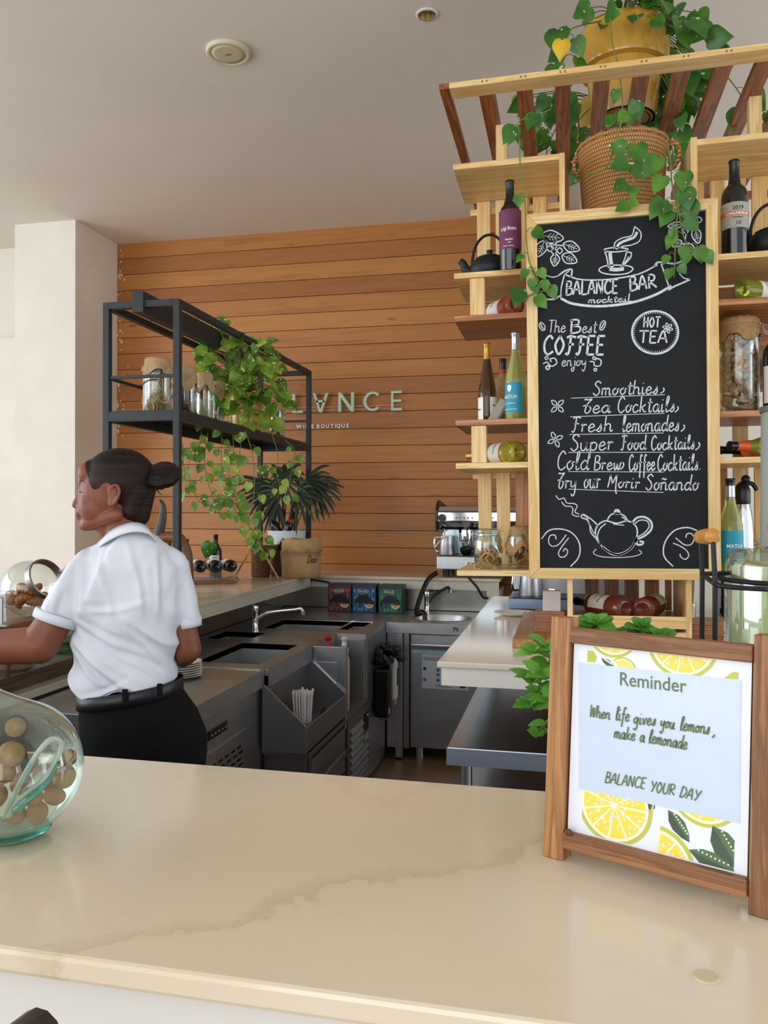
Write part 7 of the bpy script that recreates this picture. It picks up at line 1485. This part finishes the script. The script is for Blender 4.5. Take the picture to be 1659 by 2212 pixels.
# frosted tube dispenser at the very edge
e = atD(1649, 1000, 1.85); r_ = thing('frosted_dispenser', 'tall frosted clear drink tower at the right edge behind the lemonade', 'dispenser', (e.x+.075, e.y+.02, 1.1005)); zt = atD(1655, 885, 1.85).z-1.1005
G().lathe([(.07, .06), (.075, .065), (.075, zt-.01), (.07, zt)], 40, cap=False).obj('tower_tube', M('frosted_acrylic', 'a4a6a0', .35, 0, .5, 0, .3), r_, True); G().lathe([(0, zt-.004), (.078, zt-.004), (.078, zt+.008), (0, zt+.012)], 40).obj('lid', M('tower_lid', '5a5850', .4), r_, True, auto=40); G().lathe([(0, 0), (.09, 0), (.09, .05), (.07, .062), (0, .062)], 40).obj('base', BLACK, r_, True, auto=40)
bpy.data.objects[r_.name].location = (e.x+.075, 2.80, 1.1005) if 0 else r_.location
# ================================================================== wooden framed reminder card
OAK = [wood('rustic_'+'xyz'[i], '9c6c42', '6c4424', i, .5, 1.2, '4a2e1a') for i in range(3)]; OAKL = wood('rustic_light_z', 'b5834f', '8a5a32', 2, .5, 1.2, '5a3a20')
zL = atY(1165, 1335, fa.y).z-FC; TILT = .075
r_ = thing('reminder_frame', 'rustic wooden easel frame holding a lemon-patterned reminder card on the counter', 'sign', (fa.x, fa.y, FC)); L0 = Vector((fa.x, fa.y, FC))
MF = Matrix((fx, fy, Vector((0, 0, 1)))).transposed().to_4x4() @ Matrix.Rotation(-TILT, 4, 'X'); r_.matrix_world = Matrix.Translation(L0) @ MF
SW = .031; PH = zL/math.cos(TILT); TH = .022
def fbx(name, *b, mat, par=None, bev=.002): o = G().box(*b).obj(name, mat, par or r_, bevel=bev); return o
fbx('stile', -.006, SW-.006, 0, TH+.008, .0, PH, mat=OAKL); fbx('stile', FWID-SW+.006, FWID+.006, 0, TH+.008, .0, PH, mat=OAK[2])
fbx('rail', SW-.0055, FWID-SW+.0055, -.004, TH, PH-.036, PH-.014, mat=OAK[0]); fbx('rail', SW-.0055, FWID-SW+.0055, -.006, TH, .020, .043, mat=OAK[0])
fbx('backing_board', SW-.005, FWID-SW+.005, .013, .018, .0435, PH-.0365, mat=M('backing', '6a4a30', .8))
# easel foot behind
g = G(); g.bar((.04, .034, .22), (.04, .066, .024), .02, .014); g.bar((FWID-.06, .034, .22), (FWID-.06, .066, .024), .02, .014); g.bar((-.032, .070, .016), (FWID-.04, .070, .016), .022, .018); g.obj('easel_foot', OAK[0], r_, bevel=.002)
# the laminated card
cx0, cx1, cz0, cz1 = SW-.003, FWID-SW+.003, .041, PH-.034
card = G().box(cx0, cx1, .0075, .0095, cz0, cz1).obj('card', M('card_white_gloss', 'dfe2ea', .28, 0, .5, .25, bump=(70, .10, .003)), r_)
Fi = (Matrix.Translation(L0) @ MF).inverted(); fn = (MF @ Vector((0, 1, 0))).normalized(); fo = Matrix.Translation(L0) @ MF @ Vector((0, .0075, 0))
def K(px, py, lift=0):
    d_ = ray(px, py); t_ = (fo-EYEP).dot(fn)/d_.dot(fn); p = Fi @ (EYEP+d_*t_); return Vector((p.x, .0075-lift, p.z))
kq = lambda *p: [K(1090+a/2.9156, 1290+b/2.9156) for a, b in p]
LEM = M('lemon_yellow', 'ead24a', .4, coat=.2); RIND = M('lemon_rind', 'b8bc4a', .4, coat=.2); PITH = M('lemon_pith', 'efe6cc', .4, coat=.2); LGR = M('leaf_green_print', '4c6a42', .4, coat=.2); LDK = M('leaf_dark_print', '3e4c3c', .4, coat=.2); PANEL = M('panel_blue', 'c3cfe2', .3, 0, .5, .25, bump=(70, .10, .003)); TXT = M('text_green', '5f7452', .5)
def clipx(P):
    """clip a polygon to the printed area of the card"""
    lim = [(0, 1, cx0+.021), (0, -1, -(cx1-.016)), (2, 1, cz0+.004), (2, -1, -(cz1-.004))]
    for ax_, sg, v in lim:
        out = []
        for i in range(len(P)):
            a, b = P[i], P[(i+1) % len(P)]; da, db = sg*a[ax_]-v, sg*b[ax_]-v
            if da >= 0: out.append(a)
            if da*db < 0: t_ = da/(da-db); out.append(a+(b-a)*t_)
        P = out
        if len(P) < 3: return []
    return P
gp = G()
def flat(mat, P, lift):
    P = clipx([Vector((p.x, .0075-lift, p.z)) for p in P])
    if len(P) > 2: gp.use(mat); gp.poly(P)
def disc(c, rad, mat, lift, a0=0, a1=2*PI, n=40): flat(mat, [Vector((c.x+rad*math.cos(a0+(a1-a0)*i/n), 0, c.z+rad*math.sin(a0+(a1-a0)*i/n))) for i in range(n+(a1-a0 < 6.2))]+([c] if a1-a0 < 6.2 else []), lift)
rr = random.Random(6)
def lemon(c, rad, a0=0, a1=2*PI, seg=11):
    disc(c, rad, RIND, .0003, a0, a1); disc(c, rad*.90, PITH, .0005, a0, a1)
    st = (a1-a0)/seg
    for i in range(seg):
        b0, b1 = a0+st*i+.035, a0+st*(i+1)-.035; P = [c+Vector((rad*.06*math.cos((b0+b1)/2), 0, rad*.06*math.sin((b0+b1)/2)))]+[c+Vector((rad*.82*math.cos(b0+(b1-b0)*j/6), 0, rad*.82*math.sin(b0+(b1-b0)*j/6))) for j in range(7)]; flat(LEM, P, .0007)
        for _ in range(9): q = rr.uniform(.25, .78)*rad; b = rr.uniform(b0+.05, b1-.05); cc = c+Vector((q*math.cos(b), 0, q*math.sin(b))); s_ = rad*.028; flat(PITH, [cc+Vector((s_*math.cos(b)*1.6*math.cos(t_)-s_*math.sin(b)*math.sin(t_)*.7, 0, s_*math.sin(b)*1.6*math.cos(t_)+s_*math.cos(b)*math.sin(t_)*.7)) for t_ in [2*PI*j/7 for j in range(7)]], .0009)
def pleaf(a, b, w_, two=True):
    d_ = b-a; n_ = Vector((-d_.z, 0, d_.x)); A = [a, a+d_*.25+n_*w_*.8, a+d_*.5+n_*w_, a+d_*.8+n_*w_*.6, b]; B = [a+d_*.8-n_*w_*.6, a+d_*.5-n_*w_, a+d_*.25-n_*w_*.8]
    flat(LDK, A+B, .0004)
    if two:
        flat(LGR, A, .0006)
        for j in range(8): cc = a+d_*(.18+.085*j)+n_*w_*.45; flat(PITH, [cc+Vector((.0013*math.cos(t_), 0, .0013*math.sin(t_))) for t_ in [2*PI*i/6 for i in range(6)]], .0008)
kp = lambda a, b: kq((a, b))[0]
lemon(kp(690, 1310), .0535); lemon(kp(685, 205), .039); lemon(kp(1120, 290), .047)
lemon(kp(1000, 1650), .073, .3, 1.75, 3) if 0 else lemon(kp(945, 1690), .054, -.6, 1.45, 4)
lemon(kp(1260, 1220), .046); lemon(kp(745, 470), .020, .4, 2.4, 3); lemon(kp(1480, 1190), .038, -PI/2, PI/2, 5)
for P_ in (((430, 320), (560, 340), (580, 380), (570, 410), (470, 405), (465, 620), (425, 640)), ((1380, 510), (1440, 470), (1535, 480), (1530, 850), (1490, 850), (1490, 520))): flat(RIND, kq(*P_), .0004)
for a, b, c_, d_, w_ in ((610, 385, 690, 440, .2), (425, 780, 475, 920, .3), (1030, 1340, 1165, 1545, .22), (1310, 1440, 1475, 1720, .28), (1160, 1590, 1475, 1745, .18), (1530, 1570, 1490, 1720, .2), (1540, 890, 1510, 1000, .35), (1560, 1370, 1480, 1520, .3), (930, 1290, 915, 1340, .5), (430, 1000, 500, 1110, .4)): pleaf(kp(a, b), kp(c_, d_), w_)
gp.obj('lemon_print', None, card)['kind'] = 'stuff'
gp = G(); Pn = kq((468, 410), (1490, 525), (1480, 1425), (468, 1205)); gp.use(PANEL); a_ = gp.addv([Vector((p.x, .0064, p.z)) for p in Pn]); b_ = gp.addv([Vector((p.x, .0076, p.z)) for p in Pn]); gp.face(a_, a_+1, a_+2, a_+3)
for i in range(4): gp.face(a_+i, b_+i, b_+(i+1) % 4, a_+(i+1) % 4)
pan = gp.obj('text_panel', None, card)
g = G()
def kt(a, b): a, b = kq(a, b); a.y = b.y = .0063; return a, b
a_, b_ = kt((722, 552), (1140, 600)); ex = (b_-a_); L_ = ex.length; ex.normalize(); ez = Vector((-ex.z, 0, ex.x)); T_ = Matrix((ex, ez, Vector((0, -1, 0)))).transposed().to_4x4(); T_ = Matrix.Translation(a_+Vector((0, -.0004, 0))) @ T_
text(g, 'Reminder', .026, T_, 0, 'LEFT', .0002, L_); g.obj('lettering', TXT, pan)
g = G()
for s_, p0, p1, h in (('When', (535, 752), (665, 768), .017), ('life', (700, 772), (785, 782), .0185), ('gives', (812, 795), (952, 808), .0175), ('you', (980, 815), (1070, 830), .0175), ('lemons', (1105, 835), (1290, 862), .018), (',', (1310, 868), (1335, 872), .018), ('make', (690, 885), (822, 902), .0175), ('a', (852, 908), (882, 912), .0175), ('lemonade', (908, 915), (1148, 958), .018)):
    a_, b_ = kt(p0, p1); hand(g, s_, a_, b_, h, .0022, NB, .3)
for s_, p0, p1 in (('BALANCE', (632, 1165), (885, 1205)), ('YOUR', (915, 1222), (1068, 1248)), ('DAY', (1100, 1255), (1222, 1285))): a_, b_ = kt(p0, p1); hand(g, s_, a_, b_, .0145, .0019, NB, .28)
g.obj('lettering', TXT, pan)
g = G(); kn_ = kp(430, 1520); g.ball((kn_.x, -.007, .045), .006, .003, .005, 10, 8); g.obj('knot', M('knot_brown', '5a2e1a', .5), r_)
# ================================================================== cookie jar at left front
jc = atD(25, 1660, 1.237); Rj = 147*1.237/FPX; jc.z = 1.1006+Rj
r_ = thing('cookie_jar', 'large tilted glass jar of round cork-brown cookies at the left front of the counter', 'jar', jc)
ja = (-RT*.80+Vector((0, 0, .52))-FW*.12).normalized(); MJ = ja.to_track_quat('Z', 'Y').to_matrix().to_4x4()
JG = glass('green_glass', 'e6f4ec', .03, .8); rm = Rj*.86
g = G(); g.T = MJ; g.lathe([(Rj*math.sin(a), -Rj*math.cos(a)) for a in [PI*i/40 for i in range(25)]]+[(Rj*.90, Rj*.52), (rm, Rj*.75), (rm*.98, Rj*1.1)], 56, cap=False); g.obj('glass_body', JG, r_, True)
g = G(); g.T = MJ; g.lathe([(rm*.97, Rj*1.08), (rm*1.05, Rj*1.10), (rm*1.05, Rj*1.32), (rm*.97, Rj*1.34)], 48, cap=False); g.obj('steel_rim', M('pewter', '8a857e', .35, .9), r_, True, auto=40)
g = G(); g.lathe([(0, -Rj+.0004), (.040, -Rj+.0004), (.058, -Rj+.012), (.050, -Rj+.016), (0, -Rj+.010)], 44); g.obj('glass_base', M('teal_glass', '7fccb8', .05, 0, .5, 0, .85, 1.4), r_, True, auto=40)
COOK = M('cookie_crust', 'bd8f5c', .8, 0, .2, var=(45, '986a3c'), bump=(60, .8, .006))
CK = [(25, 1630, 28, -.045, 'largest cookie high on the left of the front jar'), (6, 1668, 26, -.05, 'cookie below the largest one at the left edge of the picture'), (146, 1636, 20, .0, 'cookie highest on the right side of the front jar'), (138, 1676, 26, .0, 'cookie pressed against the right wall of the front jar'), (118, 1719, 23, .0, 'cookie low by the right wall of the front jar'), (72, 1722, 21, -.06, 'cookie under the teal scoop edge in the front jar'), (80, 1755, 23, -.02, 'bottommost round cookie at the right in the front jar'), (32, 1758, 23, -.03, 'pale cookie on the floor of the front jar'), (45, 1692, 24, .0, 'cookie half hidden behind the clear scoop'), (95, 1672, 24, .01, 'cookie behind the scoop blade in the front jar'), (-12, 1720, 27, -.02, 'cookie at the bottom left of the front jar beyond the scoop'), (60, 1650, 24, .045, 'cookie at the back of the front jar behind the largest one'), (110, 1690, 24, .05, 'cookie at the back right of the front jar')]
rr = random.Random(17)
for i, (px, py, rp, dd, lab) in enumerate(CK):
    p = atD(px, py, 1.237+dd); r0 = rp*1.237/FPX; v = p-jc
    if v.length > Rj-.003-r0: p = jc+v.normalized()*(Rj-.003-r0)
    g = G(); g.ball((0, 0, 0), r0, r0*rr.uniform(.92, 1), r0*rr.uniform(.85, .97), 22, 16)
    g.v = [tuple(Vector(q)*(1+.07*mn.noise(Vector(q)*70+Vector((i*9, 0, 0))))) for q in g.v]
    o = g.obj('cookie', COOK, None, True); o.location = p; o.rotation_euler = (rr.uniform(-1, 1), rr.uniform(-1, 1), rr.uniform(-3, 3)); tag(o, lab, 'cookie', 'cookies in the front jar')
scoop = thing('serving_scoop', 'clear acrylic serving scoop with a cork-ended handle standing in the cookie jar', 'scoop', jc); L0 = jc
def jl(px, py, dd): return atD(px, py, 1.237+dd)-L0
A = sm([jl(8, 1770, -.055), jl(22, 1735, -.07), jl(50, 1680, -.075), jl(78, 1632, -.07), jl(105, 1600, -.06), jl(125, 1598, -.05), jl(132, 1610, -.045), jl(122, 1640, -.05), jl(98, 1680, -.065), jl(60, 1712, -.075), jl(35, 1735, -.075), jl(22, 1760, -.065)], 6)
SA = M('scoop_acrylic', 'd6dfd6', .06, 0, .5, 0, .6, 1.3)
g = G(); g.tube(A, .0042, 10, True); g.obj('scoop_rim', SA, scoop, True)
n = len(A); g = G(); B = [(A[i]+A[n-1-i])/2+FW*.012*math.sin(PI*min(1, i/(n*.35))) for i in range(n//2)]
a = g.addv([A[i] for i in range(n//2)]); b = g.addv(B); c = g.addv([A[n-1-i] for i in range(n//2)])
for i in range(n//2-1): g.face(a+i, a+i+1, b+i+1, b+i); g.face(b+i, b+i+1, c+i+1, c+i)
g.obj('scoop_bowl', glass('scoop_film', 'eef4ea', .05, .8), scoop, True)
g = G(); g.tube(sm([jl(28, 1752, -.07), jl(60, 1726, -.08), jl(100, 1690, -.068), jl(126, 1645, -.052)], 5), [.0045, .009, .010, .009]+[.008-.0004*i for i in range(12)], 10, flat=.5); g.obj('scoop_edge', M('teal_glass', '7fccb8', .05, 0, .5, 0, .85, 1.4), scoop, True)
hA, hB = jl(58, 1668, -.03), jl(33, 1571, -.03); ax_ = (hB-hA)*.18+(EYEP-(hB+L0)).normalized()*.02
g = G(); g.tube([hA, hB-ax_*1.2, hB], [.006, .009, .0155], 16); g.obj('handle', M('dark_handle', '2a2622', .3), scoop, True)
e_ = (EYEP-(hB+L0)).normalized(); g = G(); g.tube([hB-e_*.012, hB+e_*.006], [.0185, .0185], 24); g.obj('handle_ring', M('dark_handle', '2a2622', .3), scoop, True); g = G(); g.tube([hB+e_*.002, hB+e_*.008], [.0145, .0140], 24); g.obj('cork_end', M('cork', 'b08a58', .8, var=(90, '96703f')), scoop, True)
# dark chair back at the very corner
ch = atD(-38, 2222, .62); r_ = thing('bar_stool', 'dark brown bar stool back at the lower left corner in front of the counter', 'stool', (ch.x-.17, ch.y-.02, 0))
zt = ch.z; DKW = M('dark_leather', '3c332a', .5)
g = G(); g.tube([( .20*math.cos(a), .05-.20*math.sin(a)*.6, zt-.02-.0*a) for a in [PI*i/16 for i in range(17)]], .022, 12); g.obj('backrest', DKW, r_, True)
bpy.context.view_layer.update()
